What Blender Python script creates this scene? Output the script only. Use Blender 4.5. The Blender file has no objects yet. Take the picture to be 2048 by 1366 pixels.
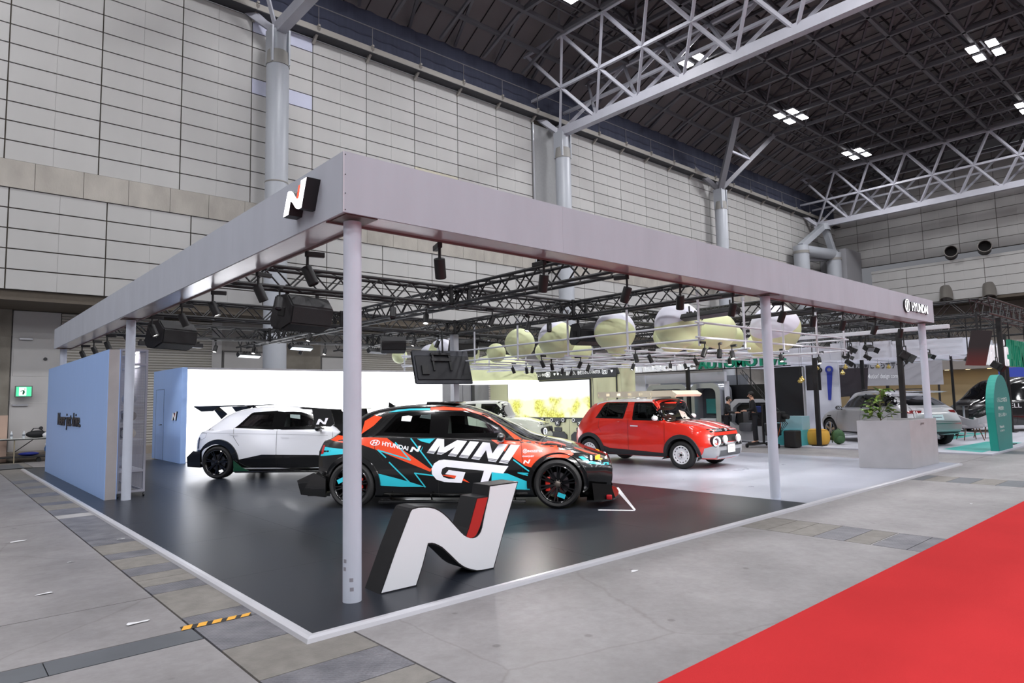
import bpy, bmesh, math, random
import numpy as np
from mathutils import Vector, Matrix
from mathutils.bvhtree import BVHTree

random.seed(7)
SC = bpy.context.scene
COL = SC.collection
PI = math.pi

# ---------------------------------------------------------------- camera
cam_d = bpy.data.cameras.new('camera')
cam = bpy.data.objects.new('camera', cam_d)
COL.objects.link(cam)
CAM_LOC = Vector((-1.948, -4.258, 1.53))
R3 = Matrix(((0.7482935, -0.0425451, -0.6620020),
             (-0.6630625, -0.0782400, -0.7444640),
             (-0.0201217, 0.9960263, -0.0867566)))
cam.matrix_world = Matrix.Translation(CAM_LOC) @ R3.to_4x4()
cam_d.sensor_width = 36.0
cam_d.lens = 23.25
cam_d.clip_end = 400
SC.camera = cam

# ---------------------------------------------------------------- world, exposure
W = bpy.data.worlds.new('hall_ambient')
SC.world = W
W.use_nodes = True
W.node_tree.nodes['Background'].inputs[0].default_value = (0.80, 0.82, 0.90, 1)
W.node_tree.nodes['Background'].inputs[1].default_value = 0.20
SC.view_settings.view_transform = 'Standard'
SC.view_settings.look = 'None'
SC.view_settings.gamma = 1.0
SC.view_settings.use_curve_mapping = False
SC.view_settings.exposure = 0.0
SC.cycles.use_denoising = True
SC.cycles.max_bounces = 6
SC.cycles.diffuse_bounces = 3
SC.cycles.glossy_bounces = 3
SC.cycles.transmission_bounces = 4
SC.cycles.transparent_max_bounces = 8
SC.cycles.sample_clamp_indirect = 6.0
SC.cycles.caustics_reflective = False
SC.cycles.caustics_refractive = False
SC.cycles.use_light_tree = True

HALL_W = 440.0      # each ceiling flood cluster
SPOT_W = 120.0       # each lit stand spotlight
LED_E = 3.2          # video wall strength

# ---------------------------------------------------------------- materials
def srgb(r, g, b):
    def c(v):
        v /= 255.0
        return v / 12.92 if v <= 0.04045 else ((v + 0.055) / 1.055) ** 2.4
    return (c(r), c(g), c(b), 1.0)

MATS = {}
def mat(name, col, rough=0.5, metal=0.0, emit=None, estr=0.0, coat=0.0, alpha=None, trans=0.0, spec=0.5,
        noise=0.0, nscale=8.0, bump=0.0, bscale=40.0, stretch=(1, 1, 1), rvar=0.0):
    if name in MATS:
        return MATS[name]
    m = bpy.data.materials.new(name)
    m.use_nodes = True
    nt = m.node_tree
    b = nt.nodes['Principled BSDF']
    c = col if len(col) == 4 else srgb(*col)
    b.inputs['Base Color'].default_value = c
    b.inputs['Roughness'].default_value = rough
    b.inputs['Metallic'].default_value = metal
    b.inputs['Coat Weight'].default_value = coat
    b.inputs['Coat Roughness'].default_value = 0.03
    b.inputs['Specular IOR Level'].default_value = spec
    if trans:
        b.inputs['Transmission Weight'].default_value = trans
    if alpha is not None:
        b.inputs['Alpha'].default_value = alpha
    if emit is not None:
        b.inputs['Emission Color'].default_value = emit if len(emit) == 4 else srgb(*emit)
        b.inputs['Emission Strength'].default_value = estr
    if noise or bump or rvar:
        tc = nt.nodes.new('ShaderNodeTexCoord')
        mp = nt.nodes.new('ShaderNodeMapping')
        mp.inputs['Scale'].default_value = stretch
        nt.links.new(tc.outputs['Object'], mp.inputs[0])
        n = nt.nodes.new('ShaderNodeTexNoise')
        n.inputs['Scale'].default_value = nscale
        n.inputs['Detail'].default_value = 6
        nt.links.new(mp.outputs[0], n.inputs['Vector'])
        if noise:
            mx = nt.nodes.new('ShaderNodeMix'); mx.data_type = 'RGBA'
            mr = nt.nodes.new('ShaderNodeMapRange')
            mr.inputs[1].default_value = 0.3; mr.inputs[2].default_value = 0.7
            nt.links.new(n.outputs['Fac'], mr.inputs[0])
            nt.links.new(mr.outputs[0], mx.inputs[0])
            mx.inputs[6].default_value = tuple(v * (1 - noise) for v in c[:3]) + (1,)
            mx.inputs[7].default_value = tuple(min(1, v * (1 + noise)) for v in c[:3]) + (1,)
            nt.links.new(mx.outputs[2], b.inputs['Base Color'])
        if rvar:
            mr2 = nt.nodes.new('ShaderNodeMapRange')
            mr2.inputs[1].default_value = 0.3; mr2.inputs[2].default_value = 0.7
            mr2.inputs[3].default_value = max(0, rough - rvar); mr2.inputs[4].default_value = rough + rvar
            nt.links.new(n.outputs['Fac'], mr2.inputs[0])
            nt.links.new(mr2.outputs[0], b.inputs['Roughness'])
        if bump:
            n2 = nt.nodes.new('ShaderNodeTexNoise')
            n2.inputs['Scale'].default_value = bscale
            n2.inputs['Detail'].default_value = 4
            nt.links.new(mp.outputs[0], n2.inputs['Vector'])
            bp = nt.nodes.new('ShaderNodeBump')
            bp.inputs['Strength'].default_value = bump
            bp.inputs['Distance'].default_value = 0.01
            nt.links.new(n2.outputs['Fac'], bp.inputs['Height'])
            nt.links.new(bp.outputs[0], b.inputs['Normal'])
    MATS[name] = m
    return m

# ---------------------------------------------------------------- mesh builder
class MB:
    def __init__(s):
        s.v = []; s.f = []
    def add(s, vs, fs):
        o = len(s.v)
        s.v.extend([tuple(v) for v in vs]); s.f.extend([tuple(i + o for i in f) for f in fs])
        return s
    def box(s, x0, x1, y0, y1, z0, z1):
        return s.add([(x0,y0,z0),(x1,y0,z0),(x1,y1,z0),(x0,y1,z0),(x0,y0,z1),(x1,y0,z1),(x1,y1,z1),(x0,y1,z1)],
                     [(0,3,2,1),(4,5,6,7),(0,1,5,4),(1,2,6,5),(2,3,7,6),(3,0,4,7)])
    def cbox(s, x0, x1, y0, y1, z0, z1, b=0.01):
        # box with chamfered edges
        bm = bmesh.new()
        bmesh.ops.create_cube(bm, size=1.0)
        for v in bm.verts:
            v.co = Vector(((x0+x1)/2 + v.co.x*(x1-x0), (y0+y1)/2 + v.co.y*(y1-y0), (z0+z1)/2 + v.co.z*(z1-z0)))
        bmesh.ops.bevel(bm, geom=list(bm.edges), offset=b, segments=2, affect='EDGES', profile=0.5)
        bm.verts.index_update()
        s.add([v.co[:] for v in bm.verts], [[v.index for v in f.verts] for f in bm.faces])
        bm.free()
        return s
    def frame(s, d):
        d = Vector(d).normalized()
        u = Vector((0, 0, 1)) if abs(d.z) < 0.95 else Vector((1, 0, 0))
        a = d.cross(u).normalized()
        return a, a.cross(d).normalized()
    def bar(s, p, q, w, h=None):
        h = h or w
        p = Vector(p); q = Vector(q)
        a, b = s.frame(q - p)
        a = a * w / 2; b = b * h / 2
        vs = [p-a-b, p+a-b, p+a+b, p-a+b, q-a-b, q+a-b, q+a+b, q-a+b]
        return s.add(vs, [(0,1,2,3),(7,6,5,4),(0,4,5,1),(1,5,6,2),(2,6,7,3),(3,7,4,0)])
    def tube(s, p, q, r, n=8, r2=None):
        p = Vector(p); q = Vector(q); r2 = r if r2 is None else r2
        a, b = s.frame(q - p)
        vs = []
        for i in range(n):
            t = 2*PI*i/n; vs.append(p + (a*math.cos(t) + b*math.sin(t))*r)
        for i in range(n):
            t = 2*PI*i/n; vs.append(q + (a*math.cos(t) + b*math.sin(t))*r2)
        fs = [(i, n+i, n+(i+1) % n, (i+1) % n) for i in range(n)]
        fs.append(tuple(range(n))); fs.append(tuple(range(2*n-1, n-1, -1)))
        return s.add(vs, fs)
    def path(s, pts, r, n=8):
        pts = [Vector(p) for p in pts]
        rings = []
        for i, p in enumerate(pts):
            d = (pts[min(i+1, len(pts)-1)] - pts[max(i-1, 0)])
            a, b = s.frame(d)
            rings.append([p + (a*math.cos(2*PI*k/n) + b*math.sin(2*PI*k/n))*r for k in range(n)])
        vs = [v for rg in rings for v in rg]; fs = []
        for i in range(len(pts)-1):
            for k in range(n):
                fs.append((i*n+k, (i+1)*n+k, (i+1)*n+(k+1) % n, i*n+(k+1) % n))
        fs.append(tuple(range(n))); fs.append(tuple(range(len(vs)-1, len(vs)-n-1, -1)))
        return s.add(vs, fs)
    def lathe(s, prof, n=32, M=None, close=False):
        # prof: (radius, height) along local z
        M = M or Matrix.Identity(4)
        vs = []; fs = []; m = len(prof)
        for i in range(n):
            t = 2*PI*i/n
            for r, z in prof:
                vs.append(M @ Vector((r*math.cos(t), r*math.sin(t), z)))
        for i in range(n):
            j = (i+1) % n
            for k in range(m - (0 if close else 1)):
                k2 = (k+1) % m
                fs.append((i*m+k, j*m+k, j*m+k2, i*m+k2))
        return s.add(vs, fs)
    def sphere(s, c, r, nu=24, nv=14, sc=(1,1,1), M=None):
        vs = []; fs = []
        for j in range(nv+1):
            ph = PI*j/nv
            for i in range(nu):
                t = 2*PI*i/nu
                p = Vector((math.sin(ph)*math.cos(t)*r*sc[0], math.sin(ph)*math.sin(t)*r*sc[1], math.cos(ph)*r*sc[2]))
                if M: p = M @ p
                vs.append(Vector(c) + p)
        for j in range(nv):
            for i in range(nu):
                fs.append((j*nu+i, (j+1)*nu+i, (j+1)*nu+(i+1) % nu, j*nu+(i+1) % nu))
        return s.add(vs, fs)
    def prism(s, poly, fn0, fn1):
        # poly: 2D outline; fn0/fn1 map (u,v) to 3D for the two faces (fn1 is the shown side)
        n = len(poly)
        tri = tess(poly)
        vs = [fn0(*p) for p in poly] + [fn1(*p) for p in poly]
        fs = [(a, c, b) for a, b, c in tri] + [(a+n, b+n, c+n) for a, b, c in tri]
        fs += [(i, (i+1) % n, n+(i+1) % n, n+i) for i in range(n)]
        return s.add(vs, fs)
    def build(s, name, m=None, parent=None, smooth=False, ang=40, mats=None):
        me = bpy.data.meshes.new(name)
        me.from_pydata(s.v, [], s.f)
        bm = bmesh.new(); bm.from_mesh(me)
        bmesh.ops.remove_doubles(bm, verts=bm.verts, dist=1e-6)
        bmesh.ops.recalc_face_normals(bm, faces=bm.faces)
        bm.to_mesh(me); bm.free()
        return link(name, me, m, parent, smooth, ang)

def link(name, me, m=None, parent=None, smooth=False, ang=40):
    o = bpy.data.objects.new(name, me)
    COL.objects.link(o)
    if m is not None and not me.materials:
        me.materials.append(m)
    if smooth:
        me.shade_smooth()
        me.set_sharp_from_angle(angle=math.radians(ang))
    if parent is not None:
        o.parent = parent
    return o

def tess(poly):
    from mathutils.geometry import tessellate_polygon
    t = tessellate_polygon([[Vector((p[0], p[1], 0)) for p in poly]])
    area = sum(poly[i][0]*poly[(i+1) % len(poly)][1] - poly[(i+1) % len(poly)][0]*poly[i][1] for i in range(len(poly)))
    out = []
    for a, b, c in t:
        A, B, Cc = poly[a], poly[b], poly[c]
        cr = (B[0]-A[0])*(Cc[1]-A[1]) - (B[1]-A[1])*(Cc[0]-A[0])
        out.append((a, b, c) if cr > 0 else (a, c, b))
    return out

def thing(name, label, cat, loc=(0,0,0), rz=0.0, group=None):
    o = bpy.data.objects.new(name, None)
    COL.objects.link(o)
    o.empty_display_size = 0.1
    o.location = loc
    o.rotation_euler = (0, 0, rz)
    o['label'] = label; o['category'] = cat
    if group: o['group'] = group
    return o
def tag(o, label, cat, group=None):
    o['label'] = label; o['category'] = cat
    if group: o['group'] = group
    return o
def struct(o, label=None):
    o['kind'] = 'structure'
    if label: o['label'] = label
    return o
def stuff(o):
    o['kind'] = 'stuff'
    return o
def kids(o):
    return [c for c in bpy.data.objects if c.parent is o]
def copy_tree(o, parent=None, kidmap=None):
    c = o.copy(); COL.objects.link(c); c.parent = parent
    for ch in kidmap[o.name]:
        copy_tree(ch, c, kidmap)
    return c
def dup(root, loc=None, rz=None, label=None):
    km = {}
    for o in bpy.data.objects:
        km.setdefault(o.name, [])
        if o.parent: km.setdefault(o.parent.name, []).append(o)
    c = copy_tree(root, None, km)
    if loc is not None: c.location = loc
    if rz is not None: c.rotation_euler = (0, 0, rz)
    if label: c['label'] = label
    return c

# ---------------------------------------------------------------- lettering
_FC = {}
def text_mesh(body, size=1.0, shear=0.0, bold=0.0, depth=0.0):
    """returns (verts, faces) of flat or extruded lettering; origin at lower left"""
    key = (body, size, shear, bold, depth)
    if key in _FC: return _FC[key]
    cu = bpy.data.curves.new('lettering', 'FONT')
    cu.body = body; cu.size = size; cu.shear = shear; cu.offset = bold; cu.extrude = depth
    cu.resolution_u = 3
    ob = bpy.data.objects.new('lettering', cu)
    COL.objects.link(ob)
    dg = bpy.context.evaluated_depsgraph_get(); dg.update()
    me = bpy.data.meshes.new_from_object(ob.evaluated_get(dg))
    vs = [v.co[:] for v in me.vertices]; fs = [tuple(p.vertices) for p in me.polygons]
    bpy.data.objects.remove(ob); bpy.data.curves.remove(cu); bpy.data.meshes.remove(me)
    if vs:
        x0 = min(v[0] for v in vs); y0 = min(v[1] for v in vs)
        vs = [(v[0]-x0, v[1]-y0, v[2]) for v in vs]
    _FC[key] = (vs, fs)
    return vs, fs
def fit_text(body, w, h, shear=0.0, bold=0.0, depth=0.0):
    vs, fs = text_mesh(body, 1.0, shear, bold, 0.05 if depth else 0.0)
    if not vs: return vs, fs
    W_ = max(v[0] for v in vs); H_ = max(v[1] for v in vs)
    return [(v[0]*w/W_, v[1]*h/H_, v[2]*depth/0.1 if depth else 0.0) for v in vs], fs
def lettering(name, body, w, h, M, m, parent, shear=0.0, bold=0.0, depth=0.0):
    """lettering in the local XY plane of matrix M, lower left at its origin"""
    vs, fs = fit_text(body, w, h, shear, bold, depth)
    mb = MB(); mb.add([(M @ Vector(v))[:] for v in vs], fs)
    me = bpy.data.meshes.new(name); me.from_pydata(mb.v, [], mb.f)
    return link(name, me, m, parent)
def frame_m(origin, ux, uy):
    ux = Vector(ux).normalized(); uy = Vector(uy).normalized(); uz = ux.cross(uy)
    m = Matrix((ux, uy, uz)).transposed().to_4x4()
    m.translation = Vector(origin)
    return m

# ---------------------------------------------------------------- shared materials
BLACK = mat('black_metal', (24, 24, 26), 0.45)
BLKP = mat('black_plastic', (20, 20, 22), 0.5)
LENS = mat("lamp_lens_lit", (255, 255, 255), 0.3, emit=(255, 252, 248), estr=10.0)
LENS_OFF = mat('lamp_lens_off', (120, 122, 128), 0.15)
WHITE = mat('white_paint', (226, 226, 232), 0.45)
STEEL = mat('painted_steel_grey', (176, 177, 184), 0.5, noise=0.08, nscale=3)
ALU = mat('brushed_aluminium', (200, 201, 206), 0.35, 0.6)
# ================================================================ HALL LIGHTS (large lamps)
lamp_root_specs = []
HALL_Z = 18.0
def flood_light(x, y, k):
    lt = bpy.data.lights.new('flood_lamp', 'AREA')
    lt.shape = 'DISK'; lt.size = 1.6
    lt.energy = HALL_W; lt.color = (0.97, 0.97, 1.0)
    lo = bpy.data.objects.new('flood_lamp', lt); COL.objects.link(lo)
    lo.location = (0, 0, -0.25)
    return lo
lamp_m = mat('floodlight_glass', (255, 255, 255), 0.3, emit=(250, 250, 255), estr=28.0)
lamp_body = mat('floodlight_housing', (110, 110, 115), 0.5)
LX = [-2.73 + 9.667*i for i in range(-2, 6)]
LY = [12.95 - 9.667*j for j in range(0, 7)]
seen = {(16.6, 12.95): 'floodlight cluster at the top edge, half cut off above the first roof truss',
        (26.27, 12.95): 'floodlight cluster glowing through the lattice of the first roof truss',
        (35.94, 12.95): 'floodlight cluster over the middle wall column',
        (45.6, 12.95): 'floodlight cluster nearest the far corner of the hall',
        (35.94, 3.28): 'floodlight cluster high on the right, the larger of the two there',
        (45.6, 3.28): 'floodlight cluster cut by the right edge of the view'}
fl_proto = None
for i, x in enumerate(LX):
    for j, y in enumerate(LY):
        lab = None
        for (a, b), s_ in seen.items():
            if abs(a-x) < 0.2 and abs(b-y) < 0.2: lab = s_
        lab = lab or 'ceiling floodlight cluster of four lamps outside the view'
        if fl_proto is None:
            t = thing('ceiling_floodlight', lab, 'light', (x, y, HALL_Z), 0, 'floodlight clusters under the hall roof')
            fl_proto = t
            MB().bar((-1.0,0,0.1),(1.0,0,0.1),0.07).bar((0,-1.0,0.1),(0,1.0,0.1),0.07).build('cross_frame', lamp_body, t)
            for a, b in ((-0.62,-0.38),(0.62,-0.38),(-0.62,0.42),(0.62,0.42)):
                l_ = MB().cbox(a-0.40,a+0.40,b-0.22,b+0.22,-0.06,0.06,0.02).build('lamp_head', lamp_body, t)
                MB().cbox(a-0.38,a+0.38,b-0.20,b+0.20,-0.09,-0.055,0.012).build('lamp_glass', lamp_m, l_)
            lo = flood_light(x, y, 0); lo.parent = t
        else:
            t = dup(fl_proto, (x, y, HALL_Z), 0, lab)

# ================================================================ HALL SHELL
def concrete_floor_mat():
    m = bpy.data.materials.new('worn_concrete_floor'); m.use_nodes = True
    nt = m.node_tree; b = nt.nodes['Principled BSDF']
    tc = nt.nodes.new('ShaderNodeTexCoord')
    def noise(sc, det, rgh=0.6):
        n = nt.nodes.new('ShaderNodeTexNoise'); n.inputs['Scale'].default_value = sc
        n.inputs['Detail'].default_value = det; n.inputs['Roughness'].default_value = rgh
        nt.links.new(tc.outputs['Object'], n.inputs['Vector']); return n
    def ramp(src, stops):
        r = nt.nodes.new('ShaderNodeValToRGB'); nt.links.new(src, r.inputs[0])
        e = r.color_ramp.elements
        e[0].position, e[0].color = stops[0]; e[1].position, e[1].color = stops[1]
        for p, c in stops[2:]:
            k = e.new(p); k.color = c
        return r
    def mul(a, bb, f=1.0):
        x = nt.nodes.new('ShaderNodeMix'); x.data_type = 'RGBA'; x.blend_type = 'MULTIPLY'
        x.inputs[0].default_value = f
        nt.links.new(a, x.inputs[6]); nt.links.new(bb, x.inputs[7]); return x.outputs[2]
    base = ramp(noise(0.9, 8).outputs['Fac'], [(0.3, srgb(128,125,126)), (0.7, srgb(151,148,149))])
    fine = ramp(noise(14, 6).outputs['Fac'], [(0.3, (0.84,0.83,0.82,1)), (0.65, (1,1,1,1))])
    blot = ramp(noise(2.3, 3).outputs['Fac'], [(0.28, (0.72,0.72,0.72,1)), (0.36, (1,1,1,1))])
    # small dark and pale stains
    v = nt.nodes.new('ShaderNodeTexVoronoi'); v.inputs['Scale'].default_value = 2.2
    v.inputs['Randomness'].default_value = 1.0
    nt.links.new(tc.outputs['Object'], v.inputs['Vector'])
    sp = ramp(v.outputs['Distance'], [(0.045, (0.55,0.54,0.53,1)), (0.075, (1,1,1,1))])
    # hairline cracks
    v2 = nt.nodes.new('ShaderNodeTexVoronoi'); v2.feature = 'DISTANCE_TO_EDGE'; v2.inputs['Scale'].default_value = 0.33
    wn = noise(1.3, 5)
    ad = nt.nodes.new('ShaderNodeMix'); ad.data_type = 'RGBA'; ad.inputs[0].default_value = 0.16
    nt.links.new(tc.outputs['Object'], ad.inputs[6]); nt.links.new(wn.outputs['Color'], ad.inputs[7])
    nt.links.new(ad.outputs[2], v2.inputs['Vector'])
    cr = ramp(v2.outputs['Distance'], [(0.0006, (0.74,0.72,0.70,1)), (0.0015, (1,1,1,1))])
    c = mul(mul(mul(mul(base.outputs[0], fine.outputs[0]), blot.outputs[0], 0.5), sp.outputs[0], 0.8), cr.outputs[0], 0.7)
    nt.links.new(c, b.inputs['Base Color'])
    rr = nt.nodes.new('ShaderNodeMapRange'); rr.inputs[3].default_value = 0.34; rr.inputs[4].default_value = 0.66
    nt.links.new(noise(1.7, 7).outputs['Fac'], rr.inputs[0]); nt.links.new(rr.outputs[0], b.inputs['Roughness'])
    bp = nt.nodes.new('ShaderNodeBump'); bp.inputs['Strength'].default_value = 0.25; bp.inputs['Distance'].default_value = 0.004
    nt.links.new(noise(30, 6).outputs['Fac'], bp.inputs['Height']); nt.links.new(bp.outputs[0], b.inputs['Normal'])
    return m
FLOOR_M = concrete_floor_mat()
FZ = -0.035
GZ = FZ - 0.03           # sub-base visible only in the joints
JOINT = mat('joint_dark', (48, 45, 43), 0.9)
CHK = None
def checker_plate_mat():
    m = bpy.data.materials.new('checker_plate_steel'); m.use_nodes = True
    nt = m.node_tree; b = nt.nodes['Principled BSDF']
    b.inputs['Metallic'].default_value = 0.35; b.inputs['Roughness'].default_value = 0.5
    tc = nt.nodes.new('ShaderNodeTexCoord')
    n = nt.nodes.new('ShaderNodeTexNoise'); n.inputs['Scale'].default_value = 5; n.inputs['Detail'].default_value = 6
    nt.links.new(tc.outputs['Object'], n.inputs['Vector'])
    r = nt.nodes.new('ShaderNodeValToRGB'); nt.links.new(n.outputs['Fac'], r.inputs[0])
    r.color_ramp.elements[0].position = 0.3; r.color_ramp.elements[0].color = srgb(98,98,104)
    r.color_ramp.elements[1].position = 0.7; r.color_ramp.elements[1].color = srgb(132,131,136)
    nt.links.new(r.outputs[0], b.inputs['Base Color'])
    h = None
    for ang in (0.785, -0.785):
        mp = nt.nodes.new('ShaderNodeMapping'); mp.inputs['Rotation'].default_value = (0, 0, ang)
        nt.links.new(tc.outputs['Object'], mp.inputs[0])
        w = nt.nodes.new('ShaderNodeTexWave'); w.inputs['Scale'].default_value = 11
        nt.links.new(mp.outputs[0], w.inputs['Vector'])
        if h is None: h = w
        else:
            mm = nt.nodes.new('ShaderNodeMath'); mm.operation = 'MULTIPLY'
            nt.links.new(h.outputs['Fac'], mm.inputs[0]); nt.links.new(w.outputs['Fac'], mm.inputs[1])
            bp = nt.nodes.new('ShaderNodeBump'); bp.inputs['Strength'].default_value = 0.8; bp.inputs['Distance'].default_value = 0.004
            nt.links.new(mm.outputs[0], bp.inputs['Height']); nt.links.new(bp.outputs[0], b.inputs['Normal'])
    return m
CHK = checker_plate_mat()
CONC_LID = mat('concrete_lid', (122, 118, 113), 0.7, noise=0.14, nscale=9, bump=0.3, bscale=60)
STEEL_DK = mat('dark_steel_cover', (96, 99, 104), 0.5, 0.2, noise=0.1, nscale=4)

fl = MB().box(-24, 60, -30, 24, GZ-0.1, GZ).build('floor', JOINT)
struct(fl)
# concrete slabs between the service trenches
def slab(x0, x1, y0, y1, m=FLOOR_M, name='slab', g=0.006, z=FZ):
    return MB().box(x0+g, x1-g, y0+g, y1-g, GZ, z).build(name, m, fl)
# left field
for ys in ((-30,-9.5),(-9.5,-4.6),(-4.6,0.59),(0.87,1.93),(1.93,7.0),(7.0,12.1),(12.1,17.2),(17.2,20.4)):
    slab(-24, -0.46, ys[0], ys[1])
# right field in front of the stand, cut by two cross trenches
for xs in ((0.33,5.40),(6.20,11.22),(12.08,17.8),(18.7,24.0),(24.0,60)):
    slab(xs[0], xs[1], -30, -1.97)
    slab(xs[0], xs[1], -1.97, 0.15)
slab(14.2, 60, 0.15, 24); slab(0.33, 14.2, 0.15, 24)
# trench along the left edge: alternating checker plates and concrete lids
ycuts = [(-6,-4.2,'c'),(-4.2,-3.0,'k'),(-3.0,-1.7,'c'),(-1.7,-1.05,'k'),(-1.05,-0.78,'c'),(-0.78,-0.36,'k'),(-0.36,0.28,'c'),(0.28,0.86,'k'),(0.86,1.16,'k'),
         (1.16,2.0,'c'),(2.0,2.3,'k'),(2.3,2.56,'c'),(2.56,2.80,'c'),(2.80,3.16,'k'),(3.16,3.68,'c'),(3.68,4.02,'k'),(4.02,4.62,'c'),
         (4.62,5.02,'k'),(5.02,7.18,'k'),(7.18,7.55,'w'),(7.55,8.25,'k'),(8.25,8.9,'c'),(8.9,9.3,'k'),(9.3,10.3,'c'),(10.3,10.9,'k'),
         (10.9,11.9,'c'),(11.9,12.4,'k'),(12.4,13.2,'c'),(13.2,13.9,'k'),(13.9,17.0,'c')]
LIDL = mat('pale_lid', (160, 158, 158), 0.6, noise=0.06)
for a, b, k in ycuts:
    if k == 'c': slab(-0.455, 0.325, a, b, CONC_LID, 'trench_lid', 0.004)
    elif k == 'w': slab(-0.455, 0.325, a, b, LIDL, 'trench_lid', 0.004)
    else: slab(-0.455, 0.325, a, b, CHK, 'checker_plate', 0.004)
# steel covers running left from the trench
for a, b in ((-6.2,-4.3),(-4.3,-2.9),(-2.9,-1.33),(-1.33,-0.465)):
    slab(a, b, 0.595, 0.865, STEEL_DK, 'steel_cover', 0.003)
# cross trench in front of the stand
yy = [-1.97,-1.81,-1.49,-1.47,-1.21,-0.88,-0.60,-0.34,0.02,0.15]
km = ['k','k','w','c','k','c','c','c','c']
for i in range(len(yy)-1):
    slab(5.40, 6.20, yy[i], yy[i+1], {'k': CHK, 'c': CONC_LID, 'w': LIDL}[km[i]], {'k':'checker_plate','c':'trench_lid','w':'trench_lid'}[km[i]], 0.004)
for i in range(6):
    slab(11.22, 12.08, -1.97+0.353*i, -1.97+0.353*(i+1), STEEL_DK if i % 2 else CONC_LID, 'trench_lid', 0.004)
for x0, x1 in ((5.40,6.20),(11.22,12.08),(17.8,18.7)):
    slab(x0, x1, -30, -1.97, CONC_LID)
slab(17.8, 18.7, -1.97, 0.15, STEEL_DK)
slab(-0.455, 0.325, -30, -6, CONC_LID)
slab(-0.455, 0.325, 17.0, 20.4, CONC_LID)
# grey plate near the far table
MB().box(-2.6, 0.15, 17.6, 19.4, FZ, FZ+0.006).build('floor_plate', STEEL_DK, fl)

# hazard tape across the trench
ht = thing('hazard_tape', 'yellow and black striped hazard tape stuck across the floor trench', 'tape', (0,0,0))
yt = mat('tape_yellow', (226, 166, 58), 0.6); bt = mat('tape_black', (38, 36, 34), 0.6)
MB().add([(-0.53,0.86,FZ+0.002),(-0.05,0.85,FZ+0.002),(-0.04,0.915,FZ+0.002),(-0.52,0.955,FZ+0.002)],[(0,1,2,3)]).build('tape_strip', bt, ht)
for i in range(5):
    x0 = -0.535 + i*0.1; y0 = 0.862 - i*0.002; y1 = 0.952-i*0.008
    MB().add([(x0,y0,FZ+0.0035),(x0+0.062,y0,FZ+0.0035),(x0+0.102,y1,FZ+0.0035),(x0+0.04,y1,FZ+0.0035)],[(0,1,2,3)]).build('stripe', yt, ht)
# red carpet
RED_C = mat('red_carpet_pile', (190, 48, 50), 0.95, noise=0.05, nscale=1.2, bump=0.35, bscale=260, spec=0.1)
tag(MB().cbox(-4, 40, -6.2, -1.95, FZ, FZ+0.007, 0.003).build('red_carpet', RED_C), 'bright red carpet runner laid along the aisle', 'carpet')

# ---------------------------------------------------------------- back wall
def panel_mat(name, c, n=0.05):
    return mat(name, c, 0.62, noise=n, nscale=0.7, stretch=(1, 1, 0.4))
PAN = panel_mat('wall_panel_cream', (178, 177, 175))
PAN2 = panel_mat('wall_panel_bluish', (186, 189, 208)); PAN3 = panel_mat('wall_panel_yellowed', (190, 186, 168))
YW = 18.9
def pmesh(w, h, t=0.05, split=True):
    mb = MB(); g = 0.018; j = 0.004
    if split:
        mb.box(g, w/2-j, -t, 0, g, h-g); mb.box(w/2+j, w-g, -t, 0, g, h-g)
        mb.box(w/2-j, w/2+j, -t+0.012, 0, g, h-g)
    else:
        mb.box(g, w-g, -t, 0, g, h-g)
    me = bpy.data.meshes.new('wall_panel'); me.from_pydata(mb.v, [], mb.f)
    return me
def panel_wall(name, x0, nx, pw, z0, nz, ph, keep, M, special=None, limit=300, split=True, skip=None, dark=None):
    """grid of wall panels in the local XZ plane of M; keep(i,j) lists those built one by one"""
    Wd = nx*pw; Hh = nz*ph
    back = MB().box(x0, x0+Wd, 0, 0.25, z0, z0+Hh)
    o = back.build(name, mat('panel_gap', (84, 78, 70), 0.85))
    o.matrix_world = M
    struct(o)
    me = pmesh(pw, ph, split=split); me.materials.append(PAN)
    rest = MB(); n = 0
    vs0 = [v.co.copy() for v in me.vertices]; fs0 = [tuple(p.vertices) for p in me.polygons]
    for j in range(nz):
        for i in range(nx):
            if skip and skip(i, j): continue
            sp = special.get((i, j)) if special else None
            if (keep(i, j) and n < limit) or sp:
                m2 = me
                if sp:
                    m2 = me.copy(); m2.materials.clear(); m2.materials.append(sp)
                p = bpy.data.objects.new('wall_panel', m2); COL.objects.link(p); p.parent = o
                p.location = (x0+i*pw, 0, z0+j*ph); n += 1
            else:
                rest.add([(v[0]+x0+i*pw, v[1], v[2]+z0+j*ph) for v in vs0], fs0)
    if rest.v:
        stuff(rest.build('wall_panel_field', PAN, o))
    return o
I4 = Matrix.Identity(4)
MW = Matrix.Translation((0, YW+0.05, 0))
# upper field 8.63 -> 15.53 (12 rows of 0.575), majors 2.305 m
X0 = -0.53 - 2.305*5
loX = 20; 
sp = {(8, 7): PAN2, (8, 11): PAN2, (11, 4): PAN3}
up = panel_wall('wall_back', X0, 30, 2.305, 8.63, 12, 0.575, lambda i, j: 4 <= i <= 29, MW, sp,
                skip=lambda i, j: i in (14,))
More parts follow.
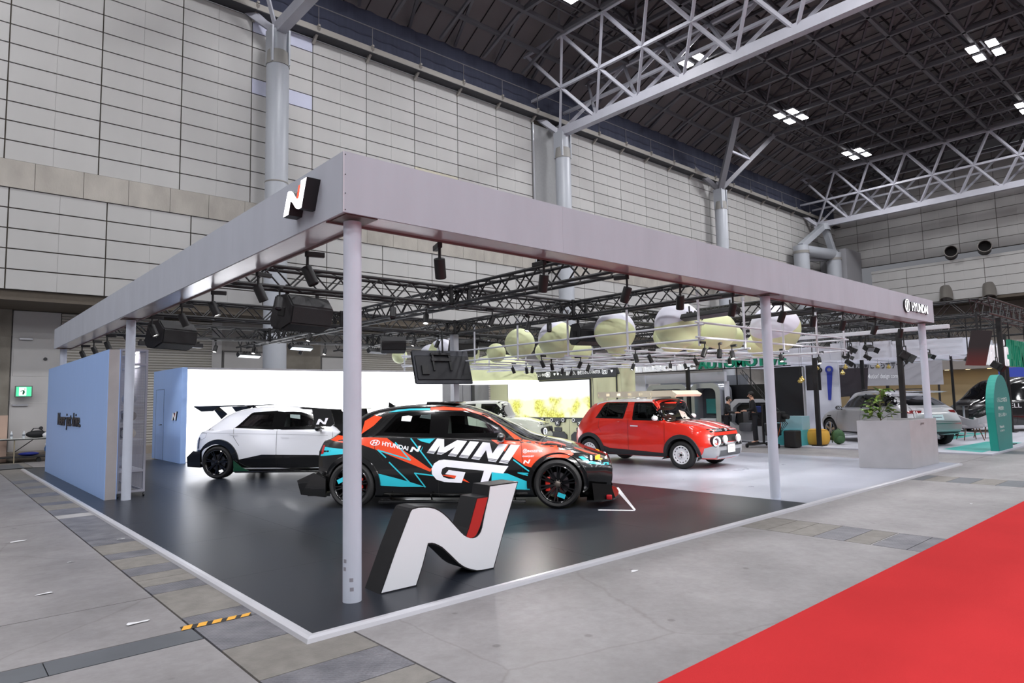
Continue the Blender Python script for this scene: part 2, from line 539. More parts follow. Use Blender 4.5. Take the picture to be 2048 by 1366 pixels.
# lower field 4.90 -> 7.83 under the concrete band
lowp = panel_wall('wall_back_lower', -0.38-2.42*4, 27, 2.42, 4.90, 5, 0.586, lambda i, j: 3 <= i <= 24, MW)
BAND = mat('exposed_concrete_band', (168, 163, 155), 0.85, noise=0.16, nscale=1.6, bump=0.4, bscale=25, stretch=(1, 1, 0.5))
cb = struct(MB().box(-13, 57, YW, YW+0.4, 7.83, 8.63).build('trim_1', mat('panel_gap', (84,78,70), 0.85)))
xx = -13.0
k = 0
while xx < 57:
    w_ = 1.2
    MB().box(xx+0.006, xx+w_-0.006, YW-0.04, YW, 7.83, 8.63).build('concrete_panel', BAND, cb); xx += w_; k += 1
# tall grey recess panel
gp = struct(MB().box(X0+14*2.305+0.05, X0+15*2.305-0.05, YW-0.04, YW+0.1, 8.2, 15.25).build('trim_2', mat('recess_grey', (150,151,152), 0.6, noise=0.04)))
for xe in (X0+14*2.305+0.03, X0+15*2.305-0.07):
    MB().box(xe, xe+0.05, YW-0.10, YW-0.03, 8.2, 15.3).build('edge_rail', ALU, gp)
# gutter / cable tray along the top of the wall with brackets
tr = thing('wall_cable_tray', 'long dark cable tray on brackets along the top of the panel wall', 'cable tray', (0, YW, 15.53))
TRM = mat('tray_steel', (92, 88, 84), 0.6); TRD = mat('tray_inside', (56,56,60), 0.7)
MB().box(-12, 56, -0.5, -0.44, 0.02, 0.26).build('outer_lip', mat('tray_lip', (150,146,140), 0.6), tr)
MB().box(-12, 56, -0.5, 0.0, 0.0, 0.03).build('tray_floor', TRD, tr)
MB().box(-12, 56, -0.04, 0.0, 0.0, 0.3).build('inner_lip', TRM, tr)
for i in range(30):
    x = X0 + i*2.305
    MB().bar((x,-0.55,0.22),(x,-0.02,-0.2),0.10,0.12).bar((x,-0.58,0.28),(x,0,0.28),0.08).build('bracket', mat('tray_lip', (150,146,140), 0.6), tr)
    for k in (1, 2):
        MB().bar((x+k*0.77,-0.5,0.03),(x+k*0.77,0.0,0.28),0.04).build('cross_rib', mat('tray_lip', (150,146,140), 0.6), tr)
# dark blue-grey upper band (acoustic curtain) and the handrail in front
CURT = mat('blue_grey_curtain', (62, 66, 84), 0.9, noise=0.12, nscale=2, stretch=(3, 1, 0.3))
cv = MB(); n_ = 240
pts = [(-12 + 68*i/n_, YW-0.02 + 0.05*math.sin(i*1.9), 0) for i in range(n_+1)]
vs = [(p[0], p[1], 15.6) for p in pts] + [(p[0], p[1]+0.05, 17.6) for p in pts]
cv.add(vs, [(i, i+1, n_+2+i, n_+1+i) for i in range(n_)])
struct(cv.build('trim_3', CURT, smooth=True))
hr = thing('wall_handrail', 'thin grey handrail running above the cable tray on the panel wall', 'handrail', (0, YW-0.5, 15.6))
RLM = mat('rail_dim', (112,110,112), 0.6)
MB().tube((-12,0,1.0),(56,0,1.0),0.02,6).build('top_rail', RLM, hr)
mb = MB()
for i in range(30): mb.tube((X0+i*2.305,0,0),(X0+i*2.305,0,1.0),0.014,6)
stuff(mb.build('rail_post', RLM, hr))

# ---------------------------------------------------------------- recessed ground storey behind the panel wall
YB = 21.4
SHUT = mat('shutter_slat_grey', (208, 204, 196), 0.55)
DOORM = mat('door_grey', (212, 210, 208), 0.55, noise=0.03, nscale=2)
CONCD = mat('concrete_pier', (150, 144, 133), 0.85, noise=0.2, nscale=1.5, bump=0.4, bscale=20)
struct(MB().box(-13, 57, YW+0.1, YB+0.3, 4.62, 4.9).build('trim_4', mat('soffit_brown', (92,84,74), 0.8, noise=0.08)))
wb_ = struct(MB().box(-13, 57, YB+0.05, YB+0.3, FZ, 4.65).build('wall_recess', mat('recess_wall', (186,183,179), 0.7, noise=0.06)))
MB().box(-13, 0.0, YB-0.10, YB+0.05, FZ, 4.65).build('pier', CONCD, wb_)
MB().box(-13, 57, YB-0.85, YB+0.05, FZ, 0.22).build('kerb', mat('kerb_concrete', (150,140,128), 0.8, noise=0.12, nscale=3), wb_)
def shutter(n, x0, x1, z0=0.0, z1=4.6):
    o = MB().box(x0, x1, YB-0.01, YB+0.05, z0, z1).build('trim_%d' % n, mat('shutter_back', (96,92,86), 0.7)); struct(o)
    me_b = MB(); pitch = 0.092; k = 0; z = z0
    me_b.add([(x0,YB-0.055,0.028),(x1,YB-0.055,0.028),(x1,YB-0.055,0.07),(x0,YB-0.055,0.07),(x0,YB-0.01,0.0),(x1,YB-0.01,0.0),(x1,YB-0.01,0.088),(x0,YB-0.01,0.088)],
             [(0,1,2,3),(4,5,1,0),(3,2,6,7),(0,3,7,4),(1,5,6,2)])
    me = bpy.data.meshes.new('slat'); me.from_pydata(me_b.v, [], me_b.f); me.materials.append(SHUT)
    while z < z1-0.05:
        s = bpy.data.objects.new('slat', me); COL.objects.link(s); s.parent = o; s.location = (0,0,z); z += pitch
    return o
shutter(5, 1.30, 5.95); shutter(6, 12.1, 16.4); shutter(7, 17.0, 21.4)
# flush door panels with frames
def plain_door(n, x0, x1, z0, z1, knob=True, label=None):
    o = MB().box(x0-0.06, x1+0.06, YB-0.03, YB+0.06, z0-0.02, z1+0.06).build('door_%d' % n, mat('door_frame_dark', (112,110,108), 0.6)); struct(o)
    MB().cbox(x0, x1, YB-0.06, YB-0.02, z0, z1, 0.008).build('door_leaf', DOORM, o)
    if knob:
        MB().lathe([(0.0,0.05),(0.05,0.05),(0.055,0.0)], 16, frame_m((x1-0.12, YB-0.06, (z0+z1)/2-0.05), (1,0,0), (0,0,1))).build('door_knob', mat('knob_dark',(70,70,72),0.4,0.6), o, True)
    return o
MB().box(0.04, 1.28, YB-0.05, YB+0.05, 0.2, 4.6).build('pilaster', DOORM, wb_)
plain_door(1, 0.08, 1.02, 2.55, 3.75)
MB().cbox(0.2,0.55,YB-0.16,YB-0.05,3.68,3.75,0.01).build('door_closer', ALU, bpy.data.objects['door_1'])
plain_door(2, 0.06, 0.98, 0.22, 1.72)
MB().cbox(0.1,0.5,YB-0.13,YB-0.06,1.62,1.68,0.01).build('door_closer', ALU, bpy.data.objects['door_2'])
plain_door(3, 6.4, 8.6, 2.2, 3.5); plain_door(4, 10.3, 12.0, 0.2, 3.4, False)
MB().box(8.7, 10.2, YB-0.12, YB+0.05, FZ, 4.6).build('pier', CONCD, wb_)
MB().box(5.95, 6.3, YB-0.08, YB+0.05, FZ, 4.6).build('pilaster', DOORM, wb_)
MB().box(16.45, 16.95, YB-0.08, YB+0.05, FZ, 4.6).build('pilaster', DOORM, wb_)
# emergency exit sign, lit green
es = thing('exit_sign', 'lit green emergency exit light box on the wall above the grey door', 'sign', (0.33, YB-0.42, 2.06))
MB().cbox(-0.2,0.24,0.02,0.12,-0.17,0.18,0.012).build('sign_case', mat('sign_case',(120,124,122),0.5), es)
gl = mat('exit_green_lit', (40,190,130), 0.4, emit=(96,232,170), estr=1.0)
MB().box(-0.17,0.21,0.0,0.022,-0.14,0.15).build('green_face', gl, es)
wl = mat('exit_white_lit', (255,255,255), 0.4, emit=(240,255,248), estr=1.3)
MB().box(-0.10,0.08,-0.006,0.002,-0.12,0.13).build('door_symbol', wl, es)
rm_ = MB(); yq = -0.012
for poly in ([(-0.02,-0.09),(0.02,-0.09),(0.05,-0.02),(0.03,0.05),(-0.01,0.04),(-0.01,-0.02)],[(0.03,0.065),(0.055,0.065),(0.055,0.095),(0.03,0.095)],[(-0.06,0.0),(-0.01,0.02),(0.0,0.05),(-0.07,0.02)]):
    rm_.prism(poly, lambda u,v: (u, yq+0.006, v), lambda u,v: (u, yq, v))
rm_.build('running_figure', mat('exit_dark_green',(20,120,80),0.5), es)

# ---------------------------------------------------------------- wall columns
COLM = mat('column_paint', (168, 172, 179), 0.4, noise=0.03, nscale=1)
COLL = mat('column_collar', (140, 138, 134), 0.55)
XC = (6.95, 21.45, 36.1)
def column(x, label):
    t = thing('wall_column', label, 'column', (x, 17.95, FZ), 0, 'round columns in front of the panel wall')
    MB().lathe([(0.385,0),(0.385,13.45),(0.38,13.46),(0.0,13.46)], 40).build('shaft', COLM, t, True)
    MB().lathe([(0.385,9.2),(0.392,9.21),(0.392,9.25),(0.385,9.26)], 40).build('seam_ring', COLL, t, True)
    MB().lathe([(0.40,13.46),(0.36,13.98),(0.34,13.98)], 40).build('collar', COLL, t, True)
    MB().lathe([(0.31,13.9),(0.31,14.75),(0.0,14.75)], 32).build('head', COLM, t, True)
    for sx in (-1, 1):
        MB().box(sx*0.30-0.03, sx*0.30+0.03, -0.3, 0.3, 13.5, 14.8).build('fin_plate', COLM, t)
    return t
column(XC[0], 'round grey column nearest the stand, behind the lit letter emblem')
column(XC[1], 'round grey column carrying the big white roof truss')
column(XC[2], 'round grey column with a tree of struts below the roof')
# ---------------------------------------------------------------- roof trusses (V section, triangulated faces)
TRU = mat('truss_paint', (176, 177, 186), 0.45, noise=0.04, nscale=2)
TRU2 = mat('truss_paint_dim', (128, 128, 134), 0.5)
NP = 2.42
def roof_truss(x, label, full=True):
    t = thing('roof_truss', label, 'truss', (x, 0, 14.8), 0, 'white roof trusses on the wall columns')
    ys = [18.1 - NP*k for k in range(0, 14)]
    MB().bar((0, 18.3, 0), (0, -14.5, 0), 0.34, 0.42).build('bottom_chord', TRU, t)
    rows = [(0.0, 0.0, 0), (1.12, 1.6, 1), (2.24, 3.3, 0)]
    def node(sd, r, k):
        dx, dz, off = rows[r]
        return (sd*dx, 18.1 - NP*k - (NP/2 if off else 0), dz)
    for sd in ((-1, 1) if full else (-1,)):
        for r in (1, 2):
            a = node(sd, r, -2 if r == 2 else -1); b = node(sd, r, 13)
            MB().bar(a, b, 0.14, 0.14).build('chord', TRU, t)
        for k in range(0, 13):
            for r in (0, 1):
                n0 = node(sd, r, k)
                off = rows[r][2]
                for dk in ((-1, 0) if not off else (0, 1)):
                    n1 = node(sd, r+1, k+dk)
                    MB().bar(n0, n1, 0.115, 0.14).build('strut', TRU, t)
        MB().bar(node(sd,0,0), (sd*2.3, 20.6, 2.6), 0.24, 0.24).build('wall_strut', TRU, t)
    return t
roof_truss(21.45, 'big white lattice roof truss crossing the top of the view')
roof_truss(50.75, 'far white lattice roof truss above the end wall of the hall')
roof_truss(6.95, 'roof truss whose struts meet the column behind the lit letter emblem', False)
# tree of struts on the middle column
ts = thing('strut_tree', 'grey struts spreading from the top of the middle round column', 'strut', (36.1, 17.95, 14.7))
for p, w_ in (((-2.3,-2.7,3.45),0.34),((2.3,-2.7,3.45),0.26),((-2.3,1.9,2.7),0.26),((2.3,1.9,2.7),0.26)):
    MB().bar((0,0,0), p, w_).build('strut', TRU2, ts)
MB().bar((1.3,-1.5,1.95),(1.3,-0.4,3.4),0.14).build('brace', TRU, ts)
MB().bar((-1.3,-1.5,1.95),(1.3,-1.5,1.95),0.12).build('brace', TRU, ts)
# ---------------------------------------------------------------- space frame under the deck
SFM = mat('space_frame_paint', (88, 87, 92), 0.55)
sf = struct(MB().bar((-10, 15.4, 18.15), (56, 15.4, 18.15), 0.17, 0.2).build('ceiling_space_frame', SFM))
PX = 14.5/6; gx = [21.45 - PX*k for k in range(-14, 14)]; gy = [15.68 - NP*k for k in range(0, 13)]
ZL, ZU = 18.15, 19.95
for y in gy[1:]:
    MB().bar((gx[-1], y, ZL), (gx[0], y, ZL), 0.15, 0.18).build('chord', SFM, sf)
for x in gx:
    MB().bar((x, 15.68, ZL), (x, gy[-1], ZL), 0.15, 0.18).build('chord', SFM, sf)
web = MB(); upc = MB()
for i, x in enumerate(gx[:-1]):
    for j, y in enumerate(gy[:-1]):
        c = (x - PX/2, y - NP/2, ZU)
        for q in ((x,y),(x-PX,y),(x,y-NP),(x-PX,y-NP)):
            web.bar((q[0], q[1], ZL), c, 0.10)
        if j < len(gy)-2: upc.bar(c, (c[0], c[1]-NP, ZU), 0.12)
        if i < len(gx)-2: upc.bar(c, (c[0]-PX, c[1], ZU), 0.12)
stuff(web.build('web_strut', SFM, sf)); stuff(upc.build('upper_chord', SFM, sf))
# eaves: slanting chord and struts down to the wall head
for k in range(-14, 14):
    x = 21.45 - PX*k
    MB().bar((x, 15.68, ZL), (x+PX*0.5, 18.75, 17.55), 0.12).build('eave_strut', SFM, sf)
    MB().bar((x, 15.68, ZL), (x, 18.2, 17.2), 0.12).build('eave_strut', SFM, sf)
MB().bar((-10, 17.0, 17.75), (56, 17.0, 17.75), 0.16).build('chord', SFM, sf)
# catwalk strips
for yv in (14.3, 4.6):
    mb = MB(); 
    for dy in (0, 0.45): mb.bar((-10, yv+dy, 18.5), (56, yv+dy, 18.5), 0.07)
    for i in range(110): mb.bar((-10+0.6*i, yv, 18.5), (-10+0.6*i, yv+0.45, 18.5), 0.04)
    stuff(mb.build('catwalk_ladder', SFM, sf))
# ---------------------------------------------------------------- roof deck
DECK = mat('roof_deck_dark', (116, 111, 112), 0.85, noise=0.08, nscale=0.4)
ce = MB()
ce.add([(-24,19.2,17.5),(60,19.2,17.5),(60,14.0,20.4),(-24,14.0,20.4)], [(0,1,2,3)])
ce.add([(-24,14.0,20.4),(60,14.0,20.4),(60,-30,20.9),(-24,-30,20.9)], [(0,1,2,3)])
ce = struct(ce.build('ceiling', DECK))
pl = MB()
SEAM = mat('deck_seam', (30,29,31), 0.9)
for k in range(70):
    x = -12 + k*1.0
    pl.bar((x+0.0, 19.15, 17.5), (x+0.0, 14.0, 20.36), 0.03, 0.03)
    pl.bar((x, 14.0, 20.36), (x, -14, 20.68), 0.03, 0.03)
for y in range(-13, 14, 2): pl.bar((-12, y, 20.36-(y-14)*0.0113), (57, y, 20.36-(y-14)*0.0113), 0.06, 0.08)
stuff(pl.build('purlin', SEAM, ce))

# ---------------------------------------------------------------- far end wall
XE = 56.0
ME = frame_m((XE, 0, 0), (0,-1,0), (1,0,0))   # local x runs toward -y, local y points into the wall
ME = Matrix(((0,1,0,XE),(-1,0,0,0),(0,0,1,0),(0,0,0,1)))
PANE = panel_mat('wall_panel_end', (186,180,172), 0.1)
ew = panel_wall('wall_end', -19.5, 22, 2.4, 11.8, 10, 0.72, lambda i, j: i <= 11, ME)
ew2 = panel_wall('wall_end_lower', -16.0, 19, 2.55, 8.25, 4, 0.70, lambda i, j: i <= 12, ME.copy() if False else Matrix.Translation((-0.6,0,0)) @ ME)
struct(MB().box(XE-0.7, XE, -30, 16, 11.05, 11.25).build('trim_8', PAN))
struct(MB().box(XE+2.0, XE+2.3, -30, 20, FZ, 8.4).build('wall_end_recess', mat('end_recess', (136,128,120), 0.75, noise=0.06)))
struct(MB().box(XE-0.6, XE+2.2, -30, 20, 8.05, 8.25).build('trim_9', mat('soffit_brown', (92,84,74), 0.8)))
DUCT = mat('duct_steel', (128,124,118), 0.45, 0.5); DIN = mat('duct_inside', (20,18,18), 0.8)
def duct(y, z, down, label):
    t = thing('duct_outlet', label, 'duct', (XE-0.65, y, z), 0)
    d = Vector((-1, -0.25, 0.1)) if not down else Vector((-0.55, -0.1, -0.84))
    d.normalize()
    a = Vector((0.25,0,0.0)); 
    M = d.to_track_quat('Z','Y').to_matrix().to_4x4()
    M.translation = a
    ln = 1.05 if not down else 1.2
    MB().lathe([(0.42,0.0),(0.42,ln),(0.38,ln),(0.38,ln-0.5)], 24, M).build('duct_pipe', DUCT if down else mat('duct_dark',(64,58,56),0.5,0.3), t, True)
    MB().lathe([(0.0,ln-0.5),(0.385,ln-0.5)], 24, M).build('duct_mouth', DIN, t)
    MB().lathe([(0.44,ln-0.06),(0.44,ln+0.01),(0.41,ln+0.01)], 24, M).build('rim_ring', DUCT, t, True)
duct(10.4, 11.7, False, 'upper dark duct end, first of two side by side on the far wall')
duct(8.3, 11.7, False, 'upper dark duct end, second of two side by side on the far wall')
duct(2.4, 11.9, False, 'upper dark duct end alone near the right edge of the far wall')
duct(10.9, 9.2, True, 'down-turned grey duct half hidden above the end of the fascia')
duct(8.2, 9.05, True, 'down-turned grey duct in the middle of the far wall')
duct(1.9, 9.0, True, 'down-turned grey duct near the right edge of the far wall')
# corner bearing frame
cf = thing('bearing_frame', 'heavy grey corner frame of twin columns and sloping legs under the far truss', 'frame', (50.75, 17.3, 0))
for dx, dy in ((-3.6, 0.6), (1.2, 0.2)):
    MB().lathe([(0.55,FZ),(0.55,12.6),(0.0,12.6)], 28, Matrix.Translation((dx,dy,0))).build('stub_column', COLM, cf, True)
    MB().lathe([(0.58,12.0),(0.58,12.2)], 28, Matrix.Translation((dx,dy,0))).build('seam_ring', COLL, cf, True)
    MB().bar((dx,dy,12.6),(0,0.3,14.7),0.42).build('leg', COLM, cf)
MB().tube((-3.6,0.6,12.3),(1.2,0.2,12.5),0.42,20).build('cross_beam', COLM, cf, True)
MB().bar((-3.4,0.9,11.6),(1.0,0.6,12.2),0.3).build('brace', TRU2, cf)
MB().lathe([(0.45,14.3),(0.45,14.8),(0.0,14.8)], 20, Matrix.Translation((0,0.3,0))).build('bearing_pad', COLM, cf, True)
eb = MB().box(52.6, 55.6, 16.8, 18.85, 6.0, 13.0).build('trim_10', mat('plant_room_grey', (150,150,154), 0.6)); struct(eb)
for k in range(1, 4): MB().box(52.55, 52.62, 16.8+k*0.5, 16.83+k*0.5, 6.0, 13.0).build('panel_seam', mat('seam_grey',(110,110,114),0.7), eb)
# ================================================================ THE STAND
# ---- raised floor
BFL = mat('black_vinyl_floor', (34, 38, 46), 0.32, noise=0.06, nscale=0.5, spec=0.28)
GFL = mat('pale_grey_floor', (158, 161, 173), 0.33, noise=0.05, nscale=0.9, rvar=0.06)
sfl = struct(MB().box(0.02, 14.37, 0.02, 17.0, FZ, -0.004).build('floor_stand', JOINT))
for i in range(5):
    for j in range(9):
        x0 = 0.04 + i*1.462; y0 = 0.04 + j*1.88
        MB().box(x0+0.001, x0+1.461, y0+0.001, y0+1.879, -0.004, 0.0).build('vinyl_sheet', BFL, sfl)
for i in range(4):
    for j in range(9):
        x0 = 7.351 + i*1.752; y0 = 0.04 + j*1.88
        MB().box(x0+0.001, x0+1.751, y0+0.001, y0+1.879, -0.004, 0.0).build('vinyl_sheet', GFL, sfl)
EDG = mat('aluminium_edge', (214, 214, 220), 0.32, 0.35)
for p0, p1, n0 in (((0,0),(14.38,0),(0,1)), ((0,0),(0,17.0),(1,0))):
    mb = MB(); w = 0.055
    a = Vector((p0[0], p0[1], 0)); b = Vector((p1[0], p1[1], 0)); n = Vector((n0[0], n0[1], 0))
    d = (b-a).normalized()
    prof = [(-0.012, FZ), (w, FZ), (w, 0.003), (0.02, 0.003), (-0.004, -0.008)]
    vs = [a + n*u + d*(u if True else 0) + Vector((0,0,z)) for u, z in prof] + [b + n*u + Vector((0,0,z)) for u, z in prof]
    m_ = len(prof)
    mb.add(vs, [(i, (i+1) % m_, m_+(i+1) % m_, m_+i) for i in range(m_)] + [tuple(range(m_))[::-1], tuple(range(m_, 2*m_))])
    mb.build('edge_strip', EDG, sfl)
MB().box(14.34, 14.385, 0, 17, FZ, 0.003).build('edge_strip', EDG, sfl)
# painted parking corner in front of the wrapped hatchback
MARK = mat('white_floor_tape', (238, 240, 246), 0.4)
pm = thing('floor_marking', 'white corner marking on the black floor before the wrapped hatchback', 'marking', (0,0,0))
MB().add([(4.97,1.83,0.0015),(5.26,1.44,0.0015),(5.31,1.50,0.0015),(5.02,1.88,0.0015)], [(0,1,2,3)]).build('tape_line', MARK, pm)
MB().add([(5.26,1.44,0.0016),(5.36,1.50,0.0016),(6.95,3.10,0.0016),(6.83,3.10,0.0016)], [(0,1,2,3)]).build('tape_line', MARK, pm)

# ---- canopy: two beams on posts
FAS = mat('fascia_laminate', (180, 184, 194), 0.6, noise=0.05, nscale=3, stretch=(1, 1, 0.25))
FAS.node_tree.nodes['Principled BSDF'].inputs['Specular IOR Level'].default_value = 0.25
SOF = mat('soffit_satin_laminate', (196, 192, 196), 0.22, 0.15, noise=0.03, nscale=2)
INN = mat('inner_board', (120, 96, 96), 0.6)
POST = mat('post_lavender_grey', (204, 210, 224), 0.5, noise=0.03, nscale=4)
can = thing('canopy', 'L-shaped grey laminate canopy beam on five round posts around the stand', 'canopy', (0.42, 0.335, 0))
ox, oy = 0.42, 0.335
def cb_(x0,x1,y0,y1,z0,z1,name,m):
    return MB().box(x0-ox,x1-ox,y0-oy,y1-oy,z0,z1).build(name, m, can)
Z0, Z1 = 3.0, 3.485
XR, YL = 14.45, 15.55
# fascia boards, right beam: butt jointed lengths
xs = [0.42, 2.86, 5.30, 7.74, 10.18, 12.62, XR]
for a, b in zip(xs[:-1], xs[1:]): cb_(a+0.0006, b-0.0006, 0.335, 0.353, Z0, Z1, 'fascia_board', FAS)
ys = [0.355, 2.8, 5.24, 7.68, 10.12, 12.56, YL]
for a, b in zip(ys[:-1], ys[1:]): cb_(0.42, 0.438, a+0.0006, b-0.0006, Z0, Z1, 'fascia_board', FAS)
cb_(XR-0.018, XR, 0.355, 0.675, Z0, Z1, 'end_board', FAS)
cb_(0.44, 0.76, YL-0.018, YL, Z0, Z1, 'end_board', FAS)
cb_(0.44, XR-0.02, 0.657, 0.675, Z0-0.012, Z1, 'inner_board', INN)
cb_(0.742, 0.76, 0.675, YL-0.02, Z0-0.012, Z1, 'inner_board', INN)
cb_(0.44, XR-0.02, 0.355, 0.655, Z0+0.006, Z0+0.02, 'soffit', SOF)
cb_(0.44, 0.74, 0.675, YL-0.02, Z0+0.006, Z0+0.02, 'soffit', SOF)
cb_(0.44, XR-0.02, 0.355, 0.655, Z1-0.02, Z1-0.004, 'top_board', FAS)
cb_(0.44, 0.74, 0.675, YL-0.02, Z1-0.02, Z1-0.004, 'top_board', FAS)
cb_(0.416, 0.424, 0.331, 0.339, Z0, Z1, 'corner_trim', mat('corner_trim', (205,202,210), 0.4))
SCR = mat('screw_head', (70,68,70), 0.4, 0.6)
for z in (3.02, 3.15, 3.30, 3.46):
    MB().lathe([(0.0,0.003),(0.005,0.003),(0.005,0.0)], 8, frame_m((0.435-ox,0.335-oy,z),(1,0,0),(0,0,1))).build('screw', SCR, can)
PP = ((0.60,0.53),(7.43,0.56),(14.27,0.53),(0.62,8.30),(0.60,15.35))
for px, py in PP:
    MB().lathe([(0.072,0.0),(0.072,2.985),(0.0,2.985)], 36, Matrix.Translation((px-ox,py-oy,0))).build('post', POST, can, True)
    cb_(px-0.14, px+0.14, max(py-0.16,0.36), py+0.11, Z0-0.004, Z0+0.008, 'post_plate', mat('post_plate_brown', (92,70,66), 0.5))
TAPEM = mat('scuff_label', (150,148,158), 0.6)
for z, a in ((0.09,-2.1),(0.16,-2.15),(0.3,-2.9),(0.24,-2.95)):
    M = Matrix.Translation((0.60-ox,0.53-oy,z)) @ Matrix.Rotation(a, 4, 'Z')
    mb = MB(); mb.add([(M @ Vector((0.0726*math.cos(t), 0.0726*math.sin(t), h)))[:] for t in (-0.2,0.0,0.2) for h in (0,0.028)], [(0,2,3,1),(2,4,5,3)])
    mb.build('scuff_sticker', TAPEM, can)

# ---- the italic letter emblem (outline measured once, used at several sizes)
EMB = [(0,0),(0.138,0.315),(0.276,0.602),(0.292,0.618),(0.35,0.625),(0.411,0.62),(0.46,0.612),(0.508,0.598),(0.555,0.574),(0.598,0.543),(0.645,0.502),(0.689,0.456),
       (0.781,0.361),(0.815,0.331),(0.847,0.312),(0.88,0.298),(0.915,0.292),(0.942,0.293),(0.964,0.30),(0.986,0.315),(1.004,0.336),(1.02,0.37),(1.05,0.48),(1.100,0.633),(1.112,0.70),(1.117,0.727),
       (1.441,0.729),(1.281,0.357),(1.138,0.0),(1.007,0.003),(0.95,0.010),(0.9,0.026),(0.85,0.046),(0.805,0.07),(0.758,0.105),(0.712,0.149),(0.665,0.195),(0.621,0.236),(0.585,0.268),(0.549,0.29),(0.515,0.308),(0.478,0.32),(0.439,0.323),(0.38,0.147),(0.319,0.001)]
EMR = [(0.970,0.632),(1.088,0.633),(1.05,0.53),(1.016,0.44),(0.99,0.38),(0.964,0.338),(0.945,0.315),(0.924,0.303),(0.90,0.299),(0.876,0.300),(0.858,0.308),(0.843,0.32),(0.875,0.385),(0.908,0.47)]
def offs(poly, d):
    """outline grown outward by d"""
    n = len(poly); out = []
    A = sum(poly[i][0]*poly[(i+1) % n][1]-poly[(i+1) % n][0]*poly[i][1] for i in range(n))
    sgn = 1 if A > 0 else -1
    for i in range(n):
        p0 = Vector(poly[i-1]); p = Vector(poly[i]); p1 = Vector(poly[(i+1) % n])
        e0 = (p-p0).normalized(); e1 = (p1-p).normalized()
        n0 = Vector((e0.y, -e0.x))*sgn; n1 = Vector((e1.y, -e1.x))*sgn
        m = n0+n1
        if m.length < 1e-6: m = n0
        m.normalize(); k = d/max(0.5, m.dot(n0))
        q = p+m*k; out.append((q.x, q.y))
    return out
EBLK = mat('emblem_black_body', (26, 26, 29), 0.45)
EWHT = mat('emblem_white_face', (246, 248, 252), 0.45)
ERED = mat('emblem_red_face', (196, 40, 34), 0.45)
def emblem(root, M, s, depth, wm=EWHT, rm=ERED, bm_=EBLK, names=('block_body','white_face','red_body','red_face')):
    """emblem in the local XY plane of M; local z points toward the viewer"""
    bd = 0.012*s
    P = lambda z: (lambda u, v: (M @ Vector((u*s, v*s, z)))[:])
    MB().prism(offs(EMB, 0.011), P(-depth), P(0)).build(names[0], bm_, root)
    MB().prism(EMB, P(-0.001), P(0.004)).build(names[1], wm, root)
    MB().prism(offs(EMR, 0.011), P(-depth), P(-0.002)).build(names[2], bm_, root)
    MB().prism(EMR, P(-0.004), P(0.003)).build(names[3], rm, root)
em = thing('letter_sculpture', 'large black block letter with white and red face standing on the black floor', 'sculpture', (0.855, 0.525, 0.009))
emblem(em, frame_m((0,0,0), (1,-0.028,0), (0,0,1)), 1.0, 0.25)
# lit emblem on the left fascia
e2 = thing('lit_letter_sign', 'small lit white letter sign in a black case on the canopy near the corner', 'sign', (0.30, 1.19, 3.125))
LITW = mat('sign_white_lit', (255,255,255), 0.4, emit=(248,248,255), estr=1.8)
LITR = mat('sign_red_lit', (220,60,40), 0.4, emit=(255,90,60), estr=1.2)
emblem(e2, frame_m((0,0,0), (0,-1,0), (0,0,1)), 0.316, 0.118, LITW, LITR)
# lit roundel and lettering at the far end of the right fascia
e3 = thing('lit_name_sign', 'lit white roundel and car maker name at the far end of the canopy', 'sign', (12.6, 0.30, 3.24))
MF = frame_m((0,-0.0,0), (1,0,0), (0,0,1))
def roundel(root, M, rx, rz, m, depth=0.0, name='ring', body=None):
    n = 40
    if body:
        MB().prism([(rx*1.03*math.cos(2*PI*i/n), rz*1.03*math.sin(2*PI*i/n)) for i in range(n)], lambda u,v: (M @ Vector((u,v,-depth)))[:], lambda u,v: (M @ Vector((u,v,0)))[:]).build('case', body, root)
    mb = MB(); vs = []
    for i in range(n):
        t = 2*PI*i/n
        for k in (1.0, 0.86): vs.append((M @ Vector((rx*k*math.cos(t), rz*k*math.sin(t), 0.003)))[:])
    mb.add(vs, [(2*i, 2*((i+1) % n), 2*((i+1) % n)+1, 2*i+1) for i in range(n)])
    # slanted letter inside
    for poly in ([(-0.52,-0.62),(-0.30,-0.75),(0.02,0.66),(-0.2,0.78)], [(-0.02,-0.78),(0.2,-0.66),(0.52,0.62),(0.30,0.75)], [(-0.18,-0.08),(0.1,-0.16),(0.18,0.08),(-0.1,0.16)]):
        mb.add([(M @ Vector((u*rx*0.95, v*rz*0.95, 0.004)))[:] for u, v in poly], [(0,1,2,3)])
    return mb.build(name, m, root)
roundel(e3, MF @ Matrix.Translation((0.13,0,0)), 0.135, 0.13, LITW, 0.05, 'roundel', EBLK)
vs, fs = fit_text('HYUNDAI', 0.98, 0.19, bold=0.02, depth=0.04)
mb = MB(); mb.add([(MF @ Matrix.Translation((0.38,-0.095,-0.02)) @ Vector(v))[:] for v in vs], fs)
mb.build('name_letters', EBLK, e3)
lettering('lit_letters', 'HYUNDAI', 0.97, 0.18, MF @ Matrix.Translation((0.385,-0.09,0.003)), LITW, e3, bold=0.02)

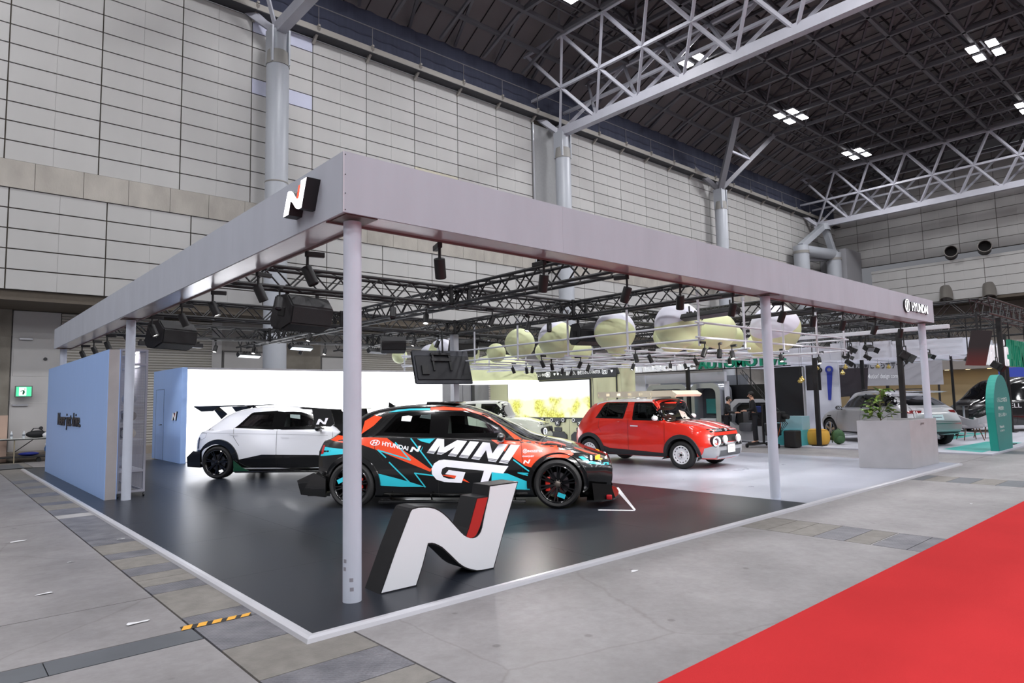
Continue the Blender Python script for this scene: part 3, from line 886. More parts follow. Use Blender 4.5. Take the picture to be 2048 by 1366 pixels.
# ---- track spotlights
LIT_SPOTS = []
def spot_proto(name, lit, watts=None, big=False):
    t = thing(name, 'proto', 'spotlight', (0,0,0))
    k = 1.0
    MB().cbox(-0.11,0.05,-0.02,0.02,-0.045,0.0,0.006).build('track_box', BLKP, t)
    st = MB().tube((0.03,0,-0.04),(0.03,0,-0.14),0.012,8).build('stem', BLKP, t)
    M = Matrix.Translation((0.03,0,-0.16)) @ Matrix.Rotation(math.radians(22),4,'Y') @ Matrix.Rotation(math.radians(10),4,'X')
    cn = MB().lathe([(0.0,0.03),(0.042,0.03),(0.045,0.02),(0.045,-0.13),(0.04,-0.135),(0.038,-0.12)], 20, M).build('can', BLKP, t, True)
    MB().lathe([(0.0,-0.118),(0.039,-0.118)], 20, M).build('lens', LENS if lit else LENS_OFF, cn)
    return t
sp_off = spot_proto('track_spotlight', False)
sp_on = spot_proto('track_spotlight', True)
n_off = [0]; n_on = [0]
def spot(x, y, z, rz, lit, label, group, aim=None, watts=SPOT_W, sc=1.0, emit_light=True, size=75):
    src = sp_on if lit else sp_off
    cnt = n_on if lit else n_off
    if cnt[0] == 0:
        o = src; o.location = (x,y,z); o.rotation_euler = (0,0,rz); o['label'] = label
    else:
        o = dup(src, (x,y,z), rz, label)
        for c_ in kids(o):
            if c_.type == 'LIGHT': bpy.data.objects.remove(c_)
    cnt[0] += 1
    o.scale = (sc, sc, sc)
    o['group'] = group
    if lit and emit_light:
        l = bpy.data.lights.new('spot_beam', 'SPOT'); l.energy = watts; l.spot_size = math.radians(size); l.spot_blend = 0.5
        l.shadow_soft_size = 0.05; l.color = (1.0, 0.98, 0.96)
        lo = bpy.data.objects.new('spot_beam', l); COL.objects.link(lo); lo.parent = o
        off = Vector((0.10, 0.03, -0.34))
        lo.location = off
        tgt = Vector(aim or (x+0.5*math.cos(rz), y+0.5*math.sin(rz), 0)) 
        d = Matrix.Rotation(-rz,3,'Z') @ (tgt - Vector((x,y,z)) ) - off
        lo.rotation_euler = d.to_track_quat('-Z','Y').to_euler()
    return o
G1 = 'track spotlights along the canopy beams'
AIMS = [(3.2,4.6,0.6),(3.7,4.0,0.6),(4.3,3.4,0.6),(4.6,2.9,0.6),(5.6,2.6,0.3),(9.4,5.0,0.6),(9.7,4.2,0.6),(10.2,3.6,0.6),(10.6,4.4,0.8),(11.6,3.6,0.4)]
ordn = ['first','second','third','fourth','fifth','sixth','seventh','eighth','ninth','tenth','eleventh','twelfth']
for i, (x, y) in enumerate(((1.57,0.70),(2.9,0.70),(4.28,0.70),(5.4,0.70),(6.69,0.70),(8.19,0.70),(9.28,0.70),(10.48,0.70),(12.0,0.70),(13.4,0.70))):
    spot(x, y, 2.985, -PI*0.5 + (i % 3-1)*0.35, True, '%s black track spotlight along the right canopy beam from the near corner' % ordn[i], G1, sc=1.15, aim=AIMS[i], watts=SPOT_W*1.5, size=60)
for i, (x, y) in enumerate(((0.79,1.71),(0.79,2.98),(0.79,4.5),(0.79,5.87),(0.79,7.5),(0.79,9.3),(0.79,11.0),(0.79,12.4),(0.79,13.8))):
    lit = i in (6, 7, 8)
    spot(x, y, 2.985, PI + (i % 2)*0.5-0.25, lit or i in (2,3,4,5), '%s black track spotlight along the left canopy beam from the near corner' % ordn[i], G1, sc=1.15, aim=(2.6+0.2*i, y+0.4, 0.3))

# ---- black lighting trusses
TM = mat('truss_black', (22, 22, 24), 0.45)
def black_truss(axis, c, a, b, label, skip_blocks=()):
    t = thing('lighting_truss', label, 'truss', (c, a, 3.33) if axis == 'y' else (a, c, 3.33), 0, 'black box trusses over the stand')
    L = b - a; h = 0.145
    P = (lambda s, u, z: (u, s, z)) if axis == 'y' else (lambda s, u, z: (s, u, z))
    for u in (-h, h):
        for z in (-h, h):
            MB().tube(P(0,u,z), P(L,u,z), 0.027, 8).build('chord', TM, t, True)
    n = int(round(L/0.29)); st = L/n
    for nm, f0, f1 in (('lattice', (-h,-h), (-h,h)), ('lattice', (h,-h), (h,h)), ('lattice', (-h,h), (h,h)), ('lattice', (-h,-h), (h,-h))):
        mb = MB()
        for k in range(n):
            p, q = (f0, f1) if k % 2 == 0 else (f1, f0)
            mb.tube(P(k*st, *p), P((k+1)*st, *q), 0.0135, 5)
        stuff(mb.build(nm, TM, t))
    return t
def jblock(t, axis, s):
    pass
names_x = {5.0: 'near black box truss running across the stand over the wrapped hatchback', 9.0: 'second black box truss running across the stand, behind the near one',
           13.0: 'third black box truss running across the stand, before the white video wall'}
for y, lb in names_x.items(): black_truss('x', y, 0.8, 14.3, lb)
names_y = {4.95: 'black box truss running in depth above the rear of the wrapped hatchback', 8.0: 'black box truss running in depth above the hanging screen',
           11.3: 'black box truss running in depth above the pale balls', 14.15: 'black box truss running in depth at the far end of the stand'}
for x, lb in names_y.items(): black_truss('y', x, 0.72, 15.4, lb)
for x in names_y:
    for y in names_x:
        o = MB().cbox(x-0.19,x+0.19,y-0.19,y+0.19,3.33-0.17,3.33+0.17,0.01)
        pass
# junction plates: bolted to the cross trusses
for y in names_x:
    tr_ = [o for o in bpy.data.objects if o.get('label') == names_x[y]][0]
    for x in names_y:
        for sx in (-1, 1):
            for sy in (-1, 1):
                MB().box(x-0.8+sx*0.19-0.03, x-0.8+sx*0.19+0.03, sy*0.17-0.02, sy*0.17+0.02, -0.18, 0.18).build('junction_plate', TM, tr_)
# hanging posts under the truss (one square grey post near the screen)
hp = tag(MB().cbox(7.87,8.03,8.97,9.13,0,3.17,0.012).build('square_post', mat('square_post_grey',(178,180,188),0.45)), 'square pale grey post rising behind the wrapped hatchback to the truss', 'post')

# loudspeakers
def speaker(x, y, z, rz, s, tilt, label):
    t = thing('loudspeaker', label, 'speaker', (x, y, z), rz, 'black loudspeakers hung from the trusses')
    M = Matrix.Rotation(tilt, 4, 'X')
    w, d, h = 0.33*s, 0.22*s, 0.235*s
    prof = [(-d,-h*0.55),(-d*0.2,-h),(d*0.75,-h),(d,-h*0.6),(d*0.8,h*0.8),(-d*0.35,h),(-d,h*0.45)]
    vs = [(M @ Vector((sx*w, p[0], p[1])))[:] for sx in (-1, 1) for p in prof]; n = len(prof)
    fs = [tuple(range(n)), tuple(range(2*n-1, n-1, -1))] + [(i, n+i, n+(i+1) % n, (i+1) % n) for i in range(n)]
    bm = bmesh.new()
    bv = [bm.verts.new(v) for v in vs]
    for f in fs: bm.faces.new([bv[i] for i in f])
    bmesh.ops.recalc_face_normals(bm, faces=bm.faces)
    bmesh.ops.bevel(bm, geom=list(bm.edges), offset=0.018*s, segments=2, affect='EDGES')
    me = bpy.data.meshes.new('cabinet'); bm.to_mesh(me); bm.free()
    link('cabinet', me, mat('speaker_cabinet', (30,30,32), 0.55, bump=0.2, bscale=120), t)
    for sx in (-1, 1):
        g = MB().cbox(sx*w-0.012, sx*w+0.012, -d*0.35, d*0.25, -h*0.25, h*0.25, 0.008)
        g.v = [(M @ Vector(v))[:] for v in g.v]; g.build('handle_recess', mat('recess_black',(6,6,7),0.7), t)
    gm = MB().box(-w*0.93, w*0.93, -d*0.1, d*0.7, -h-0.006, -h+0.004); gm.v = [(M @ Vector(v))[:] for v in gm.v]
    gm.build('grille', mat('speaker_grille',(12,12,13),0.7), t)
    bd = MB().cbox(w*0.72, w*0.8, d*0.5, d*0.58, -h-0.012, -h-0.004, 0.002); bd.v = [(M @ Vector(v))[:] for v in bd.v]
    bd.build('badge', mat('badge_silver',(190,190,195),0.3,0.7), t)
    for sx in (-0.72, 0.72):
        MB().box(sx*w-0.02, sx*w+0.02, -0.02, 0.02, h*0.6, h+0.12*s).build('hanging_bracket', BLACK, t)
    return t
speaker(2.28, 5.25, 2.88, math.radians(14), 1.15, math.radians(12), 'large black loudspeaker under the near truss, beside the corner post')
speaker(1.56, 9.5, 2.88, math.radians(24), 1.15, math.radians(8), 'black loudspeaker hung over the left side near the second post')
speaker(8.41, 9.3, 2.88, math.radians(-8), 1.0, math.radians(10), 'black loudspeaker above the hanging screen')
speaker(8.47, 5.05, 2.86, math.radians(-14), 1.0, math.radians(10), 'black loudspeaker hung before the pale striped balls')
speaker(6.7, 9.9, 2.93, math.radians(-25), 0.9, math.radians(8), 'black loudspeaker half hidden behind the left end of the hanging screen')

# hanging screen seen from behind
sc_ = thing('hanging_screen', 'large black flat screen hung from the truss with its back showing', 'screen', (7.40, 8.80, 2.33), math.radians(-10))
SM = Matrix.Rotation(math.radians(-20), 4, 'X')
def scb(x0,x1,y0,y1,z0,z1,name,m,b=0.006):
    g = MB().cbox(x0,x1,y0,y1,z0,z1,b); g.v = [(SM @ Vector(v))[:] for v in g.v]; return g.build(name, m, sc_)
scb(-0.74,0.74,-0.025,0.03,-0.43,0.43,'panel_back',mat('screen_back',(50,52,60),0.5))
scb(-0.70,0.70,-0.045,-0.02,-0.34,0.28,'rear_cover',mat('screen_back2',(30,31,36),0.55),0.02)
scb(-0.30,0.22,-0.10,-0.04,0.12,0.20,'mount_rail',BLACK); scb(-0.30,0.22,-0.10,-0.04,0.28,0.34,'mount_rail',BLACK)
for xx_ in (-0.28, 0.16): scb(xx_,xx_+0.05,-0.09,-0.04,-0.12,0.34,'mount_arm',BLACK)
scb(-0.58,-0.40,-0.09,-0.04,-0.22,0.02,'power_unit',BLKP)
scb(-0.76,0.76,0.03,0.034,-0.41,0.41,'screen_glass',mat('screen_glass',(8,8,10),0.1),0.001)
MB().tube((-0.02,-0.06,0.35),(-0.02,-0.02,0.88),0.022,10).build('hanger_pole', BLACK, sc_, True)
MB().path([(-0.1,-0.07,0.3),(-0.16,-0.12,0.5),(-0.06,-0.08,0.7),(-0.08,0,0.86)],0.008,6).build('cable', BLKP, sc_, True)

# bar shaped floods
def bar_flood(x, y, z, rz, ln, lit, label, tilt=30):
    t = thing('bar_floodlight', label, 'floodlight', (x, y, z), rz, 'bar shaped floodlights on the trusses')
    M = Matrix.Rotation(math.radians(tilt), 4, 'X')
    g = MB().cbox(-ln/2,ln/2,-0.06,0.06,-0.05,0.05,0.01); g.v = [(M @ Vector(v))[:] for v in g.v]; g.build('housing', BLKP, t)
    for k in range(int(ln/0.09)):
        g = MB().box(-ln/2+0.03+k*0.09,-ln/2+0.05+k*0.09,-0.06,0.06,0.05,0.085); g.v = [(M @ Vector(v))[:] for v in g.v]; g.build('cooling_fin', BLKP, t)
    g = MB().box(-ln/2+0.03,ln/2-0.03,-0.05,0.05,-0.056,-0.049); g.v = [(M @ Vector(v))[:] for v in g.v]
    g.build('light_panel', mat('bar_panel_lit',(255,255,255),0.4,emit=(226,238,244),estr=1.0) if lit else mat('bar_panel_dark',(90,92,98),0.3), t)
    for sx in (-0.36, 0.36):
        MB().bar((sx*ln,0,0.03),(sx*ln,0,0.2),0.02).build('yoke', BLACK, t)
bar_flood(8.55, 2.2, 2.98, math.radians(83), 1.25, False, 'long dark bar floodlight below the truss before the pale balls')
bar_flood(5.2, 11.9, 2.95, math.radians(20), 0.75, True, 'lit bar floodlight over the white hatchback, larger of two', -35)
bar_flood(4.8, 14.4, 2.9, math.radians(20), 0.75, True, 'lit bar floodlight over the white hatchback, smaller of two', -35)
bar_flood(7.6, 12.2, 2.95, math.radians(20), 0.8, False, 'dark bar floodlight left of the hanging screen', -30)
bar_flood(9.2, 9.2, 2.98, math.radians(15), 1.1, False, 'dark bar floodlight right of the hanging screen', 20)
bar_flood(2.3, 12.4, 2.95, 0.1, 1.4, False, 'dark lighting bar under the left trusses', 0)

G2 = 'track spotlights under the black trusses'
for (x,y,lit,lb,aim) in ((1.75,4.8,False,'unlit spotlight beside the large loudspeaker on the near truss',None),
        (3.6,4.8,False,'unlit spotlight right of the corner post under the near truss',None),
        (4.5,5.2,True,'lit spotlight under the near truss left of the junction',(3.2,4.6,0)),
        (5.7,4.9,True,'lit spotlight under the near truss right of the junction',(5.6,3.0,0)),
        (6.9,5.2,True,'bright spotlight under the truss between the balls',(5.2,1.6,0)),
        (7.3,5.0,False,'unlit spotlight under the near truss close to the pale ball',None),
        (4.2,9.2,True,'lit spotlight under the second truss over the white hatchback',(3.2,9.0,0)),
        (6.85,9.2,True,'bright spotlight left of the hanging screen',(6.0,8.0,0)),
        (7.6,9.3,True,'lit spotlight just above the hanging screen',(8.8,7.6,0)),
        (3.5,13.1,True,'lit spotlight under the third truss, first from the left',(3.6,11.8,0)),
        (4.5,13.2,True,'lit spotlight under the third truss, second from the left',(4.6,12.0,0)),
        (5.65,12.9,True,'bright spotlight under the third truss, third from the left',(5.6,11.6,0)),
        (6.3,12.8,True,'bright spotlight under the third truss, fourth from the left',(6.6,11.8,0))):
    spot(x, y, 3.165, (x*1.7) % 1.6, lit, lb, G2, aim=aim, sc=1.1)

# ---- video wall and blue walls
BLU = mat('blue_wall_laminate', (162, 194, 246), 0.5, noise=0.02, nscale=5, stretch=(1,4,0.2))
WGR = mat('wall_end_grey', (178, 172, 172), 0.6, noise=0.05, nscale=4)
led = thing('video_wall', 'long glowing plain white video wall behind the white hatchback', 'video wall', (3.42, 15.15, 0))
LEDM = mat('video_wall_lit', (255,255,255), 0.4, emit=(250,251,255), estr=LED_E)
MB().box(-0.05, 8.55, 0.03, 0.4, 0, 2.56).build('cabinet', mat('cabinet_grey',(176,174,178),0.6), led)
for i in range(17):
    for j in range(5):
        MB().box(i*0.5+0.0002, i*0.5+0.4998, 0.0, 0.03, 0.02+j*0.5, 0.0198+(j+1)*0.5).build('screen_tile', LEDM, led)
MB().box(-0.06, 8.56, -0.012, 0.03, 2.52, 2.575).build('top_trim', mat('cabinet_grey',(176,174,178),0.6), led)
MB().box(-0.06, 0.0, -0.012, 0.4, 0, 2.575).build('side_trim', mat('cabinet_grey',(176,174,178),0.6), led)
bd_ = thing('store_room_wall', 'light blue wall panel with a flush door beside the white video wall', 'wall panel', (3.2, 14.85, 0))
MB().cbox(0, 0.14, 0, 2.9, 0, 2.56, 0.004).build('wall_board', BLU, bd_)
MB().box(-0.004, 0.001, 1.72, 2.55, 0.01, 2.0).build('door_leaf', BLU, bd_)
DG = mat('door_gap_blue', (70,86,120), 0.7)
MB().box(-0.005,0.0,1.70,1.715,0.0,2.0).box(-0.005,0.0,2.555,2.57,0.0,2.0).box(-0.005,0.0,1.70,2.57,2.0,2.012).build('door_gap', DG, bd_)
MB().tube((-0.02,1.80,1.0),(-0.06,1.80,1.0),0.012,8).tube((-0.06,1.80,1.0),(-0.06,1.95,0.99),0.011,8).build('door_handle', mat('handle_dark',(40,42,48),0.3,0.8), bd_)
e4 = thing('wall_letter_emblem', 'small white and black letter emblem on the blue wall with the door', 'emblem', (3.17, 15.62, 1.14))
emblem(e4, frame_m((0,0,0),(0,-1,0),(0,0,1)), 0.32, 0.03)
bw = thing('slogan_wall', 'long light blue partition wall with raised black slogan at the left edge', 'wall panel', (0.345, 8.53, 0))
MB().cbox(0, 0.012, 0, 7.1, 0, 2.5, 0.002).build('blue_board', BLU, bw)
MB().box(0.012, 0.17, 0, 7.1, 0, 2.5).build('core', WGR, bw)
MB().box(0.17, 0.18, 0, 7.1, 0, 2.5).build('blue_board', BLU, bw)
sl = thing('slogan_letters', 'raised black slogan letters on the long blue partition', 'sign', (0.345, 13.75, 1.16))
vs, fs = fit_text('Never just drive.', 2.85, 0.36, bold=0.008, depth=0.018)
mb = MB(); mb.add([(frame_m((-0.010,0,-0.09),(0,-1,0),(0,0,1)) @ Vector(v))[:] for v in vs], fs)
mb.build('letters', mat('slogan_black',(30,32,40),0.4), sl)
# mesh locker behind the slogan wall
lk = thing('mesh_cage', 'tall grey steel mesh cage on castors between the blue partition and the post', 'cage', (0.53, 8.6, 0))
CGM = mat('cage_steel', (160,160,172), 0.45)
cg = MB()
for x in (0.0, 0.40):
    for y in (0.0, 2.4):
        MB().box(x, x+0.035, y, y+0.035, 0.08, 2.52).build('upright', CGM, lk)
for z in (0.08, 0.42, 2.24, 2.49):
    for y in (0.0, 2.4): MB().box(0.035, 0.40, y, y+0.03, z, z+0.035).build('rail', CGM, lk)
    for x in (0.0, 0.40): MB().box(x, x+0.03, 0.035, 2.4, z, z+0.035).build('rail', CGM, lk)
ms = MB()
for i in range(22): ms.bar((0.035+i*0.0166,0.014,0.1),(0.035+i*0.0166,0.014,2.5),0.003)
for i in range(120): ms.bar((0.035,0.014,0.1+i*0.02),(0.40,0.014,0.1+i*0.02),0.0022)
stuff(ms.build('front_mesh', CGM, lk))
ms = MB()
for i in range(80): ms.bar((0.415,0.035+i*0.03,0.1),(0.415,0.035+i*0.03,2.5),0.004)
stuff(ms.build('side_mesh', CGM, lk))
for z in (0.44, 0.95, 1.25, 1.55): MB().box(0.03, 0.40, 0.06, 2.4, z, z+0.02).build('shelf', mat('cage_shelf',(206,208,216),0.4), lk)
for x in (0.02, 0.41): MB().tube((x,0.02,0.03),(x+0.02,0.02,0.03),0.03,12).build('castor', BLKP, lk)
bagc = [(206,196,180),(120,112,104),(180,182,190),(60,60,66),(222,222,226)]
for i, (y, z, k) in enumerate(((0.25,0.97,0),(0.25,1.27,1),(0.25,1.57,2),(0.7,0.97,3),(0.7,1.27,4),(0.7,0.46,4))):
    b_ = MB(); b_.sphere((0.74,8.6+y,z+0.1), 0.1, 14, 9, (1.2,1.4,0.95))
    tag(b_.build('packed_bag', mat('bag_%d' % k, bagc[k], 0.8), None, True), ['beige packed bag on the lowest middle shelf of the mesh cage','brown packed bag on the second middle shelf of the mesh cage','pale packed bag on the top shelf of the mesh cage','dark packed bag further back on the mesh cage shelf','white packed bag further back on the mesh cage shelf','white packed bag on the bottom shelf of the mesh cage'][i], 'bag', 'bags packed in the mesh cage')

# ---- planter with a young tree
pt = thing('planter_box', 'big square concrete-look planter box at the far end of the stand', 'planter', (13.23, 0.82, 0))
PLM = mat('planter_concrete_look', (172,171,174), 0.5, noise=0.06, nscale=3)
PQ = [(12.33-13.23,1.26-0.82),(12.68-13.23,0.40-0.82),(14.2-13.23,0.37-0.82),(13.85-13.23,1.23-0.82)]
PQi = shrink2 = None
def inset_quad(q, d):
    return offs(q, -d)
PI_ = inset_quad(PQ, 0.035)
for i in range(4):
    a_, b_ = PQ[i], PQ[(i+1) % 4]; c_, d_ = PI_[(i+1) % 4], PI_[i]
    MB().prism([a_, b_, c_, d_], lambda u,v:(u,v,0.002), lambda u,v:(u,v,0.95)).build('side_board', PLM, pt)
MB().prism(inset_quad(PQ,0.04), lambda u,v:(u,v,0.60), lambda u,v:(u,v,0.76)).build('soil', mat('planter_soil',(70,56,44),0.95), pt)
hh = 0.43
roundel(pt, frame_m((0.06,-hh-0.006,0.86),(1,0,0),(0,0,1)), 0.035, 0.026, mat('label_dark',(40,38,40),0.4), 0, 'maker_roundel')
lettering('maker_name', 'HYUNDAI', 0.2, 0.035, frame_m((0.11,-hh-0.006,0.843),(1,0,0),(0,0,1)), mat('label_dark',(40,38,40),0.4), pt, bold=0.02)
pl_ = thing('young_tree', 'young leafy green tree planted in the concrete-look box', 'plant', (12.9, 1.0, 0.77))
STM = mat('twig_brown', (96,92,60), 0.8)
LEAF = mat('leaf_green', (92,126,52), 0.5, noise=0.25, nscale=3); LEAF2 = mat('leaf_pale_green', (150,176,84), 0.5, noise=0.2, nscale=3)
rnd = random.Random(3)
def leaf(p, d, ln, m):
    d = d.normalized(); s = d.cross(Vector((rnd.uniform(-.4,.4),rnd.uniform(-.4,.4),1))).normalized(); n = s.cross(d)
    w = ln*0.27
    vs = [p, p+d*ln*0.3+s*w*0.9+n*0.008, p+d*ln*0.65+s*w-n*0.004, p+d*ln*1.0-n*ln*0.12, p+d*ln*0.65-s*w-n*0.004, p+d*ln*0.3-s*w*0.9+n*0.008, p+d*ln*0.45-n*0.012]
    MB().add(vs, [(0,1,6),(1,2,6),(2,3,6),(3,4,6),(4,5,6),(5,0,6)]).build('leaf', m, pl_)
tops = []
MB().path([(0,0,-0.03),(0.02,0.01,0.2),(-0.02,0,0.4),(0.03,0,0.6),(0.05,-0.02,0.8)],0.012,7).build('trunk', STM, pl_, True)
for k in range(16):
    z = rnd.uniform(0.05, 0.78); a = rnd.uniform(0, 2*PI); ln = rnd.uniform(0.15, 0.36)*(1.0 if z > 0.3 else 0.8)
    b0 = Vector((0.01, 0, z)); b1 = b0 + Vector((math.cos(a)*ln, math.sin(a)*ln, rnd.uniform(0.0,0.2)))
    MB().path([b0, (b0+b1)/2+Vector((0,0,0.03)), b1],0.005,5).build('branch', STM, pl_, True)
    for q in range(9):
        t = rnd.uniform(0.35, 1.05); p = b0.lerp(b1, t)
        d = Vector((math.cos(a)+rnd.uniform(-1.2,1.2), math.sin(a)+rnd.uniform(-1.2,1.2), rnd.uniform(-0.5,0.7)))
        leaf(p, d, rnd.uniform(0.09, 0.16), LEAF2 if rnd.random() < 0.3 else LEAF)
# ================================================================ CAR BUILDER
# local axes of a car: x forward, y to its left, z up, origin on the ground below the middle of the wheelbase
def cinterp(pts, x):
    xs = [p[0] for p in pts]; ys = [p[1] for p in pts]
    return float(np.interp(x, xs, ys))
def pchip(pts, x):
    # monotone cubic through the control points
    xs = [p[0] for p in pts]; ys = [p[1] for p in pts]
    if x <= xs[0]: return ys[0]
    if x >= xs[-1]: return ys[-1]
    i = max(k for k in range(len(xs)-1) if xs[k] <= x)
    h = xs[i+1]-xs[i]
    def slope(k):
        if k <= 0 or k >= len(xs)-1:
            k0 = max(0, min(k, len(xs)-2)); return (ys[k0+1]-ys[k0])/(xs[k0+1]-xs[k0])
        d0 = (ys[k]-ys[k-1])/(xs[k]-xs[k-1]); d1 = (ys[k+1]-ys[k])/(xs[k+1]-xs[k])
        return 0 if d0*d1 <= 0 else 2*d0*d1/(d0+d1)
    m0, m1 = slope(i)*h, slope(i+1)*h; t = (x-xs[i])/h
    return (2*t**3-3*t*t+1)*ys[i] + (t**3-2*t*t+t)*m0 + (-2*t**3+3*t*t)*ys[i+1] + (t**3-t*t)*m1
def chaikin(pts, it=2):
    for _ in range(it):
        out = [pts[0]]
        for a, b in zip(pts[:-1], pts[1:]):
            out.append((a[0]*.75+b[0]*.25, a[1]*.75+b[1]*.25)); out.append((a[0]*.25+b[0]*.75, a[1]*.25+b[1]*.75))
        out.append(pts[-1]); pts = out
    return pts
def car_surface(S, ns=110):
    """watertight body shell from the curves in S"""
    xr, xf = S['xr'], S['xf']        # lists (z, x): rear and front outline
    xr_m = min(p[1] for p in xr); xf_m = max(p[1] for p in xf)
    rows = []
    for i in range(ns+1):
        s = i/ns
        s = 0.5 - 0.5*math.cos(PI*s)*(0.35) - 0.65*(0.5-s)       # denser at both ends
        s = min(max(s, 0), 1)
        xn = xr_m + (xf_m-xr_m)*s
        top = pchip(S['top'], xn); zb = pchip(S['belt'], xn); zb = min(zb, top-0.02)
        wb = pchip(S['wb'], xn); wm = pchip(S['wm'], xn); zm = S.get('zm', 0.62)
        zm = min(zm, zb-0.08)
        ws = pchip(S['ws'], xn); zs = pchip(S['sill'], xn)
        wr = pchip(S['wr'], xn)
        t = min(max((top-zb-0.06)/0.30, 0), 1); t = t*t*(3-2*t)
        rc = S.get('roofcrown', 0.045)
        sec = [(0, zs), (ws-0.10, zs), (ws, zs+0.04), (wm, zs+(zm-zs)*0.55), (wm, zm), (wb+0.012, zb-0.03), (wb, zb)]
        g6 = (wb-0.05+(wr-wb+0.05)*t, zb+(top-zb)*(0.45+(1-0.45)*t) - (rc+0.02)*t)
        g7 = (wb*0.80*(1-t)+(wr-0.09)*t, top-0.02*(1-t)-rc*0.42*t)
        sec += [g6, g7, (wb*0.45*(1-t)+wr*0.45*t, top-0.004), (0, top)]
        sec = chaikin(sec, 2)
        row = []
        # plan rounding toward both ends
        for y, z in sec:
            a = cinterp(xr, z); b = cinterp(xf, z)
            x = a + (b-a)*s
            rf, kf = S['plan_f']; rr, kr = S['plan_r']
            df = max(0, 1-(b-x)/rf); dr = max(0, 1-(x-a)/rr)
            y2 = y*(1-kf*df**2.2)*(1-kr*dr**2.2)
            row.append((x, y2, z))
        rows.append(row)
    m = len(rows[0]); mb = MB(); ring = []
    vs = []; idx = {}
    for i, row in enumerate(rows):
        for j, (x, y, z) in enumerate(row):
            idx[(i, j, 1)] = len(vs); vs.append((x, y, z))
            if j in (0, m-1): idx[(i, j, -1)] = idx[(i, j, 1)]
            else:
                idx[(i, j, -1)] = len(vs); vs.append((x, -y, z))
    fs = []
    for i in range(len(rows)-1):
        for j in range(m-1):
            fs.append((idx[(i,j,1)], idx[(i+1,j,1)], idx[(i+1,j+1,1)], idx[(i,j+1,1)]))
            fs.append((idx[(i,j,-1)], idx[(i,j+1,-1)], idx[(i+1,j+1,-1)], idx[(i+1,j,-1)]))
    for i, flip in ((0, 1), (len(rows)-1, -1)):
        for j in range(m-1):
            q = [idx[(i,j,1)], idx[(i,j+1,1)], idx[(i,j+1,-1)], idx[(i,j,-1)]]
            q2 = []
            for v in q:
                if v not in q2: q2.append(v)
            if len(q2) > 2: fs.append(tuple(q2 if flip == 1 else q2[::-1]))
    return vs, fs
def mesh_of(vs, fs, name='body'):
    me = bpy.data.meshes.new(name); me.from_pydata(vs, [], fs)
    bm = bmesh.new(); bm.from_mesh(me)
    bmesh.ops.remove_doubles(bm, verts=bm.verts, dist=1e-5)
    bmesh.ops.dissolve_degenerate(bm, edges=bm.edges, dist=1e-6)
    bmesh.ops.recalc_face_normals(bm, faces=bm.faces)
    bm.to_mesh(me); bm.free()
    return me
def boolean(me, cutters):
    o = bpy.data.objects.new('tmp_body', me); COL.objects.link(o)
    cs = []
    for cm in cutters:
        c = bpy.data.objects.new('tmp_cut', cm); COL.objects.link(c); cs.append(c)
        md = o.modifiers.new('cut', 'BOOLEAN'); md.operation = 'DIFFERENCE'; md.object = c; md.solver = 'MANIFOLD'
    dg = bpy.context.evaluated_depsgraph_get(); dg.update()
    out = bpy.data.meshes.new_from_object(o.evaluated_get(dg))
    for c in cs:
        cm = c.data; bpy.data.objects.remove(c); bpy.data.meshes.remove(cm)
    bpy.data.objects.remove(o); bpy.data.meshes.remove(me)
    out.materials.clear()
    return out
def prism_y(poly, y0, y1):
    mb = MB(); mb.prism(poly, lambda u, v: (u, y0, v), lambda u, v: (u, y1, v))
    return mesh_of(mb.v, mb.f, 'cutter')
def cyl_y(x, z, r, y0, y1, n=48):
    return prism_y([(x+r*math.cos(2*PI*i/n), z+r*math.sin(2*PI*i/n)) for i in range(n)], y0, y1)

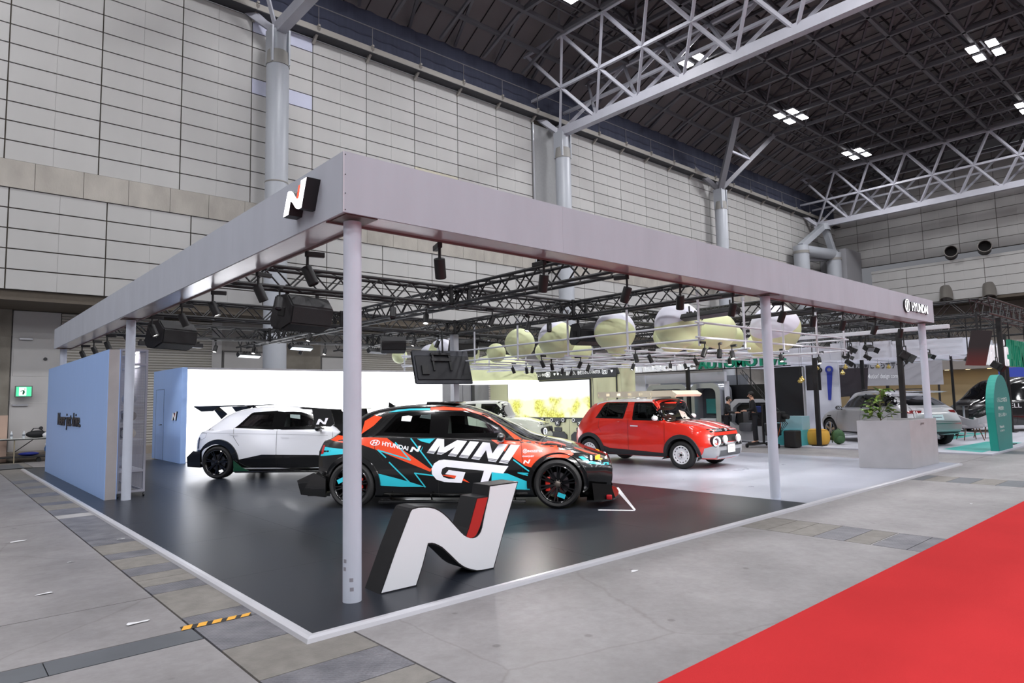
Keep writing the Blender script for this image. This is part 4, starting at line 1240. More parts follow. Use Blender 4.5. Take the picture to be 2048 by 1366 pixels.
class Car:
    def __init__(s, name, label, loc, rz, S, paint, z=0.0, group=None):
        s.root = thing(name, label, 'car', (loc[0], loc[1], z), math.radians(rz), group)
        s.S = S
        vs, fs = car_surface(S)
        me = mesh_of(vs, fs)
        s.bvh = BVHTree.FromPolygons([v.co[:] for v in me.vertices], [tuple(p.vertices) for p in me.polygons])
        cut = []
        r = S['wheel_r']; ra = S['arch_r']
        for xw in (S['xw_r'], S['xw_f']):
            for sd in (-1, 1):
                cut.append(cyl_y(xw, r, ra, sd*0.42, sd*1.4))
        for poly, y0, y1 in S.get('cuts', []):
            cut.append(prism_y(poly, y0, y1))
        me = boolean(me, cut)
        me.name = 'body'
        s.body = link('body', me, paint, s.root, True, 35)
        s.paint = paint
    def hit(s, o, d):
        h = s.bvh.ray_cast(Vector(o), Vector(d))
        return h[0], h[1]
    def side(s, x, z, sd):
        p, n = s.hit((x, sd*3, z), (0, -sd, 0))
        return p, n
    def project(s, me_vs, me_fs, kind, name, m, off, parent=None, step=0.06, thick=False):
        """drape a flat outline (2D verts + faces) over the body as a thin print or pane"""
        bm = bmesh.new()
        vv = [bm.verts.new((p[0], p[1], 0)) for p in me_vs]
        for f in me_fs:
            try: bm.faces.new([vv[i] for i in f])
            except ValueError: pass
        bmesh.ops.triangulate(bm, faces=bm.faces)
        xs = [p[0] for p in me_vs]; ys = [p[1] for p in me_vs]
        for ax, lo, hi in ((0, min(xs), max(xs)), (1, min(ys), max(ys))):
            k = math.floor(lo/step)*step + step
            while k < hi - 1e-4:
                co = (k, 0, 0) if ax == 0 else (0, k, 0); no = (1, 0, 0) if ax == 0 else (0, 1, 0)
                bmesh.ops.bisect_plane(bm, geom=list(bm.verts)+list(bm.edges)+list(bm.faces), dist=1e-5, plane_co=co, plane_no=no)
                k += step
        dead = []
        for v in bm.verts:
            a, b = v.co.x, v.co.y
            if kind == 'R': o, d = (a, -3, b), (0, 1, 0)
            elif kind == 'L': o, d = (a, 3, b), (0, -1, 0)
            elif kind == 'F': o, d = (4, a, b), (-1, 0, 0)
            elif kind == 'B': o, d = (-4, a, b), (1, 0, 0)
            else: o, d = (a, b, 4), (0, 0, -1)
            h, n = s.hit(o, d)
            if h is None: dead.append(v); continue
            if n.dot(Vector(d)) > 0: n = -n
            v.co = h + n*off
        if dead: bmesh.ops.delete(bm, geom=dead, context='VERTS')
        # drop stretched faces that fell off the silhouette
        bad = [f for f in bm.faces if max((e.calc_length() for e in f.edges)) > step*6]
        if bad: bmesh.ops.delete(bm, geom=bad, context='FACES')
        bmesh.ops.recalc_face_normals(bm, faces=bm.faces)
        me = bpy.data.meshes.new(name); bm.to_mesh(me); bm.free()
        return link(name, me, m, parent or s.root, True, 60)
    def decal(s, poly, kind, name, m, off=0.002, parent=None, step=0.06):
        return s.project(poly, tess(poly), kind, name, m, off, parent, step)
    def line(s, pts, w, kind, name, m, off=0.0025, parent=None, closed=False):
        """thin ribbon along a polyline"""
        vs = []; fs = []
        n = len(pts)
        seg = list(zip(pts[:-1], pts[1:])) + ([(pts[-1], pts[0])] if closed else [])
        for a, b in seg:
            a = Vector(a); b = Vector(b); d = (b-a).normalized(); q = Vector((-d.y, d.x))*w/2; e = d*w*0.45
            o = len(vs); vs += [tuple(a-q-e), tuple(b-q+e), tuple(b+q+e), tuple(a+q-e)]; fs.append((o, o+1, o+2, o+3))
        return s.project(vs, fs, kind, name, m, off, parent)
    def text(s, body, x, z, w, h, kind, name, m, off=0.004, shear=0.0, bold=0.0, skew=0.0, parent=None):
        vs, fs = fit_text(body, w, h, shear, bold)
        flip = -1 if kind in ('L', 'F') else 1
        vs = [(x+flip*v[0], z+v[1]+skew*v[0]) for v in vs]
        return s.project(vs, fs, kind, name, m, off, parent, 0.2)
    def flare(s, xw, sd, a0, a1, r0, r1, out, m, name='arch_flare'):
        r = s.S['wheel_r']; n = 28; vs = []; fs = []
        for i in range(n+1):
            a = math.radians(a0+(a1-a0)*i/n)
            ring = []
            for rr, o_, in_ in ((r0, out, 0), (r0, -0.08, 1), (r1, out*0.75, 0), (r1+0.012, -0.012, 0)):
                x = xw+rr*math.cos(a); z = r+rr*math.sin(a)
                h, nn = s.side(xw+(r1+0.03)*math.cos(a), r+(r1+0.03)*math.sin(a), sd)
                h2, _ = s.side(x, z, sd)
                y = abs(h.y) if h is not None else (abs(h2.y) if h2 is not None else 0.85)
                if h2 is not None: y = max(y, abs(h2.y)) if rr > r0 else y
                ring.append((x, sd*(y+o_), z))
            o = len(vs); vs += [ring[1], ring[0], ring[2], ring[3]]
            if i:
                for k in range(3): fs.append((o-4+k, o+k, o+k+1, o-4+k+1))
        mb = MB(); mb.add(vs, fs)
        return mb.build(name, m, s.root, True, 50)
    def wheel(s, xw, sd, kind, y_out, tire_w=0.25):
        r = s.S['wheel_r']
        t = thing_part('wheel', s.root, (xw, sd*y_out, r))
        M = frame_m((0,0,0), (1,0,0), (0,0,1)) if sd < 0 else frame_m((0,0,0), (-1,0,0), (0,0,1))
        # local z of M points outward; profile height 0 is the outer face
        rr = s.S['rim_r']
        prof = [(rr,-0.012),(rr+0.012,-0.004),((rr+r)/2,0.0),(r-0.03,-0.006),(r-0.008,-0.025),(r,-0.05),(r,-tire_w+0.05),(r-0.02,-tire_w+0.01),(rr,-tire_w)]
        MB().lathe(prof, 56, M).build('tire', mat('tire_rubber', (26,26,28), 0.75), t, True, 50)
        kind(t, M, rr, tire_w)
        return t
def thing_part(name, parent, loc):
    o = bpy.data.objects.new(name, None); COL.objects.link(o); o.empty_display_size = 0.05
    o.parent = parent; o.location = loc
    return o
RIMB = mat('rim_black_gloss', (14,14,16), 0.18, 0.3, coat=1.0)
RIMS = mat('rim_silver', (170,172,178), 0.25, 0.7)
BRK = mat('brake_disc', (120,120,124), 0.35, 0.9)
def rim_spokes(nsp, m, w0=0.05, w1=0.035, double=False, caliper=None, sticker=None, hubm=None):
    def f(t, M, rr, tw):
        MB().lathe([(rr,-0.012),(rr-0.012,-0.006),(rr-0.03,-0.02),(rr-0.035,-0.09),(rr-0.04,-tw+0.03)], 56, M).build('rim', m, t, True, 50)
        MB().lathe([(0.0,-0.075),(rr*0.62,-0.075),(rr*0.62,-0.10),(0.0,-0.10)], 40, M).build('brake_disc', BRK, t, True)
        if caliper:
            mb = MB(); mb.cbox(-0.035,0.035,-0.1,0.1,-0.055,0.0,0.012)
            K = M @ Matrix.Rotation(caliper[1], 4, 'Z') @ Matrix.Translation((rr*0.52,0,-0.03))
            mb.v = [(K @ Vector(v))[:] for v in mb.v]; mb.build('brake_caliper', caliper[0], t)
        MB().lathe([(0.0,-0.018),(0.03,-0.018),(0.04,-0.026),(0.062,-0.032),(0.065,-0.08)], 24, M).build('hub', hubm or m, t, True)
        for k in range(nsp):
            for dv in ((-0.10, 0.10) if double else (0.0,)):
                a = 2*PI*k/nsp + 0.2
                p = Vector((0.045*math.cos(a), 0.045*math.sin(a), -0.038)); b = a+dv
                q = Vector(((rr-0.02)*math.cos(b), (rr-0.02)*math.sin(b), -0.026))
                d = (q-p).normalized(); sv = Vector((-d.y, d.x, 0)).normalized()
                vs = []
                for c, w_ in ((p, w0), (q, w1)):
                    for u, z in ((-0.5,-0.02),(-0.32,0.012),(0.32,0.012),(0.5,-0.02)):
                        vs.append((M @ (c + sv*w_*u + Vector((0,0,z))))[:])
                MB().add(vs, [(0,1,5,4),(1,2,6,5),(2,3,7,6),(3,0,4,7),(0,3,2,1),(4,5,6,7)]).build('spoke', m, t)
        for k in range(5):
            a = 2*PI*k/5
            K = M @ Matrix.Translation((0.042*math.cos(a), 0.042*math.sin(a), -0.022))
            MB().lathe([(0,0),(0.007,0),(0.007,-0.01)], 8, K).build('lug_nut', m, t)
        if sticker:
            a = sticker[1]; c = Vector((rr*0.62*math.cos(a), rr*0.62*math.sin(a), -0.008)); d = Vector((math.cos(a+0.9), math.sin(a+0.9), 0)); e = Vector((-d.y, d.x, 0))
            MB().add([(M @ (c+d*u*0.055+e*v*0.03+Vector((0,0,0.0))))[:] for u, v in ((-1,-1),(1,-1),(1,1),(-1,1))], [(0,1,2,3)]).build('spoke_sticker', sticker[0], t)
    return f
def rim_steel(m, dark):
    def f(t, M, rr, tw):
        MB().lathe([(rr,-0.012),(rr-0.01,-0.004),(rr-0.025,-0.006),(rr-0.032,-0.03),(rr*0.72,-0.022),(rr*0.60,-0.03),(rr*0.5,-0.022),(0.08,-0.02),(0.07,-0.008),(0.0,-0.008)], 56, M).build('rim', m, t, True, 30)
        for k in range(14):
            a = 2*PI*k/14
            K = M @ Matrix.Rotation(a, 4, 'Z') @ Matrix.Translation((rr*0.80,0,0))
            mb = MB(); mb.box(-0.016,0.016,-0.014,0.014,-0.035,-0.0235); mb.v = [(K @ Vector(v))[:] for v in mb.v]
            mb.build('vent_hole', dark, t)
        for k in range(5):
            a = 2*PI*k/5; K = M @ Matrix.Translation((0.05*math.cos(a), 0.05*math.sin(a), -0.006))
            MB().lathe([(0,0.004),(0.009,0.004),(0.009,-0.01)], 8, K).build('lug_nut', mat('lug_red',(170,60,50),0.4) if k % 2 else dark, t)
        MB().lathe([(0.0,0.002),(0.028,0.002),(0.03,-0.01)], 20, M).build('hub_cap', dark, t, True)
    return f
def side_mirror(C, x, z, sd, m, arm, sc=1.0):
    h, n = C.side(x, z, sd); y = h.y
    t = thing_part('door_mirror', C.root, (x, y, z))
    mb = MB(); mb.sphere((0.0, sd*0.15*sc, 0.03*sc), 0.11*sc, 18, 12, (0.62, 1.0, 0.62))
    mb.v = [(min(v[0], 0.07) if v[0] > 0 else max(v[0], -0.035), v[1], v[2]) for v in mb.v]
    mb.build('mirror_shell', m, t, True, 50)
    mb = MB(); mb.sphere((-0.034, sd*0.15*sc, 0.03*sc), 0.095*sc, 14, 10, (0.06, 1.0, 0.6)); mb.build('mirror_glass', mat('mirror_silver',(200,205,210),0.05,1.0), t, True)
    MB().bar((0.02,-sd*0.03,-0.05*sc),(0.02,sd*0.12*sc,0.0),0.03).build('mirror_arm', arm, t)
    return t
GLASS_D = mat('dark_privacy_glass', (9,10,12), 0.04, spec=0.6)
FRIT = mat('window_black_border', (10,10,11), 0.12)
def clear_glass(name, tint, fac):
    m = bpy.data.materials.new(name); m.use_nodes = True
    nt = m.node_tree; nt.nodes.remove(nt.nodes['Principled BSDF'])
    out = nt.nodes['Material Output']
    tr = nt.nodes.new('ShaderNodeBsdfTransparent'); tr.inputs[0].default_value = tint
    gl = nt.nodes.new('ShaderNodeBsdfGlossy'); gl.inputs['Roughness'].default_value = 0.02
    fr = nt.nodes.new('ShaderNodeFresnel'); fr.inputs[0].default_value = 1.5
    mx = nt.nodes.new('ShaderNodeMixShader')
    nt.links.new(fr.outputs[0], mx.inputs[0]); nt.links.new(tr.outputs[0], mx.inputs[1]); nt.links.new(gl.outputs[0], mx.inputs[2])
    nt.links.new(mx.outputs[0], out.inputs[0])
    return m
GLASS_C = clear_glass('clear_side_glass', (0.88,0.95,0.92,1), 0)
GLASS_T = clear_glass('tinted_glass', (0.16,0.18,0.18,1), 0)
SEAMK = mat('panel_gap_dark', (10,10,11), 0.8)
def ring_of(outer, inner):
    """vertices and faces of the band between two outlines with equal point counts"""
    n = len(outer)
    return list(outer)+list(inner), [(i, (i+1) % n, n+(i+1) % n, n+i) for i in range(n)]
def shrink(poly, d): return offs(poly, -d)
def seat(C, x, y, m):
    t = thing_part('seat', C.root, (x, y, 0.30))
    MB().cbox(-0.25,0.25,-0.24,0.24,0.0,0.18,0.05).build('seat_base', m, t, True)
    mb = MB(); mb.cbox(-0.08,0.06,-0.23,0.23,0.14,0.72,0.05)
    K = Matrix.Rotation(math.radians(-14),4,'Y'); mb.v = [(K @ Vector((v[0]-0.2, v[1], v[2])))[:] for v in mb.v]; mb.build('backrest', m, t, True)
    mb = MB(); mb.cbox(-0.06,0.04,-0.13,0.13,0.74,0.93,0.035); mb.v = [(K @ Vector((v[0]-0.2, v[1], v[2])))[:] for v in mb.v]; mb.build('headrest', m, t, True)
SEATM = mat('seat_black', (22,22,24), 0.7)
# ================================================================ CARS ON THE STAND
HATCH = dict(
    xr=[(0.1,-1.93),(0.3,-2.08),(0.55,-2.06),(0.8,-2.07),(0.9,-2.03),(1.0,-1.98)],
    xf=[(0.06,2.02),(0.2,2.22),(0.38,2.27),(0.55,2.27),(0.65,2.22),(0.75,2.10)],
    top=[(-2.07,0.995),(-1.95,1.06),(-1.5,1.37),(-1.3,1.425),(-1.1,1.455),(-0.7,1.484),(-0.3,1.49),(0.05,1.455),(0.31,1.384),(0.58,1.27),(0.86,1.13),(1.13,1.0),(1.30,0.955),(1.67,0.89),(1.94,0.81),(2.1,0.74),(2.27,0.66)],
    belt=[(-2.07,0.95),(-1.6,1.0),(-1.27,1.03),(-0.1,0.995),(0.98,0.945),(1.2,0.92),(1.67,0.845),(2.0,0.755),(2.27,0.61)],
    wb=[(-2.07,0.78),(-1.6,0.84),(-0.5,0.86),(0.8,0.86),(1.5,0.84),(2.0,0.79),(2.27,0.72)],
    wm=[(-2.07,0.86),(-1.5,0.945),(-0.8,0.92),(0,0.915),(0.8,0.92),(1.5,0.945),(2.0,0.90),(2.27,0.82)],
    ws=[(-2.07,0.80),(-1.5,0.90),(0,0.90),(1.5,0.90),(2.27,0.78)],
    wr=[(-2.07,0.62),(-1.5,0.55),(-0.5,0.61),(0.3,0.60),(0.9,0.63),(1.3,0.7),(2.27,0.6)],
    sill=[(-2.07,0.24),(-1.5,0.14),(0,0.125),(1.5,0.13),(2.0,0.11),(2.27,0.10)],
    plan_f=(0.62,0.20), plan_r=(0.35,0.12), wheel_r=0.335, arch_r=0.368, rim_r=0.262, xw_r=-1.49, xw_f=1.5)
RW = [(-1.14,1.05),(-1.09,1.09),(-0.90,1.32),(-0.85,1.345),(-0.32,1.372),(-0.30,1.01)]
FW = [(-0.13,1.345),(0.03,1.345),(0.197,1.332),(0.36,1.28),(0.533,1.205),(0.66,1.125),(0.80,1.025),(0.79,0.998),(-0.12,1.005)]
CABIN = [(-1.3,0.70),(-1.3,1.02),(-0.95,1.27),(-0.6,1.37),(0.0,1.37),(0.25,1.31),(0.95,0.955),(0.9,0.70)]
HATCH['cuts'] = [(CABIN,-0.52,0.52)] + [(shrink(w,0.035),s_*0.4,s_*1.3) for w in (RW,FW) for s_ in (-1,1)]
LINE_M = mat('cabin_lining', (24,24,26), 0.8)
def finish_body(C):
    """give the cut faces inside the shell their dark lining"""
    me = C.body.data; me.materials.append(LINE_M)
    for p in me.polygons:
        h = C.bvh.find_nearest(p.center)
        if h[0] is None or h[3] > 0.012: p.material_index = 1
def greenhouse(C, wins, sides=('R','L'), grow=0.012, border=0.045):
    for w, g in wins:
        for sd in sides:
            o = offs(w, grow); i_ = shrink(w, border)
            fr = C.project(*ring_of(o, i_), sd, 'window_frame', FRIT, 0.004, None, 0.08)
            C.project(i_, tess(i_), sd, 'window_glass', g, 0.002, fr, 0.12)
def windscreen(C, x0, x1, wtop, wbot, m, name='windscreen', off=0.004, back=False):
    poly = [(x0,-wtop),(x0,wtop),(x1,wbot),(x1,-wbot)]
    return C.decal(poly, 'T', name, m, off, None, 0.08)
def make_hatch(name, label, loc, rz, paint, white=False):
    C = Car(name, label, loc, rz, HATCH, paint)
    finish_body(C)
    greenhouse(C, ((RW, GLASS_T), (FW, GLASS_C)))
    windscreen(C, 0.36, 1.24, 0.50, 0.68, GLASS_D)
    windscreen(C, -1.93, -1.50, 0.62, 0.48, GLASS_D, 'rear_glass')
    for sd in ('R','L'):
        # B pillar cover between the two side panes
        C.decal([(-0.315,1.005),(-0.318,1.372),(-0.12,1.35),(-0.11,1.0)], sd, 'pillar_cover', FRIT, 0.003)
        for pts in ([(-0.21,1.0),(-0.2,0.16)], [(0.99,0.93),(1.0,0.85),(1.02,0.45)], [(-1.18,1.04),(-1.15,0.85),(-1.02,0.68)], [(-1.0,0.22),(0.95,0.2)]):
            C.line(pts, 0.007, sd, 'door_gap', SEAMK)
    C.line([(1.28,-0.72),(1.28,0.72)], 0.012, 'T', 'bonnet_gap', SEAMK)
    for s_ in (-1,1): C.line([(1.28,s_*0.74),(1.7,s_*0.73),(2.05,s_*0.62)], 0.008, 'T', 'bonnet_gap', SEAMK)
    for y in (-0.3,0.3): seat(C, 0.05, y, SEATM)
    for y in (-0.28,0.28): seat(C, -0.75, y, SEATM)
    st = MB(); K = Matrix.Translation((0.45,-0.32,0.93)) @ Matrix.Rotation(math.radians(66),4,'Y')
    st.lathe([(0.17+0.014*math.cos(t), 0.014*math.sin(t)) for t in [2*PI*k/8 for k in range(8)]], 28, K, True)
    st.build('steering_wheel', SEATM, C.root, True)
    MB().cbox(0.52,0.90,-0.5,0.5,0.70,0.93,0.05).build('dashboard', LINE_M, C.root, True)
    fin = MB(); fin.prism([(-1.22,1.44),(-1.06,1.44),(-1.14,1.475),(-1.21,1.52)], lambda u,v:(u,-0.02,v), lambda u,v:(u,0.02,v)); fin.build('roof_fin', FRIT, C.root)
    return C
# ---- the wrapped hatchback
PB = mat('black_gloss_wrap', (12,12,13), 0.22, coat=1.0, noise=0.02, spec=0.6)
PO = mat('orange_wrap', (222,72,38), 0.28, coat=0.6)
PT = mat('teal_wrap', (48,186,206), 0.28, coat=0.6)
PWH = mat('white_wrap', (226,226,236), 0.35, coat=0.4)
MINI_L = 'black, orange and teal wrapped racing hatchback with big white lettering along its side'
mini = make_hatch('racing_hatchback', MINI_L, (4.43,4.09), -48.58, PB)
mm = mini
O = lambda poly, m, k='R', off=0.0018: mm.decal(poly, k, 'livery_panel', m, off)
for k in ('R','L'):
    fx = (lambda p: p)
    O([(-1.886,0.977),(-1.779,1.045),(-1.61,1.025),(-1.332,1.012),(-1.332,0.902),(-1.609,0.931)], PO, k)
    O([(-1.332,1.014),(-1.179,1.012),(-0.973,1.0),(-0.771,0.855),(-0.602,0.761),(-0.473,0.684),(-0.288,0.558),(-0.32,0.516),(-0.733,0.679),(-1.1,0.824),(-1.332,0.902)], PO, k)
    O([(-0.941,0.99),(-0.875,0.99),(-0.576,0.823),(-0.288,0.571),(-0.319,0.558),(-0.603,0.748),(-0.732,0.83)], PB, k, 0.0024)
    O([(-1.393,1.247),(-1.253,1.327),(-1.12,1.30),(-1.226,1.174),(-1.383,1.06)], PO, k)
    O([(0.97,0.93),(1.018,0.95),(1.152,0.925),(1.4,0.895),(1.595,0.86),(1.679,0.79),(1.734,0.736),(1.65,0.69),(1.373,0.71),(1.227,0.65),(1.13,0.57),(1.061,0.587),(0.897,0.695),(0.836,0.747),(0.984,0.869)], PO, k)
    O([(0.561,0.956),(0.97,0.93),(0.979,0.879),(0.818,0.891),(0.763,0.789),(0.671,0.883)], PO, k)
    O([(-0.389,1.429),(-0.189,1.436),(0.155,1.40),(0.416,1.309),(0.712,1.125),(1.005,0.95),(0.90,0.955),(0.66,1.145),(0.415,1.285),(0.154,1.372),(-0.163,1.385),(-0.376,1.387)], PO, k, 0.005)
    O([(-1.036,1.365),(-0.914,1.399),(-0.698,1.416),(-0.389,1.415),(-0.389,1.388),(-0.698,1.39),(-0.914,1.37)], PT, k, 0.0055)
    O([(-2.0,0.88),(-1.633,0.85),(-1.632,0.778),(-2.03,0.742)], PT, k)
    O([(-0.523,0.985),(-0.258,0.985),(-0.336,0.916),(-0.458,0.947)], PT, k)
    O([(-1.12,0.50),(-1.048,0.488),(-0.787,0.419),(-0.579,0.361),(-0.399,0.303),(-0.735,0.304),(-1.088,0.326),(-1.10,0.40)], PT, k)
    O([(0.572,0.51),(0.798,0.484),(1.082,0.37),(1.11,0.256),(0.918,0.263),(0.565,0.38)], PT, k)
    O([(-0.166,0.47),(0.09,0.469),(0.216,0.382),(0.254,0.357),(0.0,0.43)], PO, k)
    for l in ([(-1.1,0.829),(-0.982,0.727)],[(-1.1,0.829),(-0.616,0.686),(-0.842,0.932)],[(-0.611,0.985),(-0.288,0.59)],[(-0.922,0.651),(-0.618,0.361)],[(-0.399,0.303),(-0.547,0.498),(-0.243,0.458)],[(0.889,0.672),(1.128,0.499)],[(1.121,0.45),(0.948,0.493),(1.127,0.482)]):
        mm.line(l, 0.018, k, 'livery_stripe', PT, 0.003)
# front corner: teal brow, orange bonnet patch
O([(1.80,0.70),(1.85,0.705),(1.957,0.644),(2.084,0.612),(2.22,0.60),(2.22,0.57),(2.083,0.584),(1.93,0.61)], PT)
mm.decal([(1.75,-0.66),(1.95,-0.60),(2.12,-0.42),(2.05,-0.36),(1.85,-0.45),(1.72,-0.56)], 'T', 'livery_panel', PO, 0.002)
mm.decal([(1.34,-0.70),(1.60,-0.72),(1.62,-0.58),(1.5,-0.48),(1.34,-0.55)], 'T', 'livery_panel', PO, 0.002)
mm.line([(1.45,-0.60),(1.62,-0.66)], 0.02, 'T', 'livery_stripe', PWH, 0.003)
# big letters
def bil(q, u, v):
    TL, TR, BR, BL = q
    a = (TL[0]+(TR[0]-TL[0])*u, TL[1]+(TR[1]-TL[1])*u); b = (BL[0]+(BR[0]-BL[0])*u, BL[1]+(BR[1]-BL[1])*u)
    return (a[0]+(b[0]-a[0])*v, a[1]+(b[1]-a[1])*v)
Q = [(-0.225,0.984),(0.976,0.875),(0.801,0.621),(-0.374,0.783)]
LET = [[(0,0),(0.085,0),(0.155,0.52),(0.245,0),(0.366,0),(0.366,1),(0.265,1),(0.275,0.42),(0.185,1),(0.125,1),(0.09,0.42),(0.09,1),(0,1)],
       [(0.402,0),(0.51,0),(0.51,1),(0.402,1)],
       [(0.556,0),(0.64,0),(0.755,0.58),(0.755,0),(0.857,0),(0.857,1),(0.765,1),(0.655,0.42),(0.655,1),(0.556,1)],
       [(0.893,0),(1,0),(1,1),(0.893,1)]]
for k in ('R','L'):
    for lt in LET: mm.decal([bil(Q,u,v) for u, v in lt], k, 'big_letter', PWH, 0.0032)
    for sgn in range(3):
        v = 0.86+sgn*0.045
        for lt in LET:
            us = [p[0] for p in lt]; mm.line([bil(Q,min(us),v), bil(Q,max(us),v)], 0.0055, k, 'letter_fade_line', PB, 0.0042)
    mm.decal([(-0.189,0.677),(-0.112,0.686),(0.813,0.587),(0.735,0.484),(0.572,0.505),(0.514,0.363),(0.408,0.363),(0.462,0.526),(0.091,0.563),(-0.087,0.584),(-0.144,0.557),(-0.16,0.495),(-0.13,0.44),(-0.051,0.415),(0.038,0.415),(0.059,0.457),(-0.101,0.482),(-0.05,0.539),(0.193,0.505),(0.134,0.355),(-0.116,0.371),(-0.231,0.406),(-0.294,0.484),(-0.299,0.558),(-0.262,0.633)], k, 'big_letter', PWH, 0.0032)
# maker lettering and sponsors on the right side
n = 28; cx_, cz_, rx_, rz_ = -1.15, 0.936, 0.075, 0.042
rg, rf_ = ring_of([(cx_+rx_*math.cos(2*PI*i/n), cz_+rz_*math.sin(2*PI*i/n)) for i in range(n)], [(cx_+rx_*0.82*math.cos(2*PI*i/n), cz_+rz_*0.8*math.sin(2*PI*i/n)) for i in range(n)])
mm.project(rg, rf_, 'R', 'roundel', PWH, 0.0035)
mm.line([(cx_-0.04,cz_-0.03),(cx_-0.012,cz_+0.03)],0.014,'R','roundel_letter',PWH,0.0036); mm.line([(cx_+0.012,cz_-0.03),(cx_+0.04,cz_+0.03)],0.014,'R','roundel_letter',PWH,0.0036); mm.line([(cx_-0.02,cz_-0.004),(cx_+0.02,cz_+0.004)],0.013,'R','roundel_letter',PWH,0.0036)
mm.text('HYUNDAI', -1.045, 0.895, 0.40, 0.062, 'R', 'maker_name', PWH, 0.0035, 0.1, 0.03, -0.20)
def emb_decal(x, z, s, kind='R', sk=0.0):
    mm.decal([(x+u*s, z+v*s+sk*u*s) for u, v in EMB], kind, 'letter_emblem', PWH, 0.0035)
emb_decal(-0.625, 0.80, 0.115)
mm.line([(-0.463,0.80),(-0.435,0.868)],0.007,'R','emblem_stripe',PT,0.0036)
mm.text('INOZETEK', 1.085, 0.775, 0.215, 0.032, 'R', 'sponsor_name', PWH, 0.0035, 0, 0.02)
rg, rf_ = ring_of([(1.05+0.03*math.cos(2*PI*i/16), 0.792+0.03*math.sin(2*PI*i/16)) for i in range(16)], [(1.05+0.024*math.cos(2*PI*i/16), 0.792+0.024*math.sin(2*PI*i/16)) for i in range(16)])
mm.project(rg, rf_, 'R', 'sponsor_ring', PWH, 0.0035); mm.line([(1.04,0.805),(1.06,0.803),(1.042,0.783),(1.062,0.781)],0.006,'R','sponsor_mark',PWH,0.0035)
mm.text('VINAKQUEST', 1.01, 0.706, 0.17, 0.026, 'R', 'sponsor_name', PWH, 0.0035, 0.2, 0.02)
emb_decal(1.02, 0.622, 0.075)
# arch lips, skirts, splitter, diffuser, wing
for sd in (-1,1):
    for xw in (HATCH['xw_r'], HATCH['xw_f']):
        mm.flare(xw, sd, -8, 188, 0.366, 0.43, 0.022, PB)
    MB().cbox(-1.06,1.06,sd*0.955-0.06,sd*0.955+0.06,0.085,0.125,0.012).build('side_skirt', PB, mm.root, True)
    for x in (-0.9,-0.3,0.3,0.9): MB().bar((x,sd*0.9,0.12),(x,sd*0.97,0.2),0.02).build('skirt_stay', PB, mm.root)
    vs = [(-2.33,sd*0.90,0.40),(-2.06,sd*0.93,0.515),(-1.87,sd*0.955,0.425),(-1.87,sd*0.955,0.165),(-2.27,sd*0.90,0.195)]
    mb = MB(); vs2 = [(v[0], v[1]-sd*0.05, v[2]) for v in vs]
    mb.add(vs+vs2, [(0,1,2,3,4),(9,8,7,6,5)]+[(i,(i+1)%5,5+(i+1)%5,5+i) for i in range(5)]); mb.build('diffuser_end', PB, mm.root)
mb = MB(); prof = [(-2.33,0.40),(-2.06,0.515),(-1.9,0.42),(-1.9,0.2),(-2.27,0.195)]
mb.prism(prof, lambda u,v:(u,-0.86,v), lambda u,v:(u,0.86,v)); mb.build('rear_diffuser', PB, mm.root)
for i in range(6): MB().box(-2.30,-1.95,-0.6+i*0.24,-0.585+i*0.24,0.13,0.3).build('diffuser_fin', PB, mm.root)
sp_ = [(1.9,-0.93),(2.10,-0.92),(2.27,-0.72),(2.35,-0.4),(2.37,0),(2.35,0.4),(2.27,0.72),(2.10,0.92),(1.9,0.93)]
MB().prism(sp_, lambda u,v:(u,v,0.085), lambda u,v:(u,v,0.11)).build('front_splitter', PB, mm.root)
for sd in (-1,1): MB().cbox(2.17,2.25,sd*0.80-0.02,sd*0.80+0.02,0.10,0.17,0.015).build('splitter_tip', mat('splitter_red',(190,30,40),0.35), mm.root, True)
for sd in (-1,1):
    MB().add([(2.0,sd*0.90,0.11),(2.30,sd*0.70,0.11),(2.24,sd*0.72,0.30),(1.98,sd*0.90,0.34)], [(0,1,2,3)]).add([(2.0,sd*0.885,0.11),(2.29,sd*0.69,0.11),(2.23,sd*0.71,0.30),(1.98,sd*0.885,0.34)], [(3,2,1,0)]).build('canard', mat('canard_black',(10,10,11),0.5,spec=0.2), mm.root)
    t = thing_part('headlamp', mm.root, (0,0,0))
    k = 'R' if sd < 0 else 'L'
    mm.decal([(1.93,0.715),(2.10,0.70),(2.24,0.65),(2.23,0.612),(2.10,0.625),(1.94,0.64)], k, 'lamp_housing', mat('lamp_dark',(26,26,28),0.1), 0.004, t)
    for xx in (1.96,2.17): mm.decal([(xx,0.65),(xx+0.03,0.645),(xx+0.03,0.70-(xx-1.96)*0.15),(xx,0.705-(xx-1.96)*0.15)], k, 'pixel_lamp', mat('pixel_lit',(255,255,255),0.3,emit=(240,246,255),estr=2.0), 0.006, t)
    mm.decal([(2.03,0.65),(2.13,0.64),(2.13,0.685),(2.03,0.695)], k, 'indicator', mat('indicator_amber',(255,150,30),0.3,emit=(255,140,20),estr=1.8), 0.006, t)
    tl = thing_part('tail_lamp', mm.root, (0,0,0))
    mm.decal([(-2.0,0.90),(-1.96,0.90),(-1.97,0.78),(-2.02,0.77)], k, 'lamp_lens', mat('tail_red',(170,16,22),0.15,coat=1.0), 0.004, tl)
mm.decal([(-0.62,0.20),(0.62,0.20),(0.55,0.42),(-0.55,0.42)], 'F', 'lower_grille', mat('grille_black',(8,8,9),0.5), 0.004)
mm.decal([(-0.60,0.47),(0.60,0.47),(0.62,0.53),(-0.62,0.53)], 'F', 'badge_strip', mat('badge_strip_silver',(190,194,202),0.25,0.5), 0.004)
mm.decal([(0.60-u*0.10, 0.475+v*0.07) for u, v in EMB], 'F', 'letter_emblem', PWH, 0.007)
wg = thing_part('rear_wing', mm.root, (0,0,0))
